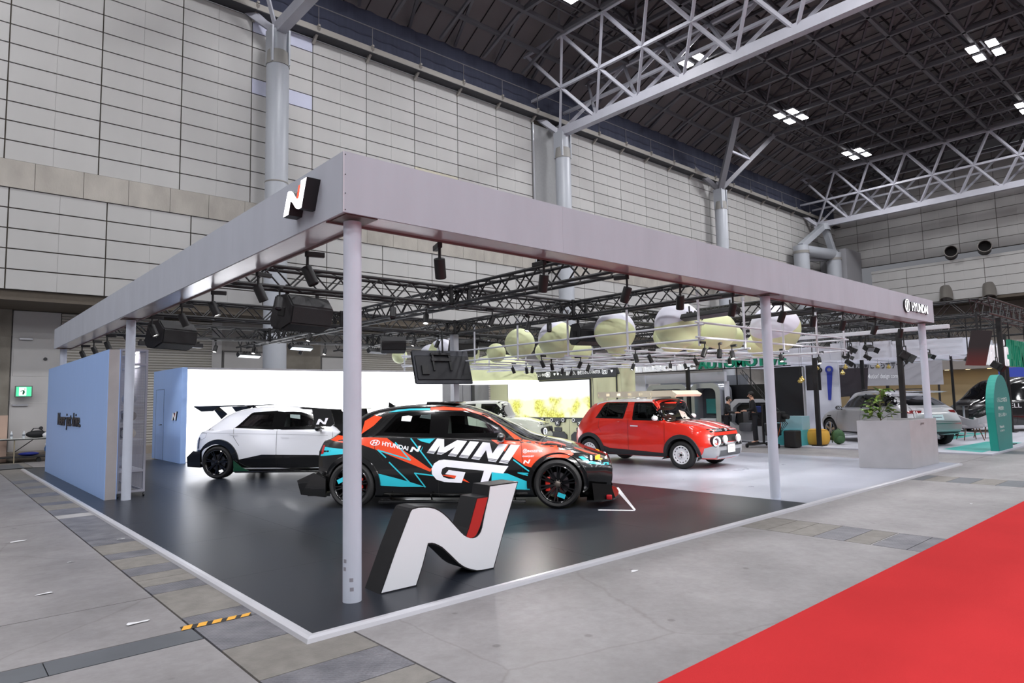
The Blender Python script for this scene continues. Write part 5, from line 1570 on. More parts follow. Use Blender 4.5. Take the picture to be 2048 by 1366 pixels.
wp = [(-2.36,1.462),(-2.30,1.475),(-2.0,1.45),(-1.72,1.43),(-1.72,1.42),(-2.0,1.425),(-2.3,1.445)]
MB().prism(wp, lambda u,v:(u,-0.78,v), lambda u,v:(u,0.78,v)).build('wing_blade', PB, wg)
for sd in (-1,1):
    MB().prism([(-2.16,1.46),(-1.86,1.43),(-1.81,1.21),(-1.87,1.175),(-2.11,1.185)], lambda u,v:(u,sd*0.765,v), lambda u,v:(u,sd*0.785,v)).build('end_plate', PB, wg)
    MB().prism([(-2.02,1.44),(-1.86,1.43),(-1.66,1.20),(-1.84,1.07),(-1.92,1.15)], lambda u,v:(u,sd*0.42-0.012,v), lambda u,v:(u,sd*0.42+0.012,v)).build('wing_stay', PB, wg)
mb = MB(); mb.prism([(-2.09+u*0.13, 1.21+v*0.13) for u, v in EMB], lambda u,v:(u,-0.786,v), lambda u,v:(u,-0.788,v)); mb.build('letter_emblem', PWH, wg)
rs = MB().cbox(-0.50,-0.04,-0.42,0.42,1.475,1.515,0.018).build('roof_scoop', PB, mm.root, True)
for sd, k in ((-1,'R'),(1,'L')):
    side_mirror(mm, 0.72, 0.965, sd, PB, PO, 1.0)
nt_ = mm.decal([(-0.80,1.30),(-0.70,1.31),(-0.64,1.30),(-0.655,1.225),(-0.80,1.235)], 'R', 'paper_note', mat('paper_white',(232,232,234),0.7), 0.012)
for xw in (HATCH['xw_r'], HATCH['xw_f']):
    for sd in (-1,1):
        st_a = 2.7 if xw < 0 else -1.25
        mm.wheel(xw, sd, rim_spokes(10, RIMB, 0.04, 0.028, True, (mat('caliper_red',(170,36,26),0.4), 0.0 if xw < 0 else PI) , (PT, st_a), mat('hub_bronze',(120,112,106),0.35,0.7)), 0.965, 0.27)

# ---- the white hatchback behind it
PWT = mat('white_car_paint', (224,226,234), 0.25, coat=0.8)
WL = 'white hatchback with black lower cladding and rear wing in front of the white video wall'
wh = make_hatch('white_hatchback', WL, (4.36,9.76), -48.58, PWT)
mm = wh
wgp = mat('white_car_black_trim', (14,14,15), 0.2, coat=0.8)
for k in ('R','L'):
    O([(-1.10,0.377),(-0.519,0.49),(0.663,0.472),(1.06,0.44),(1.12,0.30),(1.08,0.16),(-1.045,0.16),(-1.10,0.297)], wgp, k)
    O([(-2.06,0.46),(-2.0,0.60),(-1.86,0.60),(-1.86,0.25),(-2.05,0.26)], wgp, k)
    O([(-1.93,1.06),(-1.90,1.12),(-1.60,1.36),(-1.24,1.43),(-1.33,1.36),(-1.60,1.24),(-1.80,1.09)], wgp, k, 0.003)
    mm.line([(-2.0,0.955),(-0.183,0.902),(0.895,0.865)], 0.006, k, 'crease_line', mat('crease_grey',(150,152,160),0.4))
    mm.line([(-2.0,0.945),(-1.80,0.938),(-1.81,0.851),(-1.92,0.80),(-1.99,0.81)], 0.005, k, 'charge_flap_gap', SEAMK)
    for x0, z0, x1, z1 in ((-1.265,0.922,-1.057,0.905),(-0.132,0.853,0.072,0.835)):
        O([(x0,z0),(x1,z1),(x1-0.02,z1-0.03),(x0+0.03,z0-0.03)], mat('handle_white',(206,208,216),0.3,coat=0.6), k, 0.010)
    O([(-2.02,0.85),(-1.97,0.85),(-1.96,0.62),(-2.02,0.62)], mat('tail_smoked',(40,26,28),0.15,coat=1.0), k, 0.004)
    O([(0.90,0.62),(1.70,0.80),(1.9,0.72),(1.8,0.6),(1.2,0.56)], mat('flank_grey',(196,198,208),0.3,coat=0.6), k, 0.0015)
mm.text('DK', -1.80, 1.0, 0.06, 0.035, 'R', 'script_badge', SEAMK, 0.003, 0.3, 0.02)
mm.text('edition', -1.72, 1.0, 0.075, 0.02, 'R', 'script_badge', SEAMK, 0.003, 0.3, 0.0)
for sd in (-1,1):
    for xw in (HATCH['xw_r'], HATCH['xw_f']): mm.flare(xw, sd, -12, 192, 0.366, 0.475, 0.03, wgp)
    MB().cbox(-1.06,1.06,sd*0.95-0.05,sd*0.95+0.05,0.13,0.165,0.01).build('side_skirt', wgp, mm.root, True)
    mb = MB(); mb.prism([(-1.09,0.14),(-1.10,0.38),(-0.92,0.24),(-0.70,0.14)], lambda u,v:(u,sd*0.965,v), lambda u,v:(u,sd*0.985,v)); mb.build('skirt_winglet', mat('winglet_green',(20,66,44),0.3,coat=0.6), mm.root)
    side_mirror(mm, 0.72, 0.985, sd, wgp, wgp, 0.95)
mb = MB(); mb.prism([(-2.20,0.45),(-2.06,0.58),(-1.9,0.55),(-1.9,0.23),(-2.18,0.25)], lambda u,v:(u,-0.88,v), lambda u,v:(u,0.88,v)); mb.build('rear_bumper', wgp, mm.root)
wg = thing_part('rear_wing', mm.root, (0,0,0))
MB().prism([(-2.16,1.50),(-2.14,1.515),(-1.6,1.515),(-1.02,1.525),(-1.0,1.51),(-1.6,1.485),(-1.72,1.40),(-1.98,1.395)], lambda u,v:(u,-0.74,v), lambda u,v:(u,-0.72,v)).build('end_plate', wgp, wg)
MB().prism([(-2.16,1.50),(-2.14,1.515),(-1.6,1.515),(-1.02,1.525),(-1.0,1.51),(-1.6,1.485),(-1.72,1.40),(-1.98,1.395)], lambda u,v:(u,0.72,v), lambda u,v:(u,0.74,v)).build('end_plate', wgp, wg)
MB().prism([(-2.17,1.52),(-1.75,1.505),(-1.70,1.485),(-2.1,1.49)], lambda u,v:(u,-0.73,v), lambda u,v:(u,0.73,v)).build('wing_blade', wgp, wg)
for sd in (-1,1): MB().prism([(-1.95,1.49),(-1.78,1.49),(-1.58,1.33),(-1.72,1.22)], lambda u,v:(u,sd*0.4-0.012,v), lambda u,v:(u,sd*0.4+0.012,v)).build('wing_stay', wgp, wg)
for xw in (HATCH['xw_r'], HATCH['xw_f']):
    for sd in (-1,1): mm.wheel(xw, sd, rim_spokes(7, RIMB, 0.045, 0.03, True), 0.955, 0.26)
mm.decal([(-0.5,0.75),(0.5,0.75),(0.48,0.65),(-0.48,0.65)], 'F', 'front_light_bar', mat('lamp_dark',(26,26,28),0.1), 0.004)

# ---- the small boxy cars
CUBE = dict(
    xr=[(0.2,-1.56),(0.45,-1.63),(0.62,-1.64),(0.81,-1.61),(1.0,-1.52),(1.2,-1.36),(1.36,-1.20),(1.46,-1.08)],
    xf=[(0.15,1.80),(0.3,1.93),(0.5,1.94),(0.62,1.88),(0.8,1.85),(0.88,1.76)],
    top=[(-1.64,1.42),(-1.2,1.472),(-0.3,1.505),(0.2,1.495),(0.42,1.468),(0.54,1.42),(0.70,1.235),(0.88,1.035),(0.95,1.0),(1.3,0.975),(1.6,0.93),(1.8,0.875),(1.94,0.83)],
    belt=[(-1.64,0.98),(-1.0,1.055),(0,1.02),(0.8,0.995),(1.2,0.95),(1.6,0.89),(1.94,0.78)],
    wb=[(-1.64,0.66),(-1.2,0.71),(0,0.73),(0.8,0.73),(1.5,0.71),(1.94,0.66)],
    wm=[(-1.64,0.74),(-1.2,0.78),(0,0.765),(1.24,0.785),(1.6,0.77),(1.94,0.72)],
    ws=[(-1.64,0.70),(-1.2,0.74),(0,0.745),(1.24,0.74),(1.94,0.70)],
    wr=[(-1.64,0.60),(-1.0,0.63),(0.3,0.63),(0.9,0.66),(1.94,0.55)],
    sill=[(-1.64,0.28),(-1.2,0.22),(1.2,0.20),(1.94,0.19)], zm=0.66, roofcrown=0.05,
    plan_f=(0.50,0.24), plan_r=(0.3,0.10), wheel_r=0.29, arch_r=0.345, rim_r=0.195, xw_r=-1.18, xw_f=1.22)
CRW = [(-1.00,1.06),(-0.95,1.12),(-0.80,1.34),(-0.74,1.39),(-0.16,1.39),(-0.16,1.36),(-0.235,1.07),(-0.25,1.05)]
CFW = [(0.04,1.39),(0.47,1.385),(0.51,1.36),(0.60,1.27),(0.775,1.03),(0.765,1.01),(0.03,1.02),(0.02,1.06)]
CUBE['cuts'] = [([(-1.1,0.75),(-1.1,1.1),(-0.8,1.34),(0.3,1.36),(0.5,1.28),(0.75,1.0),(0.75,0.75)],-0.55,0.55)] + [(shrink(w,0.025),s_*0.45,s_*1.2) for w in (CRW,CFW) for s_ in (-1,1)]
def make_cube(name, label, loc, rz, paint, roofm, bump, clad, z=0.0, rack=None, wheelf=None, stripes=None):
    C = Car(name, label, loc, rz, CUBE, paint, z)
    finish_body(C)
    greenhouse(C, ((CRW, GLASS_T), (CFW, GLASS_T)), border=0.03)
    poly = [(0.52,-0.60),(0.52,0.60),(0.92,0.69),(0.92,-0.69)]
    C.decal(poly, 'T', 'windscreen', GLASS_D, 0.004, None, 0.07)
    C.decal([(-0.52,1.05),(0.52,1.05),(0.46,1.35),(-0.46,1.35)], 'B', 'rear_glass', GLASS_D, 0.004)
    # roof skin in its own colour
    rp = [(-1.05,-0.60),(0.46,-0.60),(0.50,-0.5),(0.52,0),(0.50,0.5),(0.46,0.60),(-1.05,0.60),(-1.10,0)]
    C.decal(rp, 'T', 'roof_skin', roofm, 0.005, None, 0.07)
    for sd, k in ((-1,'R'),(1,'L')):
        C.decal([(-1.16,1.412),(-1.12,1.445),(-0.9,1.462),(0.2,1.462),(0.42,1.448),(0.50,1.412)], k, 'roof_rail', roofm, 0.006)
        C.line([(-0.72,1.06),(-0.655,1.385)], 0.022, k, 'quarter_bar', FRIT, 0.008)
        for pts in ([(-0.10,1.03),(-0.09,0.36)], [(0.80,0.99),(0.83,0.90),(0.84,0.5)], [(-0.90,1.03),(-0.92,0.86),(-0.84,0.74)]):
            C.line(pts, 0.006, k, 'door_gap', mat('gap_dark_red',(60,12,10),0.7))
        for x0 in (-0.03,): C.decal([(x0,0.895),(x0+0.20,0.89),(x0+0.20,0.865),(x0,0.87)], k, 'door_handle', roofm, 0.014)
        C.decal([(-0.80,0.22),(-0.78,0.43),(-0.60,0.375),(0.80,0.315),(0.85,0.20)], k, 'sill_cladding', clad, 0.006)
        C.decal([(-1.60,0.30),(-1.62,0.44),(-1.50,0.46),(-1.50,0.25)], k, 'bumper_corner', clad, 0.006)
        for xw in (CUBE['xw_r'], CUBE['xw_f']):
            C.flare(xw, sd, -14, 194, 0.343, 0.42, 0.03, clad, 'arch_cladding')
            C.wheel(xw, sd, wheelf, 0.785, 0.2)
        side_mirror(C, 0.66, 1.03, sd, roofm, clad, 0.85)
        hp_, _n = C.hit((4, sd*0.53, 0.575), (-1,0,0)); t = thing_part('headlamp', C.root, (hp_.x-0.015, sd*0.53, 0.575))
        K = frame_m((0,0,0), Vector((-sd*0.35,-1.0,0)) if False else Vector((-0.42*sd,1,0)), (0,0,1))
        if K.col[2].xyz.x < 0: K = frame_m((0,0,0), -Vector((-0.42*sd,1,0)), (0,0,1))
        MB().lathe([(0.115,-0.09),(0.118,0.045),(0.108,0.05),(0.10,0.02)], 32, K).build('lamp_bezel', clad, t, True)
        MB().lathe([(0.103,0.040),(0.078,0.046),(0.076,0.03)], 32, K).build('light_ring', mat('ring_lit',(255,255,255),0.3,emit=(245,248,255),estr=1.6), t, True)
        MB().lathe([(0.0,0.022),(0.078,0.022)], 28, K).build('reflector', mat('lamp_chrome',(150,156,164),0.12,0.9), t)
        MB().lathe([(0.0,0.05),(0.03,0.044),(0.035,0.02)], 16, K @ Matrix.Translation((-0.03,0.0,0))).build('projector', mat('projector_glass',(210,216,226),0.05), t, True)
    C.decal([(-0.56,0.76),(0.56,0.76),(0.58,0.825),(-0.58,0.825)], 'F', 'light_bar', mat('lamp_dark',(26,26,28),0.1), 0.006)
    for k_ in range(8):
        for s_ in (-1,1): C.decal([(s_*(0.18+k_*0.045),0.775),(s_*(0.205+k_*0.045),0.775),(s_*(0.205+k_*0.045),0.808),(s_*(0.18+k_*0.045),0.808)], 'F', 'pixel_lamp', mat('pixel_silver',(210,214,220),0.15,0.6), 0.009)
    C.decal([(0.055*math.cos(2*PI*i/20), 0.793+0.03*math.sin(2*PI*i/20)) for i in range(20)], 'F', 'badge', mat('badge_silver',(190,190,195),0.3,0.7), 0.012)
    C.decal([(-0.44,0.55),(0.44,0.55),(0.46,0.69),(-0.46,0.69)], 'F', 'front_panel', mat('grille_black',(8,8,9),0.5), 0.006)
    C.decal([(-0.70,0.24),(0.70,0.24),(0.70,0.44),(0.50,0.535),(-0.50,0.535),(-0.70,0.44)], 'F', 'front_bumper', bump, 0.012)
    C.decal([(-0.48,0.27),(0.48,0.27),(0.46,0.39),(-0.46,0.39)], 'F', 'lower_intake', mat('intake_grey',(74,76,80),0.6), 0.018)
    C.decal([(-0.48,0.225),(0.48,0.225),(0.50,0.27),(-0.50,0.27)], 'F', 'skid_plate', mat('skid_silver',(196,198,204),0.3,0.5), 0.02)
    for y in (-0.28,0.28): seat(C, 0.05, y, SEATM); 
    return C
RED = mat('red_car_paint', (226,42,24), 0.22, coat=1.0)
CWH = mat('roof_white', (236,236,238), 0.3, coat=0.5)
CLAD = mat('cladding_black', (36,36,39), 0.55)
BMPS = mat('bumper_silver', (166,168,172), 0.4, 0.35)
redc = make_cube('red_compact_suv', 'bright red boxy compact car with white roof, roof tray and white steel wheels', (10.66,5.18), -85.4, RED, CWH, BMPS, CLAD, wheelf=rim_steel(mat('steel_wheel_white',(226,226,230),0.35), mat('hole_black',(14,14,15),0.7)))
C = redc
for s_ in (-1,1):
    C.decal([(0.97,s_*0.20),(1.5,s_*0.20),(1.84,s_*0.19),(1.84,s_*0.30),(1.5,s_*0.31),(0.97,s_*0.31)], 'T', 'bonnet_stripe', CWH, 0.003)
# roof tray
CRM = mat('tray_cream', (232,222,198), 0.5)
rt = thing_part('roof_tray', C.root, (0,0,0))
for s_ in (-1,1):
    for k_ in range(5): MB().box(-1.0+k_*0.30,-0.80+k_*0.30,s_*0.55-0.012,s_*0.55+0.012,1.545,1.61).build('side_panel', CRM, rt)
    MB().box(-1.05,0.95,s_*0.55-0.012,s_*0.55+0.012,1.61,1.65).build('top_rail', CRM, rt)
    MB().box(-1.05,1.0,s_*0.55-0.012,s_*0.55+0.012,1.515,1.55).build('side_rail', CRM, rt)
    MB().box(0.45,0.98,s_*0.55-0.014,s_*0.55+0.014,1.545,1.615).build('side_panel', CRM, rt)
    for x in (-0.85,0.35): MB().cbox(x-0.05,x+0.05,s_*0.52-0.03,s_*0.52+0.03,1.45,1.53,0.008).build('tray_foot', CRM, rt)
for k_ in range(9): MB().box(-1.03+k_*0.22,-0.93+k_*0.22,-0.54,0.54,1.52,1.535).build('deck_slat', CRM, rt)
MB().prism([(0.93,1.645),(1.06,1.56),(1.0,1.51),(0.90,1.51)], lambda u,v:(u,-0.56,v), lambda u,v:(u,0.56,v)).build('wind_deflector', CRM, rt)
MB().box(-1.06,-1.04,-0.55,0.55,1.52,1.65).build('rear_rail', CRM, rt)
MB().box(0.3,0.8,-0.3,0.3,1.65,1.665).build('solar_panel', mat('panel_dark',(40,44,50),0.2), rt)
# spot lamps with white covers, number board
for s_, nm in ((-0.30,'a'),(0.30,'b')):
    t = thing_part('spot_lamp', C.root, (2.0, s_, 0.61))
    K = frame_m((0,0,0), (0,1,0), (0,0,1))
    MB().lathe([(0.0,0.02),(0.06,0.018),(0.085,0.0),(0.082,-0.03),(0.0,-0.05)], 28, K).build('lamp_cover', CWH, t, True)
    MB().bar((-0.02,0,-0.09),(-0.08,0,-0.12),0.025).build('lamp_bracket', BLACK, t)
    lettering('cover_print', 'PIAA', 0.06, 0.014, K @ Matrix.Translation((-0.03,-0.007,0.021)), mat('print_grey',(150,152,158),0.5), t)
MB().box(1.90,1.97,-0.5,0.5,0.475,0.50).build('lamp_bar', BLACK, C.root)
MB().cbox(1.962,1.975,-0.165,0.165,0.33,0.495,0.003).build('number_board', mat('plate_white',(230,230,232),0.5), C.root)
K = frame_m((1.976,-0.12,0.43), (0,1,0), (0,0,1))
lettering('board_print', 'TANAAC', 0.24, 0.03, K, mat('print_grey2',(110,112,118),0.5), C.root, shear=0.2)
lettering('board_print', 'CROSS COUNTRY', 0.22, 0.014, frame_m((1.976,-0.11,0.405),(0,1,0),(0,0,1)), mat('print_grey2',(110,112,118),0.5), C.root)
C.decal([(0.70,0.10),(0.86,0.06),(0.86,0.36),(0.72,0.34)], 'T', 'windscreen_card', mat('card_print',(206,196,188),0.7), 0.007)
# pale city car at the back of the stand
PAL = mat('pale_green_white_paint', (226,232,214), 0.25, coat=0.8)
whc = make_cube('pale_compact_suv', 'pale white boxy compact car partly hidden behind the wrapped hatchback', (11.0,11.55), -55, PAL, mat('roof_white2',(236,238,232),0.3,coat=0.5), mat('bumper_white',(206,210,200),0.4), CLAD, wheelf=rim_spokes(5, RIMS, 0.07, 0.06))
# ================================================================ BACK OF THE STAND: balls, pipe frame, pale wall
PIPE = mat('white_pipe', (206,208,216), 0.4)
pf = thing('pipe_frame', 'white pipe grid hung from the trusses, holding the pale balls and spotlights', 'frame', (8.04, 2.1, 0), 0)
PXS = [0.0, 1.53, 3.06, 4.61, 6.05]; PYS = [0.0, 1.56, 3.12, 4.68, 6.25, 7.8, 9.4]
for i, x in enumerate(PXS):
    for j, y in enumerate(PYS):
        if i in (0, 4) or j in (0, 6):
            MB().tube((x,y,2.38),(x,y,3.33),0.022,10).build('drop_pipe', PIPE, pf, True)
            MB().tube((x,y,3.30),(x,y,3.36),0.034,10).build('pipe_clamp', ALU, pf, True)
for z in (2.49, 2.75):
    for x in (PXS[0], PXS[-1]): MB().tube((x,PYS[0]-0.1,z),(x,PYS[-1]+0.1,z),0.019,8).build('rail_pipe', PIPE, pf, True)
    for y in (PYS[0], PYS[-1]): MB().tube((PXS[0]-0.1,y,z+0.04),(PXS[-1]+0.1,y,z+0.04),0.019,8).build('rail_pipe', PIPE, pf, True)
for x in PXS[1:-1]: MB().tube((x,PYS[0]-0.1,2.385),(x,PYS[-1]+0.1,2.385),0.019,8).build('grid_pipe', PIPE, pf, True)
for y in PYS[1:-1]: MB().tube((PXS[0]-0.1,y,2.405),(PXS[-1]+0.1,y,2.405),0.019,8).build('grid_pipe', PIPE, pf, True)
for k in range(6): MB().tube((PXS[0],PYS[0]+0.8+1.57*k,2.405),(PXS[-1],PYS[0]+0.8+1.57*k,2.405),0.014,8).build('grid_pipe', PIPE, pf, True)
YG = mat('ball_yellow_green', (224,230,180), 0.5); YW = mat('ball_white', (226,226,238), 0.5)
def ball(x, y, z, r, n, d, label):
    x = max(x, 8.10+r); y = max(y, 2.16+r); z = max(z, 2.44+r)
    t = thing('hanging_ball', label, 'ball', (x, y, z), 0, 'two-tone balls in the pipe frame')
    q = Vector(n).normalized().to_track_quat('Z','Y').to_matrix().to_4x4()
    ph0 = math.acos(max(-1, min(1, d)))
    def cap(a, b, k):
        return [(r*math.sin(a+(b-a)*i/k), r*math.cos(a+(b-a)*i/k)) for i in range(k+1)]
    if d < 0.98: MB().lathe(cap(0, ph0, 10), 40, q).build('white_half', YW, t, True, 80)
    MB().lathe(cap(ph0 if d < 0.98 else 0, PI, 14), 40, q).build('green_half', YG, t, True, 80)
    MB().tube((0,0,r*0.98),(0,0,r+max(0.02,3.2-z-r)),0.006,6).build('hanging_wire', BLKP, t)
    return t
BL = [(8.92,3.12,2.80,0.45,(-0.25,0.1,1),0.18,'largest white-topped ball by the near corner of the pipe frame'),
 (10.72,3.35,2.90,0.39,(1,0.2,0.3),0.99,'plain pale green ball right of the largest ball'),
 (12.26,2.84,2.80,0.54,(-0.6,-0.1,0.8),0.15,'big white-topped ball near the middle post of the canopy'),
 (8.47,4.36,2.74,0.42,(0.5,0.4,0.75),-0.15,'ball with a slanted white half behind the loudspeaker'),
 (12.15,3.95,2.85,0.36,(1,0,0),0.99,'pale green ball between the two big white-topped balls'),
 (10.5,4.5,2.86,0.30,(1,0,0),0.99,'small pale green ball behind the largest ball'),
 (8.65,7.38,2.85,0.36,(1,0,0),0.99,'plain pale green ball right of the hanging screen'),
 (8.86,6.35,2.80,0.43,(-0.3,0.5,0.8),0.45,'ball with a white crescent left of the loudspeaker'),
 (8.64,8.25,2.68,0.24,(1,0,0),0.99,'small pale green ball near the square post'),
 (8.78,9.62,2.68,0.34,(0.2,0,1),0.35,'white-topped ball just right of the square post'),
 (8.55,10.4,2.80,0.38,(0.3,-0.5,0.7),0.2,'half white ball above the hanging screen'),
 (8.6,11.0,2.62,0.33,(0.2,0.2,1),0.05,'white-topped ball left of the hanging screen'),
 (7.92,12.2,2.84,0.22,(1,0,0),0.99,'small pale green ball farthest left in the pipe frame'),
 (9.61,7.51,2.55,0.25,(1,0,0),0.99,'small low pale green ball under the crescent ball'),
 (10.0,4.0,2.56,0.36,(1,0,0),0.99,'low pale green ball under the largest ball'),
 (9.9,5.45,2.70,0.25,(1,0,0),0.99,'small pale green ball in the middle of the pipe frame'),
 (12.23,4.85,2.80,0.30,(0,0.3,1),0.3,'white-topped ball at the rear of the pipe frame'),
 (10.48,7.12,2.72,0.30,(1,0,0),0.99,'pale green ball deep in the pipe frame'),
 (13.5,3.9,2.62,0.30,(1,0,0),0.99,'pale green ball at the right rear of the pipe frame')]
for b in BL: ball(*b)
G3 = 'spotlights hung under the pipe frame'
for i, (x, y, lit, lb) in enumerate(((8.12,2.07,0,'unlit black spotlight at the near corner of the pipe frame'),(8.63,2.07,0,'unlit black spotlight second from the near corner of the pipe frame'),
  (8.25,3.62,0,'unlit black spotlight under the left side of the pipe frame, tilted'),(8.74,3.66,0,'unlit black spotlight under the left side of the pipe frame, behind the tilted one'),
  (7.95,5.9,0,'black spotlight under the crescent ball'),(9.07,6.75,0,'black spotlight over the pale wall screen'),(9.65,8.05,0,'black spotlight over the left end of the black sign strip'),
  (9.01,5.81,0,'black spotlight right of the hung loudspeaker'),(10.43,6.82,0,'black spotlight over the middle of the black sign strip'),(12.04,5.5,1,'lit spotlight over the red compact car, left one'),
  (12.65,5.46,1,'lit spotlight over the red compact car, right one'),(10.77,3.94,0,'black spotlight above the windscreen of the red compact car'),(9.34,8.41,0,'black spotlight over the pale compact car, left one'),
  (9.84,8.46,0,'black spotlight over the pale compact car, right one'),(11.19,8.48,1,'lit spotlight before the pale wall screen'),(12.55,9.42,0,'black spotlight close to the pale wall'),
  (11.23,6.05,1,'lit spotlight above the end of the pale wall'),(11.55,3.57,1,'lit spotlight above the bonnet of the red compact car'),(12.86,7.86,0,'black spotlight by the corner of the pale wall'))):
    spot(x, y, 2.46, i*0.8, bool(lit), lb, G3, sc=0.95, aim=(x-0.8, y-0.6, 0), watts=SPOT_W*0.5, size=85)
# heavier lamps for the pale floor
for x, y, lb, kw in ((9.3,2.2,'bright spotlight on the pipe frame over the pale floor, near one',1.3),(11.4,2.3,'bright spotlight on the pipe frame over the pale floor, middle one',0.5),(13.2,2.3,'bright spotlight on the pipe frame over the pale floor, far one',0.3)):
    spot(x, y, 2.46, 1.2, True, lb, G3, aim=(x-0.2, y-0.3, 0), watts=SPOT_W*kw, sc=0.95, size=110)

# ---- pale yellow display wall
PYM = mat('pale_yellow_wall', (216,217,176), 0.5, noise=0.02, nscale=2)
DKG = mat('display_dark_grey', (54,56,60), 0.5)
dw = thing('display_wall', 'pale yellow display wall with a lit flower screen and black sign strip', 'display wall', (14.2, 8.4, 0))
def W_(y0,y1,z0,z1,d0,d1,name,m,par=None,b=None):
    # y in stand coordinates, d = depth in front of the wall face
    mb = MB()
    if b: mb.cbox(-d1,-d0,y0-8.4,y1-8.4,z0,z1,b)
    else: mb.box(-d1,-d0,y0-8.4,y1-8.4,z0,z1)
    return mb.build(name, m, par or dw)
W_(8.78,15.2,0,2.6,-0.12,0,'wall_board',PYM)
MB().lathe([(0.22,0),(0.22,2.6),(0.0,2.6)],28,Matrix.Translation((0.02,0.2,0))).build('round_end',PYM,dw,True)
for y in (13.09,12.13,11.10,10.06,9.03): W_(y-0.006,y+0.006,0,0.80,0,0.004,'panel_joint',mat('joint_olive',(120,122,92),0.7))
FR = W_(10.08,14.16,0.84,2.15,0,0.05,'screen_frame',DKG,None,0.03)
def flower_screen():
    m = bpy.data.materials.new('flower_screen_lit'); m.use_nodes = True
    nt = m.node_tree; b = nt.nodes['Principled BSDF']; b.inputs['Base Color'].default_value = (0.02,0.02,0.02,1)
    tc = nt.nodes.new('ShaderNodeTexCoord'); sx = nt.nodes.new('ShaderNodeSeparateXYZ'); nt.links.new(tc.outputs['Object'], sx.inputs[0])
    v = nt.nodes.new('ShaderNodeTexVoronoi'); v.inputs['Scale'].default_value = 16; nt.links.new(tc.outputs['Object'], v.inputs['Vector'])
    n = nt.nodes.new('ShaderNodeTexNoise'); n.inputs['Scale'].default_value = 1.6; nt.links.new(tc.outputs['Object'], n.inputs['Vector'])
    r = nt.nodes.new('ShaderNodeValToRGB'); nt.links.new(v.outputs['Distance'], r.inputs[0])
    r.color_ramp.elements[0].position = 0.0; r.color_ramp.elements[0].color = srgb(236,226,120)
    r.color_ramp.elements[1].position = 0.75; r.color_ramp.elements[1].color = srgb(190,182,52)
    k = r.color_ramp.elements.new(0.45); k.color = srgb(228,232,110)
    mx = nt.nodes.new('ShaderNodeMix'); mx.data_type = 'RGBA'
    mp = nt.nodes.new('ShaderNodeMapRange'); mp.inputs[1].default_value = 0.42; mp.inputs[2].default_value = 0.56
    nt.links.new(n.outputs['Fac'], mp.inputs[0]); nt.links.new(mp.outputs[0], mx.inputs[0])
    nt.links.new(r.outputs[0], mx.inputs[6]); mx.inputs[7].default_value = srgb(246,246,206)
    ad = nt.nodes.new('ShaderNodeMath'); ad.operation = 'MULTIPLY_ADD'; ad.inputs[1].default_value = 0.35; nt.links.new(n.outputs['Fac'], ad.inputs[0]); nt.links.new(sx.outputs['Z'], ad.inputs[2])
    gt = nt.nodes.new('ShaderNodeMapRange'); gt.inputs[1].default_value = 1.66; gt.inputs[2].default_value = 1.78
    nt.links.new(ad.outputs[0], gt.inputs[0])
    m2 = nt.nodes.new('ShaderNodeMix'); m2.data_type = 'RGBA'; nt.links.new(gt.outputs[0], m2.inputs[0])
    nt.links.new(mx.outputs[2], m2.inputs[6]); m2.inputs[7].default_value = (1,1,0.98,1)
    nt.links.new(m2.outputs[2], b.inputs['Emission Color'])
    b.inputs['Emission Strength'].default_value = 1.15
    return m
W_(10.12,14.12,0.88,2.11,0.048,0.053,'lit_screen',flower_screen(),FR)
W_(9.0,10.0,0.90,2.19,0,0.03,'panel_frame',DKG,None,0.02); W_(9.035,9.965,0.935,2.155,0.02,0.045,'pale_panel',PYM,None,0.01)
ss = W_(8.98,13.6,2.17,2.53,0.0,0.06,'sign_strip',DKG,None,0.02)
SW = mat('strip_print_glow', (236,238,240), 0.5, emit=(255,255,255), estr=0.6)  # white print with a faint glow of its own added
MS = lambda y, z: frame_m((-0.064, y-8.4, z), (0,-1,0), (0,0,1))
for y0 in (11.13, 13.45):
    lettering('strip_lettering', '\u81ea\u7531\u3088\u308a\u3001\u60f3\u50cf\u305f\u306e\u3057\u3044 INSTER', 1.5, 0.13, MS(y0, 2.285), SW, ss, bold=0.012)
for yi in (12.0, 9.45):
    o = [(0.11,-0.055),(0.11,0.055),(0.08,0.085),(-0.08,0.085),(-0.11,0.055),(-0.11,-0.055),(-0.08,-0.085),(0.08,-0.085)]
    rg, rf_ = ring_of(o, shrink(o, 0.02)); M_ = MS(yi, 2.345)
    mb = MB(); mb.add([(M_ @ Vector((p[0],p[1],0)))[:] for p in rg], rf_)
    for q in ([(-0.06,0.0),(0.06,0.0),(0.06,0.035),(-0.06,0.035)], [(-0.06,-0.05),(-0.02,-0.05),(-0.02,-0.02),(-0.06,-0.02)], [(0.02,-0.05),(0.06,-0.05),(0.06,-0.02),(0.02,-0.02)]):
        mb.add([(M_ @ Vector((p[0],p[1],0)))[:] for p in q], [(0,1,2,3)])
    mb.build('car_pictogram', SW, ss)
for yh in (11.68, 11.52, 11.36, 9.16):
    M_ = MS(yh, 2.345); h_ = [(0,-0.05),(0.045,0.0),(0.048,0.03),(0.025,0.045),(0,0.03),(-0.025,0.045),(-0.048,0.03),(-0.045,0.0)]
    mb = MB(); mb.add([(M_ @ Vector((p[0],p[1],0)))[:] for p in h_], tess(h_)); mb.build('pin_mark', SW, ss)
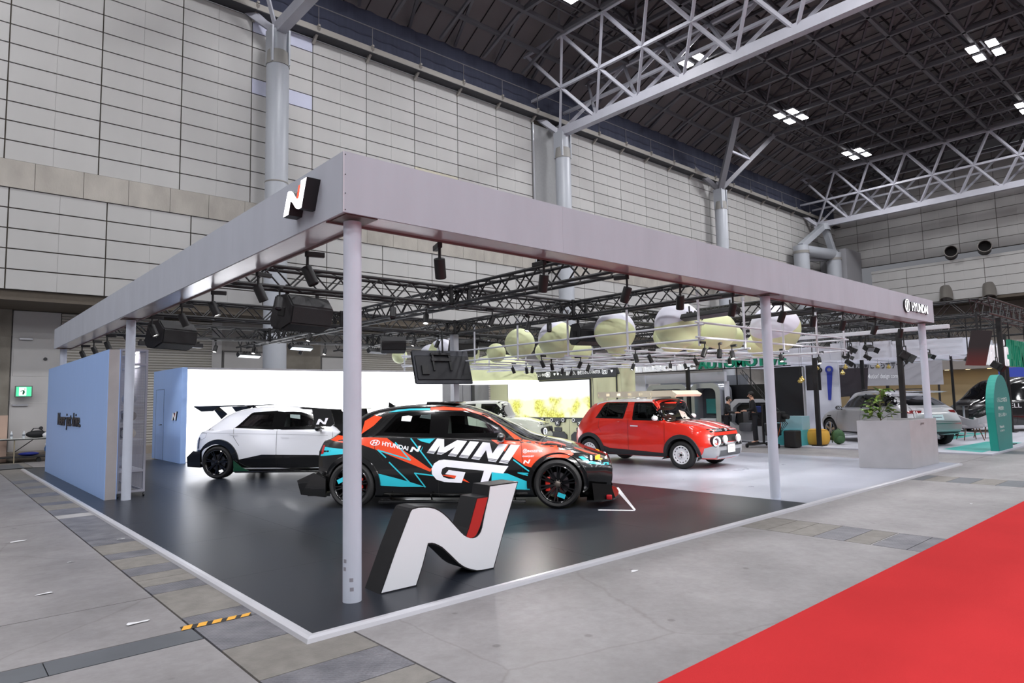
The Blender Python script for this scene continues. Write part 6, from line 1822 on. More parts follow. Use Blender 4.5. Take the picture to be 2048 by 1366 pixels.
for yc in (12.62, 11.62, 10.60, 9.56):
    b_ = W_(yc-0.36,yc+0.36,0.72,0.885,0,0.05,'lamp_graphic',DKG,None,0.03)
    for s_ in (-1,1):
        MB().lathe([(0.045,0.06),(0.058,0.06),(0.058,0.04)],20,frame_m((0,yc-8.4+s_*0.27,0.80),(0,-1,0),(0,0,1))).build('white_ring',SW,b_)
    MB().lathe([(0.0,0.055),(0.12,0.055),(0.12,0.0)],24,frame_m((0,yc-8.4,0.70),(0,-1,0),(0,0,1))).build('round_badge',DKG,b_,True)
    for a in (0.6, 2.2): MB().bar((-0.058,yc-8.4-0.07*math.cos(a),0.70-0.07*math.sin(a)),(-0.058,yc-8.4+0.07*math.cos(a),0.70+0.07*math.sin(a)),0.03,0.006).build('badge_cross',SW,b_)
    W_(yc-0.17,yc+0.17,0.42,0.55,0,0.03,'dark_box',DKG,None,0.008)
    hx = [(-0.41,0.0),(0.41,0.0),(0.41,0.30),(0.26,0.41),(-0.26,0.41),(-0.41,0.30)]
    MB().prism(hx, lambda u,v:(0,yc-8.4+u,v), lambda u,v:(-0.04,yc-8.4+u,v)).build('bumper_graphic',DKG,dw)
# grey service walls left of it, with a dark shelf
gw = thing('service_wall', 'grey service wall with dark shelf beside the end of the white video wall', 'wall panel', (12.05, 15.3, 0))
GWM = mat('service_grey', (150,150,158), 0.6, noise=0.03)
for k, (a, b) in enumerate(((0,0.9),(0.92,1.3),(1.32,2.15))): MB().box(a,b,0,0.1,0,2.3).build('wall_board', GWM, gw)
MB().box(1.3,1.42,-0.06,0,0,2.3).build('dark_post', mat('service_dark',(60,60,66),0.6), gw)
for z in (1.05,1.35): MB().box(0.02,0.88,-0.35,0,z,z+0.05).build('shelf', mat('service_dark',(60,60,66),0.6), gw)
for x in (0.04,0.86): MB().box(x-0.02,x+0.02,-0.34,-0.30,0,1.4).build('shelf_leg', STEEL, gw)
# big pale dome over the counter
dm = thing('pale_dome', 'huge pale green dome with white flat base hanging behind the square post', 'dome', (12.7, 12.95, 2.12))
MB().lathe([(1.35*math.cos(a), 0.95*math.sin(a)) for a in [PI/2*k/12 for k in range(13)]], 48).build('dome_shell', YG, dm, True, 80)
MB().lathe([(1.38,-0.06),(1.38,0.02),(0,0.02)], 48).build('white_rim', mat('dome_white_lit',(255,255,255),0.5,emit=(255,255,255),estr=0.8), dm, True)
MB().lathe([(0,-0.06),(1.38,-0.06)], 48).build('white_base', mat('dome_white_lit',(255,255,255),0.5), dm)
for dx, dy in ((0.6,0.4),(-0.6,0.4),(0,-0.7)): MB().tube((dx,dy,0.7),(dx,dy,1.06),0.012,6).build('hanging_rod', PIPE, dm)
# ================================================================ NEIGHBOURING STANDS
NF = mat('neighbour_white_floor', (196,197,206), 0.4, noise=0.04, nscale=2)
TEALF = mat('neighbour_teal_floor', (70,178,170), 0.45, noise=0.05, nscale=2)
nf = struct(MB().box(17.05, 34, 0.07, 16, FZ, 0.0).build('floor_neighbour', mat('neighbour_edge',(176,176,186),0.5)))
MB().box(17.08, 33.9, 0.10, 15.9, 0.0, 0.004).build('white_flooring', NF, nf)
MB().add([(17.4,0.35,0.006),(21.5,0.35,0.006),(21.5,1.2,0.006),(18.0,1.35,0.006)],[(0,1,2,3)]).build('teal_flooring', TEALF, nf)
MB().add([(22.0,2.2,0.006),(26,2.2,0.006),(26,3.6,0.006),(22.0,3.6,0.006)],[(0,1,2,3)]).build('teal_flooring', TEALF, nf)
# ---- raised name letters above the open front
nm = thing('neighbour_name_sign', 'large pale grey and green raised name letters over the neighbouring stand', 'sign', (17.6, 11.5, 2.3))
GRYL = mat('letter_grey_glow', (222,224,228), 0.4, emit=(230,232,238), estr=0.35); GRNL = mat('letter_green', (16,140,108), 0.4)  # pale letters brightened by a faint glow put into their colour
for body, y0, w, m in (('Panasonic', 11.48, 3.1, GRYL), ('AUTOMOTIVE', 8.22, 3.02, GRNL)):
    vs, fs = fit_text(body, w, 0.33, bold=0.03, depth=0.12)
    mb = MB(); M_ = frame_m((-0.06, y0-11.5, 0.1), (0,-1,0), (0,0,1)); mb.add([(M_ @ Vector(v))[:] for v in vs], fs)
    mb.build('name_letters', m, nm)
MB().box(0,0.04,-6.4,0.05,0.06,0.09).build('letter_rail', BLACK, nm)
for y in (-6.2,-4.2,-3.25,-1.5,-0.1): MB().box(0.0,0.03,y-0.015,y+0.015,0.06,1.15).build('hanger_rod', BLACK, nm)
# ---- walls and pods
nw = thing('neighbour_front_wall', 'white header wall over two silver pods behind the red compact car', 'wall panel', (17.9, 7.4, 0))
WPM = mat('neighbour_white_panel', (206,208,218), 0.5)
MB().box(0,0.15,0.1,3.3,1.98,2.30).build('header_panel', WPM, nw)
MB().box(-0.05,0.15,3.3,3.75,0,2.3).build('end_panel', WPM, nw)
MB().box(0.9,1.0,-0.2,3.3,0,2.2).build('rear_panel', mat('pod_rear_grey',(120,124,132),0.5), nw)
MB().box(0,0.15,0.02,0.12,0,1.98).build('side_post', WPM, nw)
SIL = mat('pod_silver', (186,190,198), 0.25, 0.6)
for y0, y1 in ((1.45,3.2),(0.2,1.35)):
    t = thing('display_pod', 'silver rounded display pod, %s, under the white header' % ('wide one on the left' if y0 > 1 else 'narrow one on the right'), 'display', (17.75, (y0+y1)/2+7.4, 0.004))
    hw = (y1-y0)/2; n = 8; o = []
    def rr_(hw, h, r):
        p = [(-hw, 0)]
        for k in range(n+1): a = PI - PI/2*k/n; p.append((-hw+r+r*math.cos(a), h-r+r*math.sin(a)))
        for k in range(n+1): a = PI/2 - PI/2*k/n; p.append((hw-r+r*math.cos(a), h-r+r*math.sin(a)))
        p.append((hw, 0)); return p
    a_ = rr_(hw,1.93,0.3); b_ = rr_(hw-0.17,1.76,0.2); rg = a_+b_; m_ = len(a_)
    mb = MB()
    for d in (0, 0.75):
        mb.add([(d, p[0], p[1]) for p in rg], [(i,i+1,m_+i+1,m_+i) for i in range(m_-1)])
    for lst in (a_, b_): mb.add([(0,p[0],p[1]) for p in lst]+[(0.75,p[0],p[1]) for p in lst], [(i,i+1,m_+i+1,m_+i) for i in range(m_-1)])
    mb.build('pod_shell', SIL, t, True, 35)
    MB().box(0.5,0.55,-hw+0.15,hw-0.15,0.05,1.75).build('pod_back', mat('pod_glass_dark',(70,80,88),0.15), t)
    MB().cbox(0.1,0.6,-hw+0.25,hw-0.25,0.0,0.75,0.05).build('pod_counter', mat('pod_white',(206,208,214),0.4), t)
    MB().box(0.44,0.5,-hw*0.5,hw*0.4,0.9,1.4).build('pod_screen', mat('pod_teal',(60,140,140),0.3), t)
# cabin mock-up below a wide black screen
cs = thing('black_display_wall', 'wide matt black display screen above the grey cabin mock-up', 'screen', (18.65, 6.9, 0))
MB().cbox(0,0.1,-0.75,1.15,0.75,1.86,0.01).build('black_panel', mat('black_screen',(12,13,17),0.35), cs)
for y in (-0.6,1.0): MB().box(0.02,0.08,y-0.03,y+0.03,0,0.76).build('stand_leg', BLACK, cs)
for y in (0.1, 0.6): MB().bar((0.05,y,1.86),(0.05,y,2.7),0.03).build('hanger_rod', BLACK, cs)
cbn = thing('cabin_mockup', 'open grey car cabin mock-up with seats behind the two people', 'display', (18.0, 6.3, 0.004))
CBG = mat('cabin_grey', (176,178,184), 0.4)
cabp = [(1.15,0.05),(1.2,0.6),(1.05,1.2),(0.85,1.38),(-0.75,1.36),(-0.85,1.26),(0.72,1.26),(0.92,1.1),(1.02,0.62),(0.9,0.52),(-0.85,0.50),(-0.85,0.05)]
MB().prism(cabp, lambda u,v:(0.12,u,v), lambda u,v:(-0.12,u,v)).build('cabin_frame', CBG, cbn)
MB().cbox(0.12,0.22,-0.8,0.95,0.3,1.2,0.02).build('cabin_rear', mat('cabin_dark',(30,31,36),0.5), cbn)
for y in (0.45,-0.35):
    MB().cbox(-0.30,0.10,y-0.22,y+0.22,0.35,0.62,0.06).build('seat_cushion', mat('cabin_seat',(96,98,104),0.6), cbn, True)
    MB().cbox(0.0,0.12,y-0.22,y+0.22,0.55,1.0,0.05).build('seat_back', mat('cabin_seat',(96,98,104),0.6), cbn, True)
MB().cbox(-0.2,-0.1,-0.1,0.3,0.95,1.15,0.02).build('blue_display', mat('cabin_blue',(40,56,120),0.3), cbn)
# tall black LED wall on a pale teal plinth
bl = thing('tall_black_screen', 'tall black LED screen on a pale teal plinth behind the middle canopy post', 'screen', (17.6, 4.75, 0.004))
MB().cbox(0,0.12,0,0.95,0.86,2.33,0.008).build('led_panel', mat('black_screen',(12,13,17),0.35), bl)
MB().cbox(-0.25,0.25,-0.03,1.0,0.45,0.85,0.01).build('plinth_top', mat('pale_teal',(150,190,200),0.4), bl)
MB().cbox(-0.4,0.25,-0.03,1.0,0,0.45,0.01).build('plinth', mat('mid_teal',(70,170,176),0.4), bl)
MB().box(-0.02,0.1,-0.03,0.0,0.86,2.3).build('edge_trim', ALU, bl)
bp_ = thing('black_side_panel', 'small hanging black panel beside the tall black screen', 'panel', (17.7, 4.27, 1.61))
MB().cbox(0,0.05,0,0.42,0,0.74,0.006).build('panel_face', mat('panel_black',(30,30,34),0.45), bp_)
MB().box(0.02,0.04,0.2,0.22,0.74,1.6).build('hanger_rod', BLACK, bp_)
ww_ = thing('white_back_panel', 'tall white wall panel with round blue logo mark behind the black side panel', 'wall panel', (22.6, 5.75, 0.004))
MB().cbox(0,0.12,0.0,1.75,0,2.75,0.01).build('panel_board', mat('white_back',(214,216,226),0.5), ww_)
vs, fs = fit_text('MO', 0.5, 0.22, bold=0.02, depth=0.02); mb = MB(); M_ = frame_m((-0.02,1.05,2.25),(0,-1,0),(0,0,1)); mb.add([(M_ @ Vector(v))[:] for v in vs], fs); mb.build('raised_letters', BLKP, ww_)
MB().lathe([(0.07,0.03),(0.14,0.03),(0.14,0.0)],24,frame_m((-0.01,0.30,2.36),(0,-1,0),(0,0,1))).build('blue_ring', mat('logo_blue',(56,70,170),0.4), ww_)
MB().prism([(-0.1,-0.1),(0.1,-0.1),(0.0,-1.1),(-0.1,-1.1)], lambda u,v:(0.0,0.30-u,2.36+v), lambda u,v:(-0.02,0.30-u,2.36+v)).build('blue_mark', mat('logo_blue',(56,70,170),0.4), ww_)
ti = thing('tilted_screen', 'large tilted dark grey screen above the silver car roof', 'screen', (24.6, 6.3, 1.25))
mb = MB(); mb.add([(-0.5,0.52,0.05),(0.55,-0.42,0.15),(0.55,-0.5,1.05),(-0.52,0.42,1.05),(-0.43,0.58,0.05),(0.62,-0.36,0.15),(0.62,-0.44,1.05),(-0.45,0.48,1.05)],[(0,1,2,3),(7,6,5,4),(0,4,5,1),(1,5,6,2),(2,6,7,3),(3,7,4,0)])
mb.v = [(v[0]*1.2, v[1]*1.2, v[2]*1.15) for v in mb.v]
mb.build('screen_panel', mat('tilt_screen_grey',(52,50,56),0.4), ti)
for a in ((-0.2,0.2),(0.3,-0.25)): MB().bar((a[0],a[1],1.05),(a[0],a[1],2.3),0.04).build('hanger_rod', BLACK, ti)
# ---- trusses and black posts of the neighbouring stand
NT = []
def box_truss(p, q, h, label, hgt=None):
    p = Vector(p); q = Vector(q); L = (q-p).length; d = (q-p)/L; s = Vector((-d.y, d.x, 0))
    t = thing('stand_truss', label, 'truss', p, 0, 'black trusses of the neighbouring stands')
    for a in (-h,h):
        for b in (-h,h):
            o = s*a + Vector((0,0,b)); MB().tube(o, d*L+o, 0.026, 6).build('chord', TM, t, True)
    n = int(L/0.36); mb = MB()
    for k in range(n):
        for a in (-h,h):
            z0, z1 = (-h,h) if k % 2 else (h,-h)
            mb.tube(d*(L*k/n)+s*a+Vector((0,0,z0)), d*(L*(k+1)/n)+s*a+Vector((0,0,z1)), 0.012, 4)
        mb.tube(d*(L*k/n)+s*(h if k % 2 else -h)+Vector((0,0,h)), d*(L*(k+1)/n)+s*(-h if k % 2 else h)+Vector((0,0,h)), 0.010, 4)
        mb.tube(d*(L*k/n)+s*(h if k % 2 else -h)-Vector((0,0,h)), d*(L*(k+1)/n)+s*(-h if k % 2 else h)-Vector((0,0,h)), 0.010, 4)
    stuff(mb.build('lattice', TM, t)); return t
box_truss((19.3,0.55,3.75),(19.3,15,3.75),0.21,'black front truss of the neighbouring stand over the planter')
box_truss((19.0,0.55,3.75),(34,0.55,3.75),0.21,'black side truss of the neighbouring stand running off to the right')
box_truss((23.5,0.8,3.7),(23.5,15,3.7),0.21,'black inner truss of the neighbouring stand, first behind the front one')
box_truss((27.5,0.8,3.7),(27.5,15,3.7),0.21,'black inner truss of the neighbouring stand, second behind the front one')
box_truss((16.3,4.5,3.65),(34,4.5,3.65),0.2,'black cross truss of the neighbouring stand above the silver car')
box_truss((16.3,3.2,3.65),(28,3.2,3.65),0.15,'slim black cross truss of the neighbouring stand holding the stage lamps')
box_truss((36,-6,5.0),(36,14,5.0),0.22,'distant black truss beyond the neighbouring stand at the right')
wbr = tag(MB().cbox(16.42,16.56,0.6,12,3.02,3.12,0.01).build('white_beam', mat('white_beam',(206,208,214),0.45)), 'long white beam below the truss at the far end of the stand', 'beam')
def pole(x, y, z1, label, w=0.05):
    t = thing('stand_pole', label, 'pole', (x,y,0.004), 0, 'black poles of the neighbouring stand')
    MB().cbox(-w,w,-w,w,0.02,z1,0.006).build('upright', BLKP, t); MB().cbox(-0.16,0.16,-0.16,0.16,0,0.02,0.004).build('foot_plate', BLKP, t)
    return t
pole(17.35,2.0,3.55,'black pole between the young tree and the canopy end',0.06)
pole(17.5,4.32,2.55,'black pole in front of the yellow pouf',0.055)
pole(17.45,8.6,2.5,'black pole behind the roof tray of the red compact car',0.055)
pole(20.7,0.5,3.55,'black pole right behind the teal arch sign',0.06)
pole(24.0,2.6,3.5,'black pole between the black van and the tilted red screen',0.035)
pole(22.0,4.7,3.5,'thin black pole above the roof of the silver car',0.05)
pole(27,1.7,3.5,'distant black pole right of the tilted red screen',0.06)
# ---- white fabric strips under the trusses
FAB = mat('white_fabric', (214,215,226), 0.7); 
fb = thing('fabric_ceiling', 'rows of white hanging fabric strips under the black trusses', 'banner', (20.4, 1.0, 2.55))
for i in range(9):
    for j in range(5):
        y0 = 0.4 + i*0.95
        MB().box(0.3+j*1.1, 0.32+j*1.1, y0, y0+0.93, 0.05-0.0*j+((i*3+j) % 3)*0.015, 0.52+((i*5+j*2) % 4)*0.03).build('fabric_strip', FAB, fb)
for k in range(7): MB().box(0.2,5.0,0.3+k*1.3,0.5+k*1.3,0.0,0.012).build('fabric_slat', FAB, fb)
# ---- stage lamps hanging there
def stage_lamp(x, y, z, rz, label, k=1.0, green=False):
    t = thing('stage_lamp', label, 'lamp', (x,y,z), rz, 'black stage lamps of the neighbouring stand')
    MB().tube((0,0,0.18*k),(0,0,3.53-z),0.015,6).build('drop_rod', BLACK, t)
    mb = MB(); mb.bar((-0.17*k,0,0.0),(-0.17*k,0,0.18*k),0.02).bar((0.17*k,0,0.0),(0.17*k,0,0.18*k),0.02).bar((-0.17*k,0,0.18*k),(0.17*k,0,0.18*k),0.02); mb.build('yoke', BLACK, t)
    K = Matrix.Rotation(math.radians(35),4,'X')
    g = MB().cbox(-0.16*k,0.16*k,-0.10*k,0.10*k,-0.12*k,0.06*k,0.02); g.v = [(K @ Vector(v))[:] for v in g.v]; g.build('housing', BLKP, t)
    g = MB().box(-0.13*k,0.13*k,-0.105*k,-0.098*k,-0.10*k,0.03*k); g.v = [(K @ Vector(v))[:] for v in g.v]; g.build('front_glass', mat('lamp_glass_green',(50,80,68),0.1) if green else LENS_OFF, t)
    for s_ in (-1,1):
        g = MB().add([(s_*0.16*k,-0.10*k,-0.12*k),(s_*0.28*k,-0.20*k,-0.14*k),(s_*0.28*k,-0.20*k,0.05*k),(s_*0.16*k,-0.10*k,0.06*k)],[(0,1,2,3)]).add([(s_*0.165*k,-0.09*k,-0.12*k),(s_*0.285*k,-0.19*k,-0.14*k),(s_*0.285*k,-0.19*k,0.05*k),(s_*0.165*k,-0.09*k,0.06*k)],[(3,2,1,0)]); g.v = [(K @ Vector(v))[:] for v in g.v]; g.build('barn_door', BLKP, t)
    return t
for a in ((16.9,3.06,2.72,0.6,'black stage lamp left of the fabric strips',0.72,False),(18.2,3.06,2.80,-0.4,'open-winged black stage lamp before the fabric strips',0.85,False),
          (19.9,4.31,2.5,0.3,'stage lamp with green glass above the black side panel',0.8,True),(17.3,3.34,2.55,1.1,'round black stage lamp, left of a pair',0.62,False),(18.75,3.34,2.58,0.2,'round black stage lamp, right of a pair',0.62,False),
          (17.4,1.9,2.5,0.5,'big black stage lamp on the pole above the young tree',1.15,False),(19.51,1.99,2.57,-0.3,'stage lamp with pale glass right of the pole',0.72,True),(19.51,1.0,2.38,0.4,'black stage lamp right of the canopy end post',0.72,False),
          (19.4,0.34,2.2,0.1,'square black stage lamp left of the tilted red screen',1.0,False)): stage_lamp(*a)
GOLD = mat('brass_gold', (206,180,104), 0.25, 0.7)
def pendant(x, y, z, label):
    t = thing('pendant_lamp', label, 'lamp', (x,y,z), 0, 'small brass pendants')
    MB().lathe([(0.0,0.11),(0.02,0.11),(0.03,0.06),(0.07,0.03),(0.075,0.0),(0.06,-0.02),(0.055,-0.04),(0.0,-0.05)],20).build('brass_shade', GOLD, t, True)
    MB().tube((0,0,0.1),(0,0,3.46-z),0.004,5).build('cord', BLKP, t)
for a in ((16.5,4.31,1.86,'brass pendant before the tall black screen, left of a pair'),(16.62,4.31,1.90,'brass pendant before the tall black screen, right of a pair'),(17.6,4.31,2.24,'brass pendant before the black side panel'),
          (19.4,4.31,2.12,'brass pendant before the tilted grey screen'),(20.6,4.69,2.34,'brass pendant above the tilted grey screen, first'),(22.3,4.31,2.37,'brass pendant above the tilted grey screen, second'),(23.3,4.31,2.37,'brass pendant above the tilted grey screen, third')): pendant(*a)
# tilted dark red screen
rs_ = thing('red_tilted_screen', 'tilted dark screen fading to red, under the corner of the black truss', 'screen', (18.95, 0.62, 2.16))
def redscreen():
    m = bpy.data.materials.new('red_fade_screen'); m.use_nodes = True; nt = m.node_tree; b = nt.nodes['Principled BSDF']
    tc = nt.nodes.new('ShaderNodeTexCoord'); sx = nt.nodes.new('ShaderNodeSeparateXYZ'); nt.links.new(tc.outputs['Object'], sx.inputs[0])
    r = nt.nodes.new('ShaderNodeValToRGB'); nt.links.new(sx.outputs['Z'], r.inputs[0])
    r.color_ramp.elements[0].color = srgb(92,26,24); r.color_ramp.elements[1].position = 0.5; r.color_ramp.elements[1].color = srgb(36,26,28)
    nt.links.new(r.outputs[0], b.inputs['Emission Color']); b.inputs['Emission Strength'].default_value = 0.8
    b.inputs['Base Color'].default_value = (0.01,0.01,0.01,1); b.inputs['Roughness'].default_value = 0.3
    return m
mb = MB(); mb.add([(-0.27,0.22,0.02),(0.08,-0.12,0.0),(0.22,-0.30,0.92),(-0.14,0.06,0.95),(-0.22,0.27,0.02),(0.13,-0.07,0.0),(0.27,-0.25,0.92),(-0.09,0.11,0.95)],[(0,1,2,3),(7,6,5,4),(0,4,5,1),(1,5,6,2),(2,6,7,3),(3,7,4,0)])
mb.build('screen_panel', redscreen(), rs_); MB().bar((0.05,0,0.9),(0.05,0,1.45),0.05).build('hanger_rod', BLACK, rs_)
# second name sign on the side
ns = thing('side_name_sign', 'white raised name letters at the right edge below the black side truss', 'sign', (21.0, 0.5, 2.45))
vs, fs = fit_text('Panasonic', 3.1, 0.82, bold=0.03, depth=0.1); mb = MB(); M_ = frame_m((-2.05,0.15,-0.25),(1,0,0),(0,0,1)); mb.add([(M_ @ Vector(v))[:] for v in vs], fs); mb.build('name_letters', GRYL, ns)
vs, fs = fit_text('AUTOMOTIVE', 3.1, 0.82, bold=0.03, depth=0.1); mb = MB(); M_ = frame_m((1.2,0.15,-0.25),(1,0,0),(0,0,1)); mb.add([(M_ @ Vector(v))[:] for v in vs], fs); mb.build('name_letters', GRNL, ns)
for x in (-1.5,0.2,1.5,3.5): MB().box(x,x+0.03,0.14,0.17,0.4,1.1).build('hanger_rod', BLACK, ns)
# distant company sign
ds = thing('company_sign', 'distant grey sign board with dark Japanese lettering above a white English line', 'sign', (30.2, 7.35, 2.05))
DX, DY = Vector((1.83,-1.63,0)).normalized(), Vector((0,0,1))
MD = frame_m((0,0,0), DX, DY)
mb = MB(); mb.box(-1.9,3.2,-0.25,1.05,-0.08,0.0); mb.v = [(MD @ Vector((v[0],v[1],v[2])))[:] for v in mb.v]; mb.build('sign_board', mat('sign_grey',(150,150,156),0.6), ds)
lettering('japanese_lettering', '\u4e16\u754c\u4e00\u306e\u79fb\u52d5\u3053\u3053\u3061\u30c7\u30b6\u30a4\u30f3', 3.1, 0.42, MD @ Matrix.Translation((-1.55,0.50,0.02)), mat('sign_dark_letters',(30,31,40),0.5), ds, bold=0.02)
lettering('english_lettering', "The 'Joy in Motion' design company", 2.5, 0.27, MD @ Matrix.Translation((-1.05,0.02,0.02)), mat('sign_white_letters',(226,228,232),0.5), ds, bold=0.01)
for x in (-1.6, 3.0):
    mb = MB(); mb.box(x-0.04,x+0.04,-2.05,-0.25,-0.06,-0.02); mb.v = [(MD @ Vector(v))[:] for v in mb.v]; mb.build('sign_leg', BLACK, ds)
d2 = thing('dark_letter_sign', 'big dark blue raised letters beyond the company sign', 'sign', (33.5, 7.0, 2.35))
vs, fs = fit_text('SEIRIS', 2.6, 0.62, bold=0.03, depth=0.15); mb = MB(); M_ = frame_m((-1.9,1.2,0.0), DX, DY); mb.add([(M_ @ Vector(v))[:] for v in vs], fs); mb.build('raised_letters', mat('sign_dark_letters',(30,31,40),0.5), d2)
mb = MB()
for k in (-1.6,0.2): mb.bar((k*0.75+0.1,1.2-k*0.67-0.1,-2.35),(k*0.75+0.1,1.2-k*0.67-0.1,0.0),0.12)
mb.build('sign_leg', BLACK, d2)
# far row of warm lit shop fronts and a blue banner
fr = thing('lit_corridor', 'far corridor front with a row of small warm downlights', 'building', (50.5, 3.0, 0))
MB().box(0,0.3,-14,16,0,2.9).build('corridor_wall', mat('corridor_beige',(168,150,116),0.7), fr)
MB().box(-1.5,0.3,-14,16,2.9,4.6).build('corridor_fascia', mat('corridor_fascia',(140,134,130),0.7), fr)
WL_ = mat('warm_downlight_lit', (255,240,200), 0.3, emit=(255,224,170), estr=9.0)
for k in range(24): MB().lathe([(0,2.885),(0.14,2.885)],12,Matrix.Translation((-0.7,-12.5+k*1.2,0))).build('downlight', WL_, fr)
bb = tag(MB().cbox(44.0,44.1,1.0,5.6,2.2,2.75,0.01).build('blue_banner', mat('banner_blue',(62,84,190),0.6)), 'long blue banner at the right edge behind the teal arch sign', 'banner')
# ================================================================ CARS OF THE NEIGHBOURING STAND
SUV = dict(
    xr=[(0.2,-2.05),(0.45,-2.18),(0.65,-2.20),(0.9,-2.12),(1.05,-2.05),(1.3,-1.75),(1.5,-1.45)],
    xf=[(0.15,1.95),(0.35,2.12),(0.6,2.16),(0.8,2.10),(0.95,1.95)],
    top=[(-2.2,1.10),(-1.95,1.30),(-1.6,1.47),(-1.0,1.55),(-0.3,1.57),(0.2,1.53),(0.6,1.36),(1.05,1.08),(1.3,1.03),(1.8,0.97),(2.05,0.88),(2.16,0.8)],
    belt=[(-2.2,0.98),(-1.2,1.05),(0,1.0),(1.0,0.98),(1.6,0.92),(2.16,0.72)],
    wb=[(-2.2,0.72),(-1.6,0.79),(0,0.80),(1.0,0.80),(1.6,0.79),(2.16,0.70)],
    wm=[(-2.2,0.84),(-1.4,0.90),(0,0.875),(1.4,0.90),(2.16,0.80)],
    ws=[(-2.2,0.78),(-1.4,0.86),(1.4,0.86),(2.16,0.76)],
    wr=[(-2.2,0.60),(-1.2,0.60),(0.2,0.62),(1.0,0.68),(2.16,0.6)],
    sill=[(-2.2,0.32),(-1.4,0.24),(1.4,0.22),(2.16,0.22)], zm=0.65,
    plan_f=(0.55,0.25), plan_r=(0.5,0.16), wheel_r=0.35, arch_r=0.40, rim_r=0.255, xw_r=-1.38, xw_f=1.36)
SG = mat('silver_paint', (178,178,182), 0.3, 0.35, coat=0.8)
silv = Car('silver_suv', 'silver estate-like car seen from behind on the neighbouring stand', (20.0,3.45), 56.5, SUV, SG, 0.004)
C = silv; finish_body(C)
SWIN = [(-1.75,1.20),(-1.45,1.36),(-1.0,1.44),(-0.2,1.46),(0.2,1.43),(0.62,1.25),(0.93,1.06),(0.90,1.03),(-0.2,1.04),(-1.2,1.08),(-1.5,1.12)]
for k in ('L','R'):
    o = offs(SWIN, 0.02); fr = C.project(*ring_of(o, shrink(SWIN,0.02)), k, 'window_frame', mat('chrome_strip',(190,192,198),0.15,0.9), 0.004)
    C.project(shrink(SWIN,0.02), tess(shrink(SWIN,0.02)), k, 'window_glass', GLASS_D, 0.003, fr, 0.1)
    for xx in (-0.12,-0.95): C.decal([(xx-0.03,1.04),(xx+0.04,1.04),(xx+0.0,1.46),(xx-0.06,1.46)], k, 'window_pillar', FRIT, 0.006)
    for pts in ([(-0.12,1.0),(-0.10,0.3)],[(0.98,0.98),(0.95,0.4)],[(-0.95,1.05),(-1.0,0.8)]): C.line(pts, 0.007, k, 'door_gap', SEAMK)
    for xx in (-0.35,0.55): C.decal([(xx,0.90),(xx+0.22,0.90),(xx+0.22,0.87),(xx,0.87)], k, 'door_handle', SG, 0.02)
    C.decal([(1.28,0.80),(1.50,0.80),(1.50,0.77),(1.28,0.77)], k, 'side_vent', FRIT, 0.006)
    C.decal([(-1.0,0.22),(-0.98,0.33),(0.95,0.33),(0.98,0.22)], k, 'sill_cladding', CLAD, 0.006)
    sd = -1 if k == 'R' else 1
    side_mirror(C, 0.78, 1.02, sd, mat('silver_mirror',(60,60,64),0.3), CLAD)
    for xw in (SUV['xw_r'], SUV['xw_f']):
        C.wheel(xw, sd, rim_spokes(5, RIMS, 0.08, 0.05, True), 0.885, 0.24)
    tl = thing_part('tail_lamp', C.root, (0,0,0))
    C.decal([(sd*0.40,0.985),(sd*0.66,0.99),(sd*0.74,0.955),(sd*0.66,0.90),(sd*0.45,0.925)], 'B', 'lamp_lens', mat('tail_red_deep',(120,14,18),0.12,coat=1.0), 0.006, tl)
    C.decal([(-2.05,0.985),(-1.85,0.97),(-1.80,0.94),(-2.02,0.90)], k, 'lamp_lens', mat('tail_red_deep',(120,14,18),0.12,coat=1.0), 0.006, tl)
C.decal([(-0.58,1.13),(0.58,1.13),(0.50,1.38),(-0.50,1.38)], 'B', 'rear_glass', GLASS_D, 0.006)
C.decal([(-0.70,0.24),(0.70,0.24),(0.74,0.40),(-0.74,0.40)], 'B', 'bumper_cladding', CLAD, 0.008)
C.decal([(-0.72,0.62),(0.72,0.62),(0.72,0.635),(-0.72,0.635)], 'B', 'bumper_chrome', mat('chrome_strip',(190,192,198),0.15,0.9), 0.008)
C.line([(-0.62,1.08),(-0.70,0.68),(0.70,0.68),(0.62,1.08)], 0.008, 'B', 'tailgate_gap', SEAMK)
pb = C.decal([(-0.18,0.72),(0.18,0.72),(0.18,0.86),(-0.18,0.86)], 'B', 'number_board', mat('plate_pale',(206,224,228),0.5), 0.012)
hp_, _n = C.hit((-4,0,0.79),(1,0,0))
lettering('board_print', 'Panasonic', 0.26, 0.045, frame_m((hp_.x-0.016,0.13,0.775),(0,-1,0),(0,0,1)), mat('plate_navy',(30,40,80),0.5), C.root, bold=0.02)
fin = MB(); fin.prism([(-1.72,1.47),(-1.35,1.53),(-1.95,1.50)], lambda u,v:(u,-0.55,v), lambda u,v:(u,0.55,v)); fin.build('roof_spoiler', SG, C.root)
for s_ in (-1,1): MB().path([(-1.3,s_*0.56,1.52),(-1.2,s_*0.56,1.58),(0.0,s_*0.58,1.59),(0.15,s_*0.58,1.55)],0.016,8).build('roof_rail', FRIT, C.root, True)

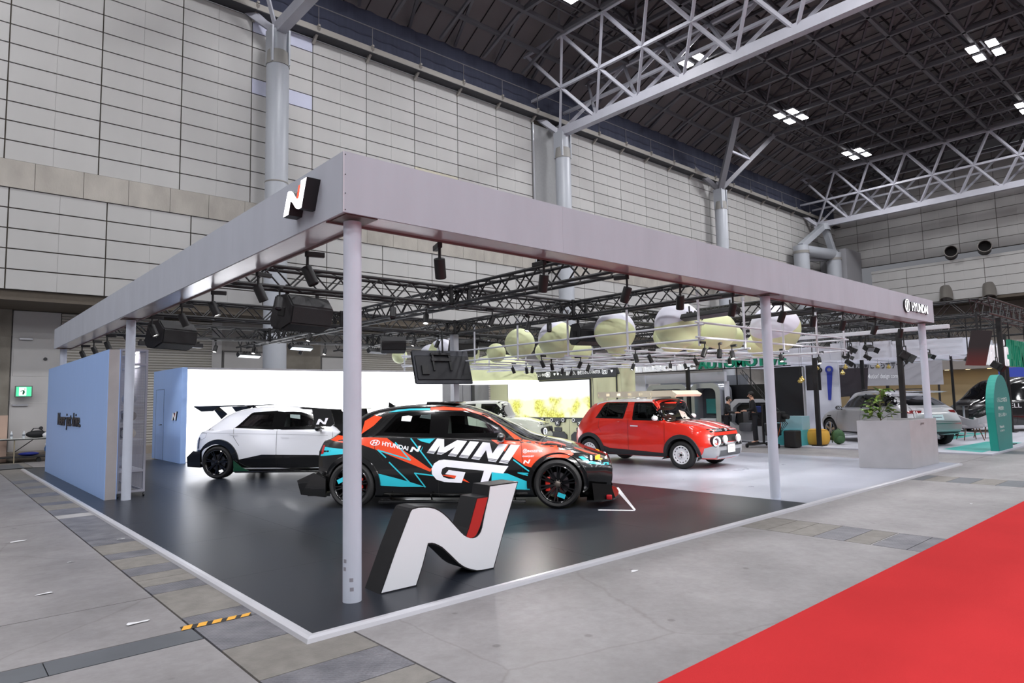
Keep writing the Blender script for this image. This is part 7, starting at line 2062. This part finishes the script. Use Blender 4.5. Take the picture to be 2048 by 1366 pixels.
BK = mat('black_car_paint', (14,14,16), 0.2, coat=0.9)
CB2 = dict(CUBE); 
CB2.update(cuts=[], top=[(-1.64,1.42),(-1.2,1.46),(-0.3,1.48),(0.2,1.46),(0.5,1.40),(0.72,1.15),(0.85,1.08),(1.3,1.05),(1.7,1.0),(1.94,0.93)])
dk = Car('black_box_suv', 'black boxy car facing left behind the silver car, lifted bonnet line showing', (24.6,8.6), 205, CB2, BK, 0.004)
C = dk; finish_body(C)
for k in ('R','L'):
    C.decal([(-1.3,1.08),(-1.2,1.36),(0.4,1.37),(0.66,1.10)], k, 'window_glass', GLASS_D, 0.004)
    for xw in (CUBE['xw_r'], CUBE['xw_f']):
        C.wheel(xw, -1 if k == 'R' else 1, rim_spokes(6, RIMB, 0.06, 0.05), 0.79, 0.2); C.flare(xw, -1 if k == 'R' else 1, -10, 190, 0.343, 0.42, 0.03, CLAD, 'arch_cladding')
C.decal([(0.56,-0.58),(0.56,0.58),(0.80,0.62),(0.80,-0.62)], 'T', 'windscreen', GLASS_D, 0.004)
C.decal([(-0.2,0.55),(0.2,0.55),(0.2,0.65),(-0.2,0.65)], 'F', 'number_board', mat('plate_pale',(206,224,228),0.5), 0.01)
for s_ in (-1,1): C.decal([(s_*0.40,0.72),(s_*0.60,0.72),(s_*0.60,0.84),(s_*0.40,0.84)], 'F', 'headlamp', mat('lamp_chrome',(150,156,164),0.12,0.9), 0.008)
C.decal([(-0.36,0.72),(0.36,0.72),(0.36,0.84),(-0.36,0.84)], 'F', 'grille', mat('grille_black',(8,8,9),0.5), 0.006)

VAN = dict(
    xr=[(0.2,-2.45),(0.6,-2.5),(1.2,-2.47),(1.8,-2.35)], xf=[(0.2,2.3),(0.5,2.45),(0.8,2.4),(1.0,2.3)],
    top=[(-2.5,1.88),(-1.8,1.97),(0.2,1.98),(0.9,1.90),(1.5,1.60),(2.0,1.20),(2.3,1.06),(2.45,0.95)],
    belt=[(-2.5,1.10),(0,1.10),(1.2,1.08),(1.9,1.0),(2.45,0.82)],
    wb=[(-2.5,0.84),(0,0.90),(1.5,0.88),(2.45,0.74)], wm=[(-2.5,0.88),(0,0.93),(1.5,0.92),(2.45,0.8)], ws=[(-2.5,0.84),(0,0.90),(2.45,0.76)],
    wr=[(-2.5,0.70),(0,0.74),(1.0,0.72),(2.45,0.6)], sill=[(-2.5,0.25),(2.45,0.2)], zm=0.7,
    plan_f=(0.6,0.25), plan_r=(0.3,0.12), wheel_r=0.34, arch_r=0.39, rim_r=0.235, xw_r=-1.5, xw_f=1.5)
van = Car('black_van', 'big glossy black van with small white lettering at the right edge behind armchairs', (28.6,1.7), 140, VAN, BK, 0.0)
C = van; finish_body(C)
for k in ('R','L'):
    C.decal([(-2.2,1.15),(-2.15,1.72),(0.8,1.74),(1.4,1.45),(1.75,1.14)], k, 'window_glass', GLASS_D, 0.004)
    for xw in (-1.5,1.5): C.wheel(xw, -1 if k == 'R' else 1, rim_spokes(8, RIMS, 0.05, 0.04), 0.92, 0.22)
    C.line([(-0.3,1.1),(-0.3,0.3)],0.008,k,'door_gap',SEAMK); C.line([(0.9,1.1),(0.9,0.3)],0.008,k,'door_gap',SEAMK)
C.text('WELL Cabin', 1.45, 0.86, 1.5, 0.16, 'L', 'side_lettering', mat('side_white',(220,222,226),0.5), 0.006, 0.0, 0.01)
C.decal([(1.0,-0.62),(1.0,0.62),(1.9,0.74),(1.9,-0.74)], 'T', 'windscreen', GLASS_D, 0.005)

# ================================================================ SEATS, BAGS, SIGN
TEAL = mat('arch_sign_teal', (24,150,136), 0.5, noise=0.04, nscale=2)
TEALD = mat('arch_sign_face', (40,128,124), 0.5, noise=0.04, nscale=2)
ar = thing('arch_sign', 'tall teal arch shaped sign board with white lettering at the right edge', 'sign', (17.8, 0.12, 0.004))
ap = []
for k in range(0, 25):
    a = PI - PI*k/24
    ap.append((0.82+0.82*math.cos(a), 0.95+0.95*math.sin(a)))
ap = [(0.10,0.0)] + ap + [(1.54,0.0)]
ap[0] = (0.16,0.0); ap[-1] = (1.48,0.0)
MB().prism(ap, lambda u,v:(u,0.18,v), lambda u,v:(u,0.012,v)).build('arch_body', TEAL, ar)
MB().prism(shrink(ap,0.004), lambda u,v:(u,0.013,v), lambda u,v:(u,0.0,v)).build('arch_face', TEALD, ar)
AW = mat('arch_print_white', (214,232,230), 0.5)
for body, w, h, x, z, b in (('\u304f\u3089\u3057\u3068\u3064\u306a\u304c\u308b','0.95',0.13,0.30,1.20,0.02),('\u79fb\u52d5\u7a7a\u9593\u3092','0.55',0.10,0.33,1.00,0.01),('\u3042\u305f\u3089\u3057\u3044\u4f4f\u307e\u3044\u3078','0.8',0.10,0.33,0.84,0.01),('Panasonic','0.42',0.07,0.36,0.56,0.02),('AUTOMOTIVE','0.42',0.045,0.36,0.47,0.01)):
    lettering('sign_print', body, float(w), h, frame_m((x,-0.003,z),(1,0,0),(0,0,1)), AW, ar, bold=b)
def pouf(x, y, m, label, s=1.0):
    t = thing('pouf', label, 'pouf', (x,y,0.004), 0.3, 'round-cornered poufs')
    prof = [(0.0,0.0),(0.24,0.0),(0.30,0.025),(0.335,0.10),(0.345,0.21),(0.33,0.33),(0.285,0.395),(0.20,0.425),(0.0,0.43)]
    mb = MB(); n = 36; vs = []
    for i in range(n):
        a = 2*PI*i/n; c, sn = math.cos(a), math.sin(a); e = 0.45
        k = (abs(c)**(2/e*0.5)+abs(sn)**(2/e*0.5))**(-e)
        for r, z in prof: vs.append((r*k*c*s, r*k*sn*s, z*s))
    m_ = len(prof)
    mb.add(vs, [(i*m_+j, ((i+1)%n)*m_+j, ((i+1)%n)*m_+j+1, i*m_+j+1) for i in range(n) for j in range(m_-1)])
    mb.build('cushion', m, t, True, 80)
    sv = []
    for i in range(n+1):
        a = 2*PI*i/n; c, sn = math.cos(a), math.sin(a); e = 0.45; k = (abs(c)**(1/e)+abs(sn)**(1/e))**(-e)
        sv.append((0.293*k*c*s, 0.293*k*sn*s, 0.392*s))
    MB().path(sv, 0.006*s, 5).build('seam_piping', m, t, True)
    return t
PY_ = mat('pouf_yellow', (214,164,66), 0.8, bump=0.2, bscale=80)
pouf(18.0, 4.62, PY_, 'mustard yellow pouf in front of the black pole, the nearer one', 1.08)
pouf(19.9, 6.1, PY_, 'mustard yellow pouf behind the black pole, mostly hidden', 1.05)
pouf(18.37, 5.38, mat('pouf_green',(34,66,54),0.8,bump=0.2,bscale=80), 'dark green pouf left of the near yellow pouf', 1.0)
def backpack(x, y, rz, m, label):
    t = thing('backpack', label, 'backpack', (x,y,0.006), rz)
    MB().sphere((0,0,0.22),0.2,18,12,(0.62,0.95,1.1)).build('main_bag', m, t, True, 80)
    MB().sphere((-0.10,0,0.14),0.13,16,10,(0.55,1.05,0.9)).build('front_pocket', m, t, True, 80)
    for s_ in (-1,1): MB().path([(0.10,s_*0.08,0.40),(0.17,s_*0.10,0.33),(0.19,s_*0.11,0.2),(0.12,s_*0.13,0.05)],0.018,6).build('strap', m, t, True)
    MB().path([(0,-0.05,0.43),(0,0,0.47),(0,0.05,0.43)],0.01,6).build('top_handle', m, t, True)
backpack(17.95, 5.62, 0.4, mat('bag_black',(20,21,24),0.7), 'black backpack on the floor left of the green pouf')
backpack(18.35, 4.12, 0.9, mat('bag_green',(58,92,56),0.7,noise=0.2,nscale=9), 'green backpack leaning by the front wheel of the silver car')
def armchair(x, y, rz, m, label):
    t = thing('armchair', label, 'chair', (x,y,0.004), rz, 'pale shell armchairs')
    MB().cbox(-0.30,0.30,-0.28,0.30,0.36,0.47,0.04).build('seat_cushion', m, t, True)
    n = 20; vs = []; 
    for i in range(n+1):
        a = math.radians(-20) + math.radians(220)*i/n
        hz = 0.78 - 0.16*abs(math.cos(a))**2
        for r, z in ((0.33,0.40),(0.37,hz),(0.33,hz+0.01),(0.29,0.42)): vs.append((r*math.cos(a), r*math.sin(a), z))
    MB().add(vs, [(i*4+k, (i+1)*4+k, (i+1)*4+(k+1)%4, i*4+(k+1)%4) for i in range(n) for k in range(4)]+[(0,1,2,3),(n*4+3,n*4+2,n*4+1,n*4)]).build('shell_back', m, t, True, 60)
    WD = mat('chair_walnut',(92,58,40),0.5)
    for sx in (-1,1):
        for sy in (-1,1): MB().tube((sx*0.2,sy*0.18,0.37),(sx*0.29,sy*0.27,0),0.02,8,0.013).build('leg', WD, t, True)
    return t
armchair(23.3, 1.55, 2.4, mat('chair_offwhite',(206,202,206),0.8), 'off-white shell armchair before the black van')
armchair(22.1, 1.75, 0.6, mat('chair_grey',(160,156,160),0.8), 'grey shell armchair between the silver car and the off-white one')
tb = thing('high_table', 'small round dark high table behind the silver car', 'table', (24.6, 2.5, 0.004))
MB().lathe([(0,0.98),(0.28,0.98),(0.28,1.0),(0,1.0)],28).build('table_top', BLKP, tb); MB().tube((0,0,0),(0,0,0.98),0.03,12).build('pedestal', STEEL, tb, True); MB().lathe([(0,0.02),(0.22,0.015),(0.22,0.0)],24).build('foot', STEEL, tb)
# ================================================================ PEOPLE
def skin_mesh(verts, edges, radii, sub=2):
    me = bpy.data.meshes.new('figure'); me.from_pydata(verts, edges, [])
    o = bpy.data.objects.new('figure', me); COL.objects.link(o)
    md = o.modifiers.new('skin', 'SKIN'); md.use_smooth_shade = True
    if not me.skin_vertices: return None
    for i, r in enumerate(radii):
        sv = me.skin_vertices[0].data[i]; sv.radius = (r if isinstance(r, tuple) else (r, r)); sv.use_root = (i == 0)
    s_ = o.modifiers.new('sub', 'SUBSURF'); s_.levels = sub; s_.render_levels = sub
    dg = bpy.context.evaluated_depsgraph_get(); dg.update()
    out = bpy.data.meshes.new_from_object(o.evaluated_get(dg))
    bpy.data.objects.remove(o); bpy.data.meshes.remove(me)
    return out
SKIN = mat('skin', (196,150,126), 0.55); JK = mat('jacket_black', (26,27,31), 0.85, noise=0.15, nscale=20); TR_ = mat('trousers_dark', (34,34,40), 0.85); HAIR = mat('hair_black', (20,18,17), 0.6)
def person(x, y, rz, H, label, bend=0.0, reach=0.25, hatm=None):
    t = thing('person', label, 'person', (x,y,0.006), rz)
    k = H/1.72
    def P(a, b, c): return (a*k, b*k, c*k)
    # facing +x ; y left
    bx = bend
    J = dict(pel=P(0,0,0.95), sp=P(0.02+bx*0.3,0,1.14), ch=P(0.03+bx*0.7,0,1.34), nk=P(0.02+bx,0,1.47), hd=P(0.05+bx*1.15,0,1.56), tp=P(0.06+bx*1.2,0,1.66))
    for s_, n_ in ((1,'l'),(-1,'r')):
        J['hip'+n_] = P(0,s_*0.09,0.92); J['kn'+n_] = P(0.03*s_,s_*0.10,0.50); J['an'+n_] = P(-0.02+0.05*s_,s_*0.11,0.09); J['to'+n_] = P(0.14+0.05*s_,s_*0.13,0.035)
        J['sh'+n_] = P(0.02+bx*0.8,s_*0.18,1.40); J['el'+n_] = P(0.06+bx*0.6,s_*0.24,1.13); J['wr'+n_] = P(0.10+reach+bx*0.5,s_*0.19,1.03+reach*0.35); J['ha'+n_] = P(0.17+reach+bx*0.5,s_*0.18,1.03+reach*0.38)
    names = list(J); ix = {n_: i for i, n_ in enumerate(names)}
    E_ = [('pel','sp'),('sp','ch'),('ch','nk'),('nk','hd'),('hd','tp')]
    for n_ in 'lr': E_ += [('pel','hip'+n_),('hip'+n_,'kn'+n_),('kn'+n_,'an'+n_),('an'+n_,'to'+n_),('ch','sh'+n_),('sh'+n_,'el'+n_),('el'+n_,'wr'+n_),('wr'+n_,'ha'+n_)]
    R_ = dict(pel=(0.14,0.11), sp=(0.13,0.10), ch=(0.15,0.11), nk=0.055, hd=(0.075,0.09), tp=(0.05,0.06))
    for n_ in 'lr': R_.update({'hip'+n_:0.09,'kn'+n_:0.06,'an'+n_:0.042,'to'+n_:0.038,'sh'+n_:0.06,'el'+n_:0.042,'wr'+n_:0.028,'ha'+n_:0.03})
    sc = lambda r, f: tuple(q*k*f for q in r) if isinstance(r, tuple) else r*k*f
    me = skin_mesh([J[n_] for n_ in names], [(ix[a], ix[b]) for a, b in E_], [sc(R_[n_],1.0) for n_ in names])
    link('body', me, SKIN, t, True, 180)
    def sub(keys, edges, f, m, nm):
        ii = {n_: i for i, n_ in enumerate(keys)}
        me2 = skin_mesh([J[n_] for n_ in keys], [(ii[a], ii[b]) for a, b in edges], [sc(R_[n_],f) for n_ in keys]); link(nm, me2, m, t, True, 180)
    J['hem'] = P(0.0,0,0.84); R_['hem'] = (0.135,0.115); ix['hem'] = 99
    sub(['pel','hem','sp','ch','shl','ell','wrl','shr','elr','wrr'], [('pel','hem'),('pel','sp'),('sp','ch'),('ch','shl'),('shl','ell'),('ell','wrl'),('ch','shr'),('shr','elr'),('elr','wrr')], 1.2, JK, 'jacket')
    sub(['pel','hipl','knl','anl','hipr','knr','anr'], [('pel','hipl'),('hipl','knl'),('knl','anl'),('pel','hipr'),('hipr','knr'),('knr','anr')], 1.17, TR_, 'trousers')
    hx, hy, hz = J['hd']
    mb = MB(); mb.sphere((hx-0.012*k,0,hz+0.055*k),0.105*k,18,12,(1.0,0.86,0.98)); mb.v = [v if not (v[0] > hx+0.045*k and v[2] < hz+0.075*k) else (hx+0.03*k, v[1], max(v[2],hz+0.075*k)) for v in mb.v]
    mb.build('hair', hatm or HAIR, t, True, 80)
    for s_ in (-1,1):
        MB().sphere((hx+0.083*k,s_*0.032*k,hz+0.02*k),0.011*k,8,6).build('eye', mat('eye_dark',(20,18,18),0.3), t, True)
        MB().sphere((hx,s_*0.082*k,hz+0.01*k),0.026*k,8,6,(0.7,0.35,1.0)).build('ear', SKIN, t, True)
        n_ = 'l' if s_ > 0 else 'r'; w = Vector(J['wr'+n_]); h_ = Vector(J['ha'+n_]); d = (h_-w).normalized()
        for q in range(4):
            o_ = h_ + Vector((0,(q-1.5)*0.02*k,0)); L_ = (0.06,0.072,0.07,0.055)[q]*k
            MB().path([o_, o_+d*L_*0.55+Vector((0,0,-0.006*k)), o_+d*L_*0.95+Vector((0,0,-0.03*k))],0.0085*k,6).build('finger', SKIN, t, True)
        MB().path([w+d*0.03*k+Vector((0,-s_*0.02*k,0)), w+d*0.06*k+Vector((0,-s_*0.045*k,-0.005*k)), w+d*0.09*k+Vector((0,-s_*0.05*k,-0.02*k))],0.009*k,6).build('thumb', SKIN, t, True)
        MB().cbox(J['an'+n_][0]-0.06*k,J['to'+n_][0]+0.07*k,J['an'+n_][1]-0.045*k,J['an'+n_][1]+0.05*k,0.0,0.085*k,0.025*k).build('shoe', mat('shoe_black',(16,16,18),0.5), t, True)
    MB().sphere((hx+0.092*k,0,hz-0.005*k),0.016*k,8,6,(1,0.8,1.3)).build('nose', SKIN, t, True)
    MB().box(hx+0.082*k,hx+0.086*k,-0.022*k,0.022*k,hz-0.047*k,hz-0.04*k).build('mouth', mat('lips',(150,86,80),0.5), t)
    return t
person(17.25, 7.1, -1.2, 1.48, 'person in a dark hooded jacket facing right, arms forward, beside the cabin mock-up', 0.05, 0.22)
person(17.15, 6.1, 2.2, 1.62, 'person in black with face turned away beside the camera stand', 0.03, 0.15)
# camera crane / tripod rig
rg_ = thing('camera_rig', 'black camera rig with lattice arm and cables on a wheeled base', 'camera rig', (16.62, 5.55, FZ))
MB().tube((0,0,0.1),(0,0,1.25),0.035,10).build('column', BLKP, rg_, True)
for a in (0.3, 2.4, 4.5):
    MB().bar((0,0,0.12),(0.5*math.cos(a),0.5*math.sin(a),0.09),0.05).build('base_leg', BLKP, rg_)
    MB().lathe([(0,0.02),(0.065,0.02),(0.065,-0.02),(0,-0.02)],16,Matrix.Translation((0.5*math.cos(a),0.5*math.sin(a),0.065)) @ Matrix.Rotation(PI/2,4,'X')).build('castor', BLKP, rg_, True)
mb = MB()
A0, A1 = Vector((0.1,-0.5,0.95)), Vector((0.5,0.9,2.3))
for k in range(10):
    p = A0.lerp(A1,k/10); q = A0.lerp(A1,(k+1)/10); o = Vector((0.05,0.0,0.05)); 
    mb.tube(p-o,q-o,0.012,5); mb.tube(p+o,q+o,0.012,5); mb.tube(p-o,q+o,0.008,4)
mb.build('lattice_arm', BLKP, rg_)
MB().cbox(-0.18,0.18,-0.62,-0.3,0.75,1.05,0.03).build('camera_body', BLKP, rg_); MB().tube((0.0,-0.6,0.9),(-0.05,-0.8,0.9),0.07,14).build('lens_barrel', BLKP, rg_, True)
MB().cbox(-0.12,0.22,-0.45,-0.1,0.35,0.7,0.03).build('battery_box', BLKP, rg_)
for k in range(4): MB().path([(0.05*k,-0.2,1.2),(0.1+0.03*k,-0.5-0.05*k,0.7),(-0.05,-0.45,0.3),(0.1,-0.2,0.1)],0.012,6).build('cable', BLKP if k else mat('cable_orange',(190,90,40),0.6), rg_, True)
MB().cbox(0.1,0.5,-0.9,-0.55,0.02,0.5,0.03).build('equipment_case', BLKP, rg_)
# ================================================================ LEFT EDGE: folding table and trolley
ft = thing('folding_table', 'folding table with dark edge and pale legs by the wall at the left edge', 'table', (0.0, 20.1, FZ), -0.08)
MB().cbox(-0.25,2.4,-0.3,0.3,0.66,0.70,0.008).build('table_top', mat('table_top_grey',(180,182,178),0.5), ft); MB().box(-0.255,2.405,-0.305,0.305,0.665,0.69).build('edge_band', BLKP, ft)
LG = mat('leg_tan', (170,160,136), 0.4, 0.3)
for x in (0.1, 2.1):
    for y in (-0.25,0.25): MB().tube((x,y,0.0),(x,y,0.66),0.016,8).build('leg', LG, ft, True)
    MB().tube((x,-0.25,0.3),(x,0.25,0.3),0.012,8).build('leg_brace', LG, ft); MB().tube((x,0,0.3),(x+0.45,0,0.66),0.012,8).build('fold_strut', BLKP, ft)
tz = FZ+0.70
hb = thing('shoulder_bag', 'black bag with looped handles lying on the folding table', 'bag', (0.62, 20.05, tz))
MB().sphere((0,0,0.11),0.16,18,10,(1.7,0.8,0.68)).build('bag_body', mat('bag_black',(20,21,24),0.7), hb, True, 80)
for s_ in (-1,1): MB().path([(-0.15,s_*0.05,0.18),(-0.08,s_*0.06,0.28),(0.08,s_*0.06,0.28),(0.16,s_*0.05,0.18)],0.012,6).build('handle', BLKP, hb, True)
pb_ = thing('plastic_bag', 'crumpled white plastic bag with paper beside the black bag', 'bag', (0.86, 19.88, tz))
MB().sphere((0,0,0.08),0.1,14,9,(1.2,0.8,0.82)).build('bag_body', mat('bag_white',(226,226,230),0.5,bump=0.8,bscale=30), pb_, True, 80); MB().sphere((0.0,0,0.19),0.045,10,7,(0.8,0.8,1.4)).build('bag_knot', mat('bag_white',(226,226,230),0.5), pb_, True)
PET = mat('bottle_plastic', (206,212,216), 0.15)
for i, (x, y) in enumerate(((0.02,20.1),(0.30,19.98))):
    t = thing('water_bottle', ('clear water bottle standing alone near the left end of the folding table','clear water bottle leaning against the black bag')[i], 'bottle', (x,y,tz), 0)
    MB().lathe([(0,0),(0.033,0),(0.035,0.02),(0.033,0.09),(0.035,0.15),(0.014,0.19),(0.014,0.205)],16).build('bottle_body', PET, t, True); MB().lathe([(0.016,0.20),(0.016,0.222),(0,0.222)],14).build('cap', WHITE, t, True)
    MB().lathe([(0.0345,0.07),(0.0345,0.125)],16).build('paper_band', mat('band_grey',(120,126,134),0.5), t, True)
tl_ = thing('platform_trolley', 'low platform trolley with blue wrap under the folding table', 'trolley', (0.25, 20.12, FZ), -0.08)
MB().cbox(-0.9,0.6,-0.25,0.25,0.14,0.18,0.01).build('deck', BLKP, tl_)
for x in (-0.7,0.45):
    for y in (-0.2,0.2): MB().lathe([(0,0.02),(0.06,0.02),(0.06,-0.02),(0,-0.02)],16,Matrix.Translation((x,y,0.06)) @ Matrix.Rotation(PI/2,4,'X')).build('wheel', BLKP, tl_, True); MB().bar((x,y,0.07),(x,y,0.15),0.03).build('fork', BLACK, tl_)
wr_ = MB().sphere((0,0,0.06),0.1,16,8,(2.6,1.6,0.6)); tag(wr_.build('blue_wrap', mat('wrap_blue',(50,62,150),0.4,bump=0.6,bscale=20), None, True), 'bundle of blue wrap lying on the platform trolley', 'wrap').location = (0.45,20.1,FZ+0.18)
fe = thing('fire_cabinet', 'narrow red fire cabinet against the wall behind the blue partition', 'cabinet', (1.22, YB-0.72, 0.22))
MB().cbox(-0.12,0.12,-0.1,0.1,0,0.68,0.01).build('cabinet_body', mat('fire_red',(150,24,28),0.4), fe); MB().box(-0.10,0.10,-0.106,-0.1,0.03,0.62).build('cabinet_door', mat('fire_red2',(160,28,30),0.35), fe); MB().box(0.05,0.065,-0.115,-0.104,0.3,0.38).build('latch', ALU, fe)
sb = thing('spray_bottle', 'small blue bottle standing on the kerb beside the red cabinet', 'bottle', (0.95, YB-0.7, 0.22))
MB().lathe([(0,0),(0.05,0),(0.055,0.1),(0.03,0.16),(0.02,0.2),(0,0.2)],14).build('bottle_body', mat('spray_blue',(60,110,170),0.4), sb, True); MB().cbox(-0.05,0.03,-0.015,0.015,0.2,0.24,0.005).build('spray_head', WHITE, sb)
pw = tag(MB().cbox(-1.6,-0.05,20.49,20.53,FZ,1.35,0.004).build('plywood_board', mat('plywood_pink',(196,168,150),0.6,noise=0.06,nscale=3)), 'pinkish plywood board leaning at the left edge behind the table', 'board')
cbl = MB().path([(-3,17.4,FZ+0.012),(-1.0,17.35,FZ+0.012),(-0.2,17.45,FZ+0.012),(0.15,17.5,FZ+0.012),(0.6,17.2,FZ+0.012)],0.012,8)
tag(cbl.build('floor_cable', BLKP, None, True), 'black cable lying across the concrete by the left end of the stand', 'cable')
# litter on the concrete
PAPR = mat('paper_scrap', (220,220,222), 0.8)
def scrap(x, y, s, label, m=PAPR, lift=0.006):
    rnd2 = random.Random(int(x*100+y*7)); n = 9
    vs = [(x, y, FZ+lift)] + [(x+s*(0.5+rnd2.random())*math.cos(2*PI*i/n)*1.8, y+s*(0.5+rnd2.random())*math.sin(2*PI*i/n)*0.6, FZ+0.003+rnd2.random()*lift) for i in range(n)]
    mb = MB(); mb.add(vs, [(0,i+1,(i+1)%n+1) for i in range(n)]); o = mb.build('paper_scrap', m); tag(o, label, 'litter', 'scraps on the concrete'); return o
for a in ((-1.05,5.65,0.06,'crumpled white paper lying on the concrete left of the trench'),(-0.12,4.85,0.03,'small pale scrap on the trench covers, nearer the stand edge'),(-0.75,3.9,0.018,'tiny white scrap on the left concrete slab'),
          (-0.72,1.28,0.05,'bluish crushed wrapper on the left slab before the steel cover'),(-1.1,2.7,0.04,'pale scrap on the left slab near the view edge'),(2.9,-0.4,0.03,'small pale scrap on the concrete before the stand edge'),(8.9,-1.5,0.02,'tiny white scrap near the red carpet at the right')): scrap(*a)
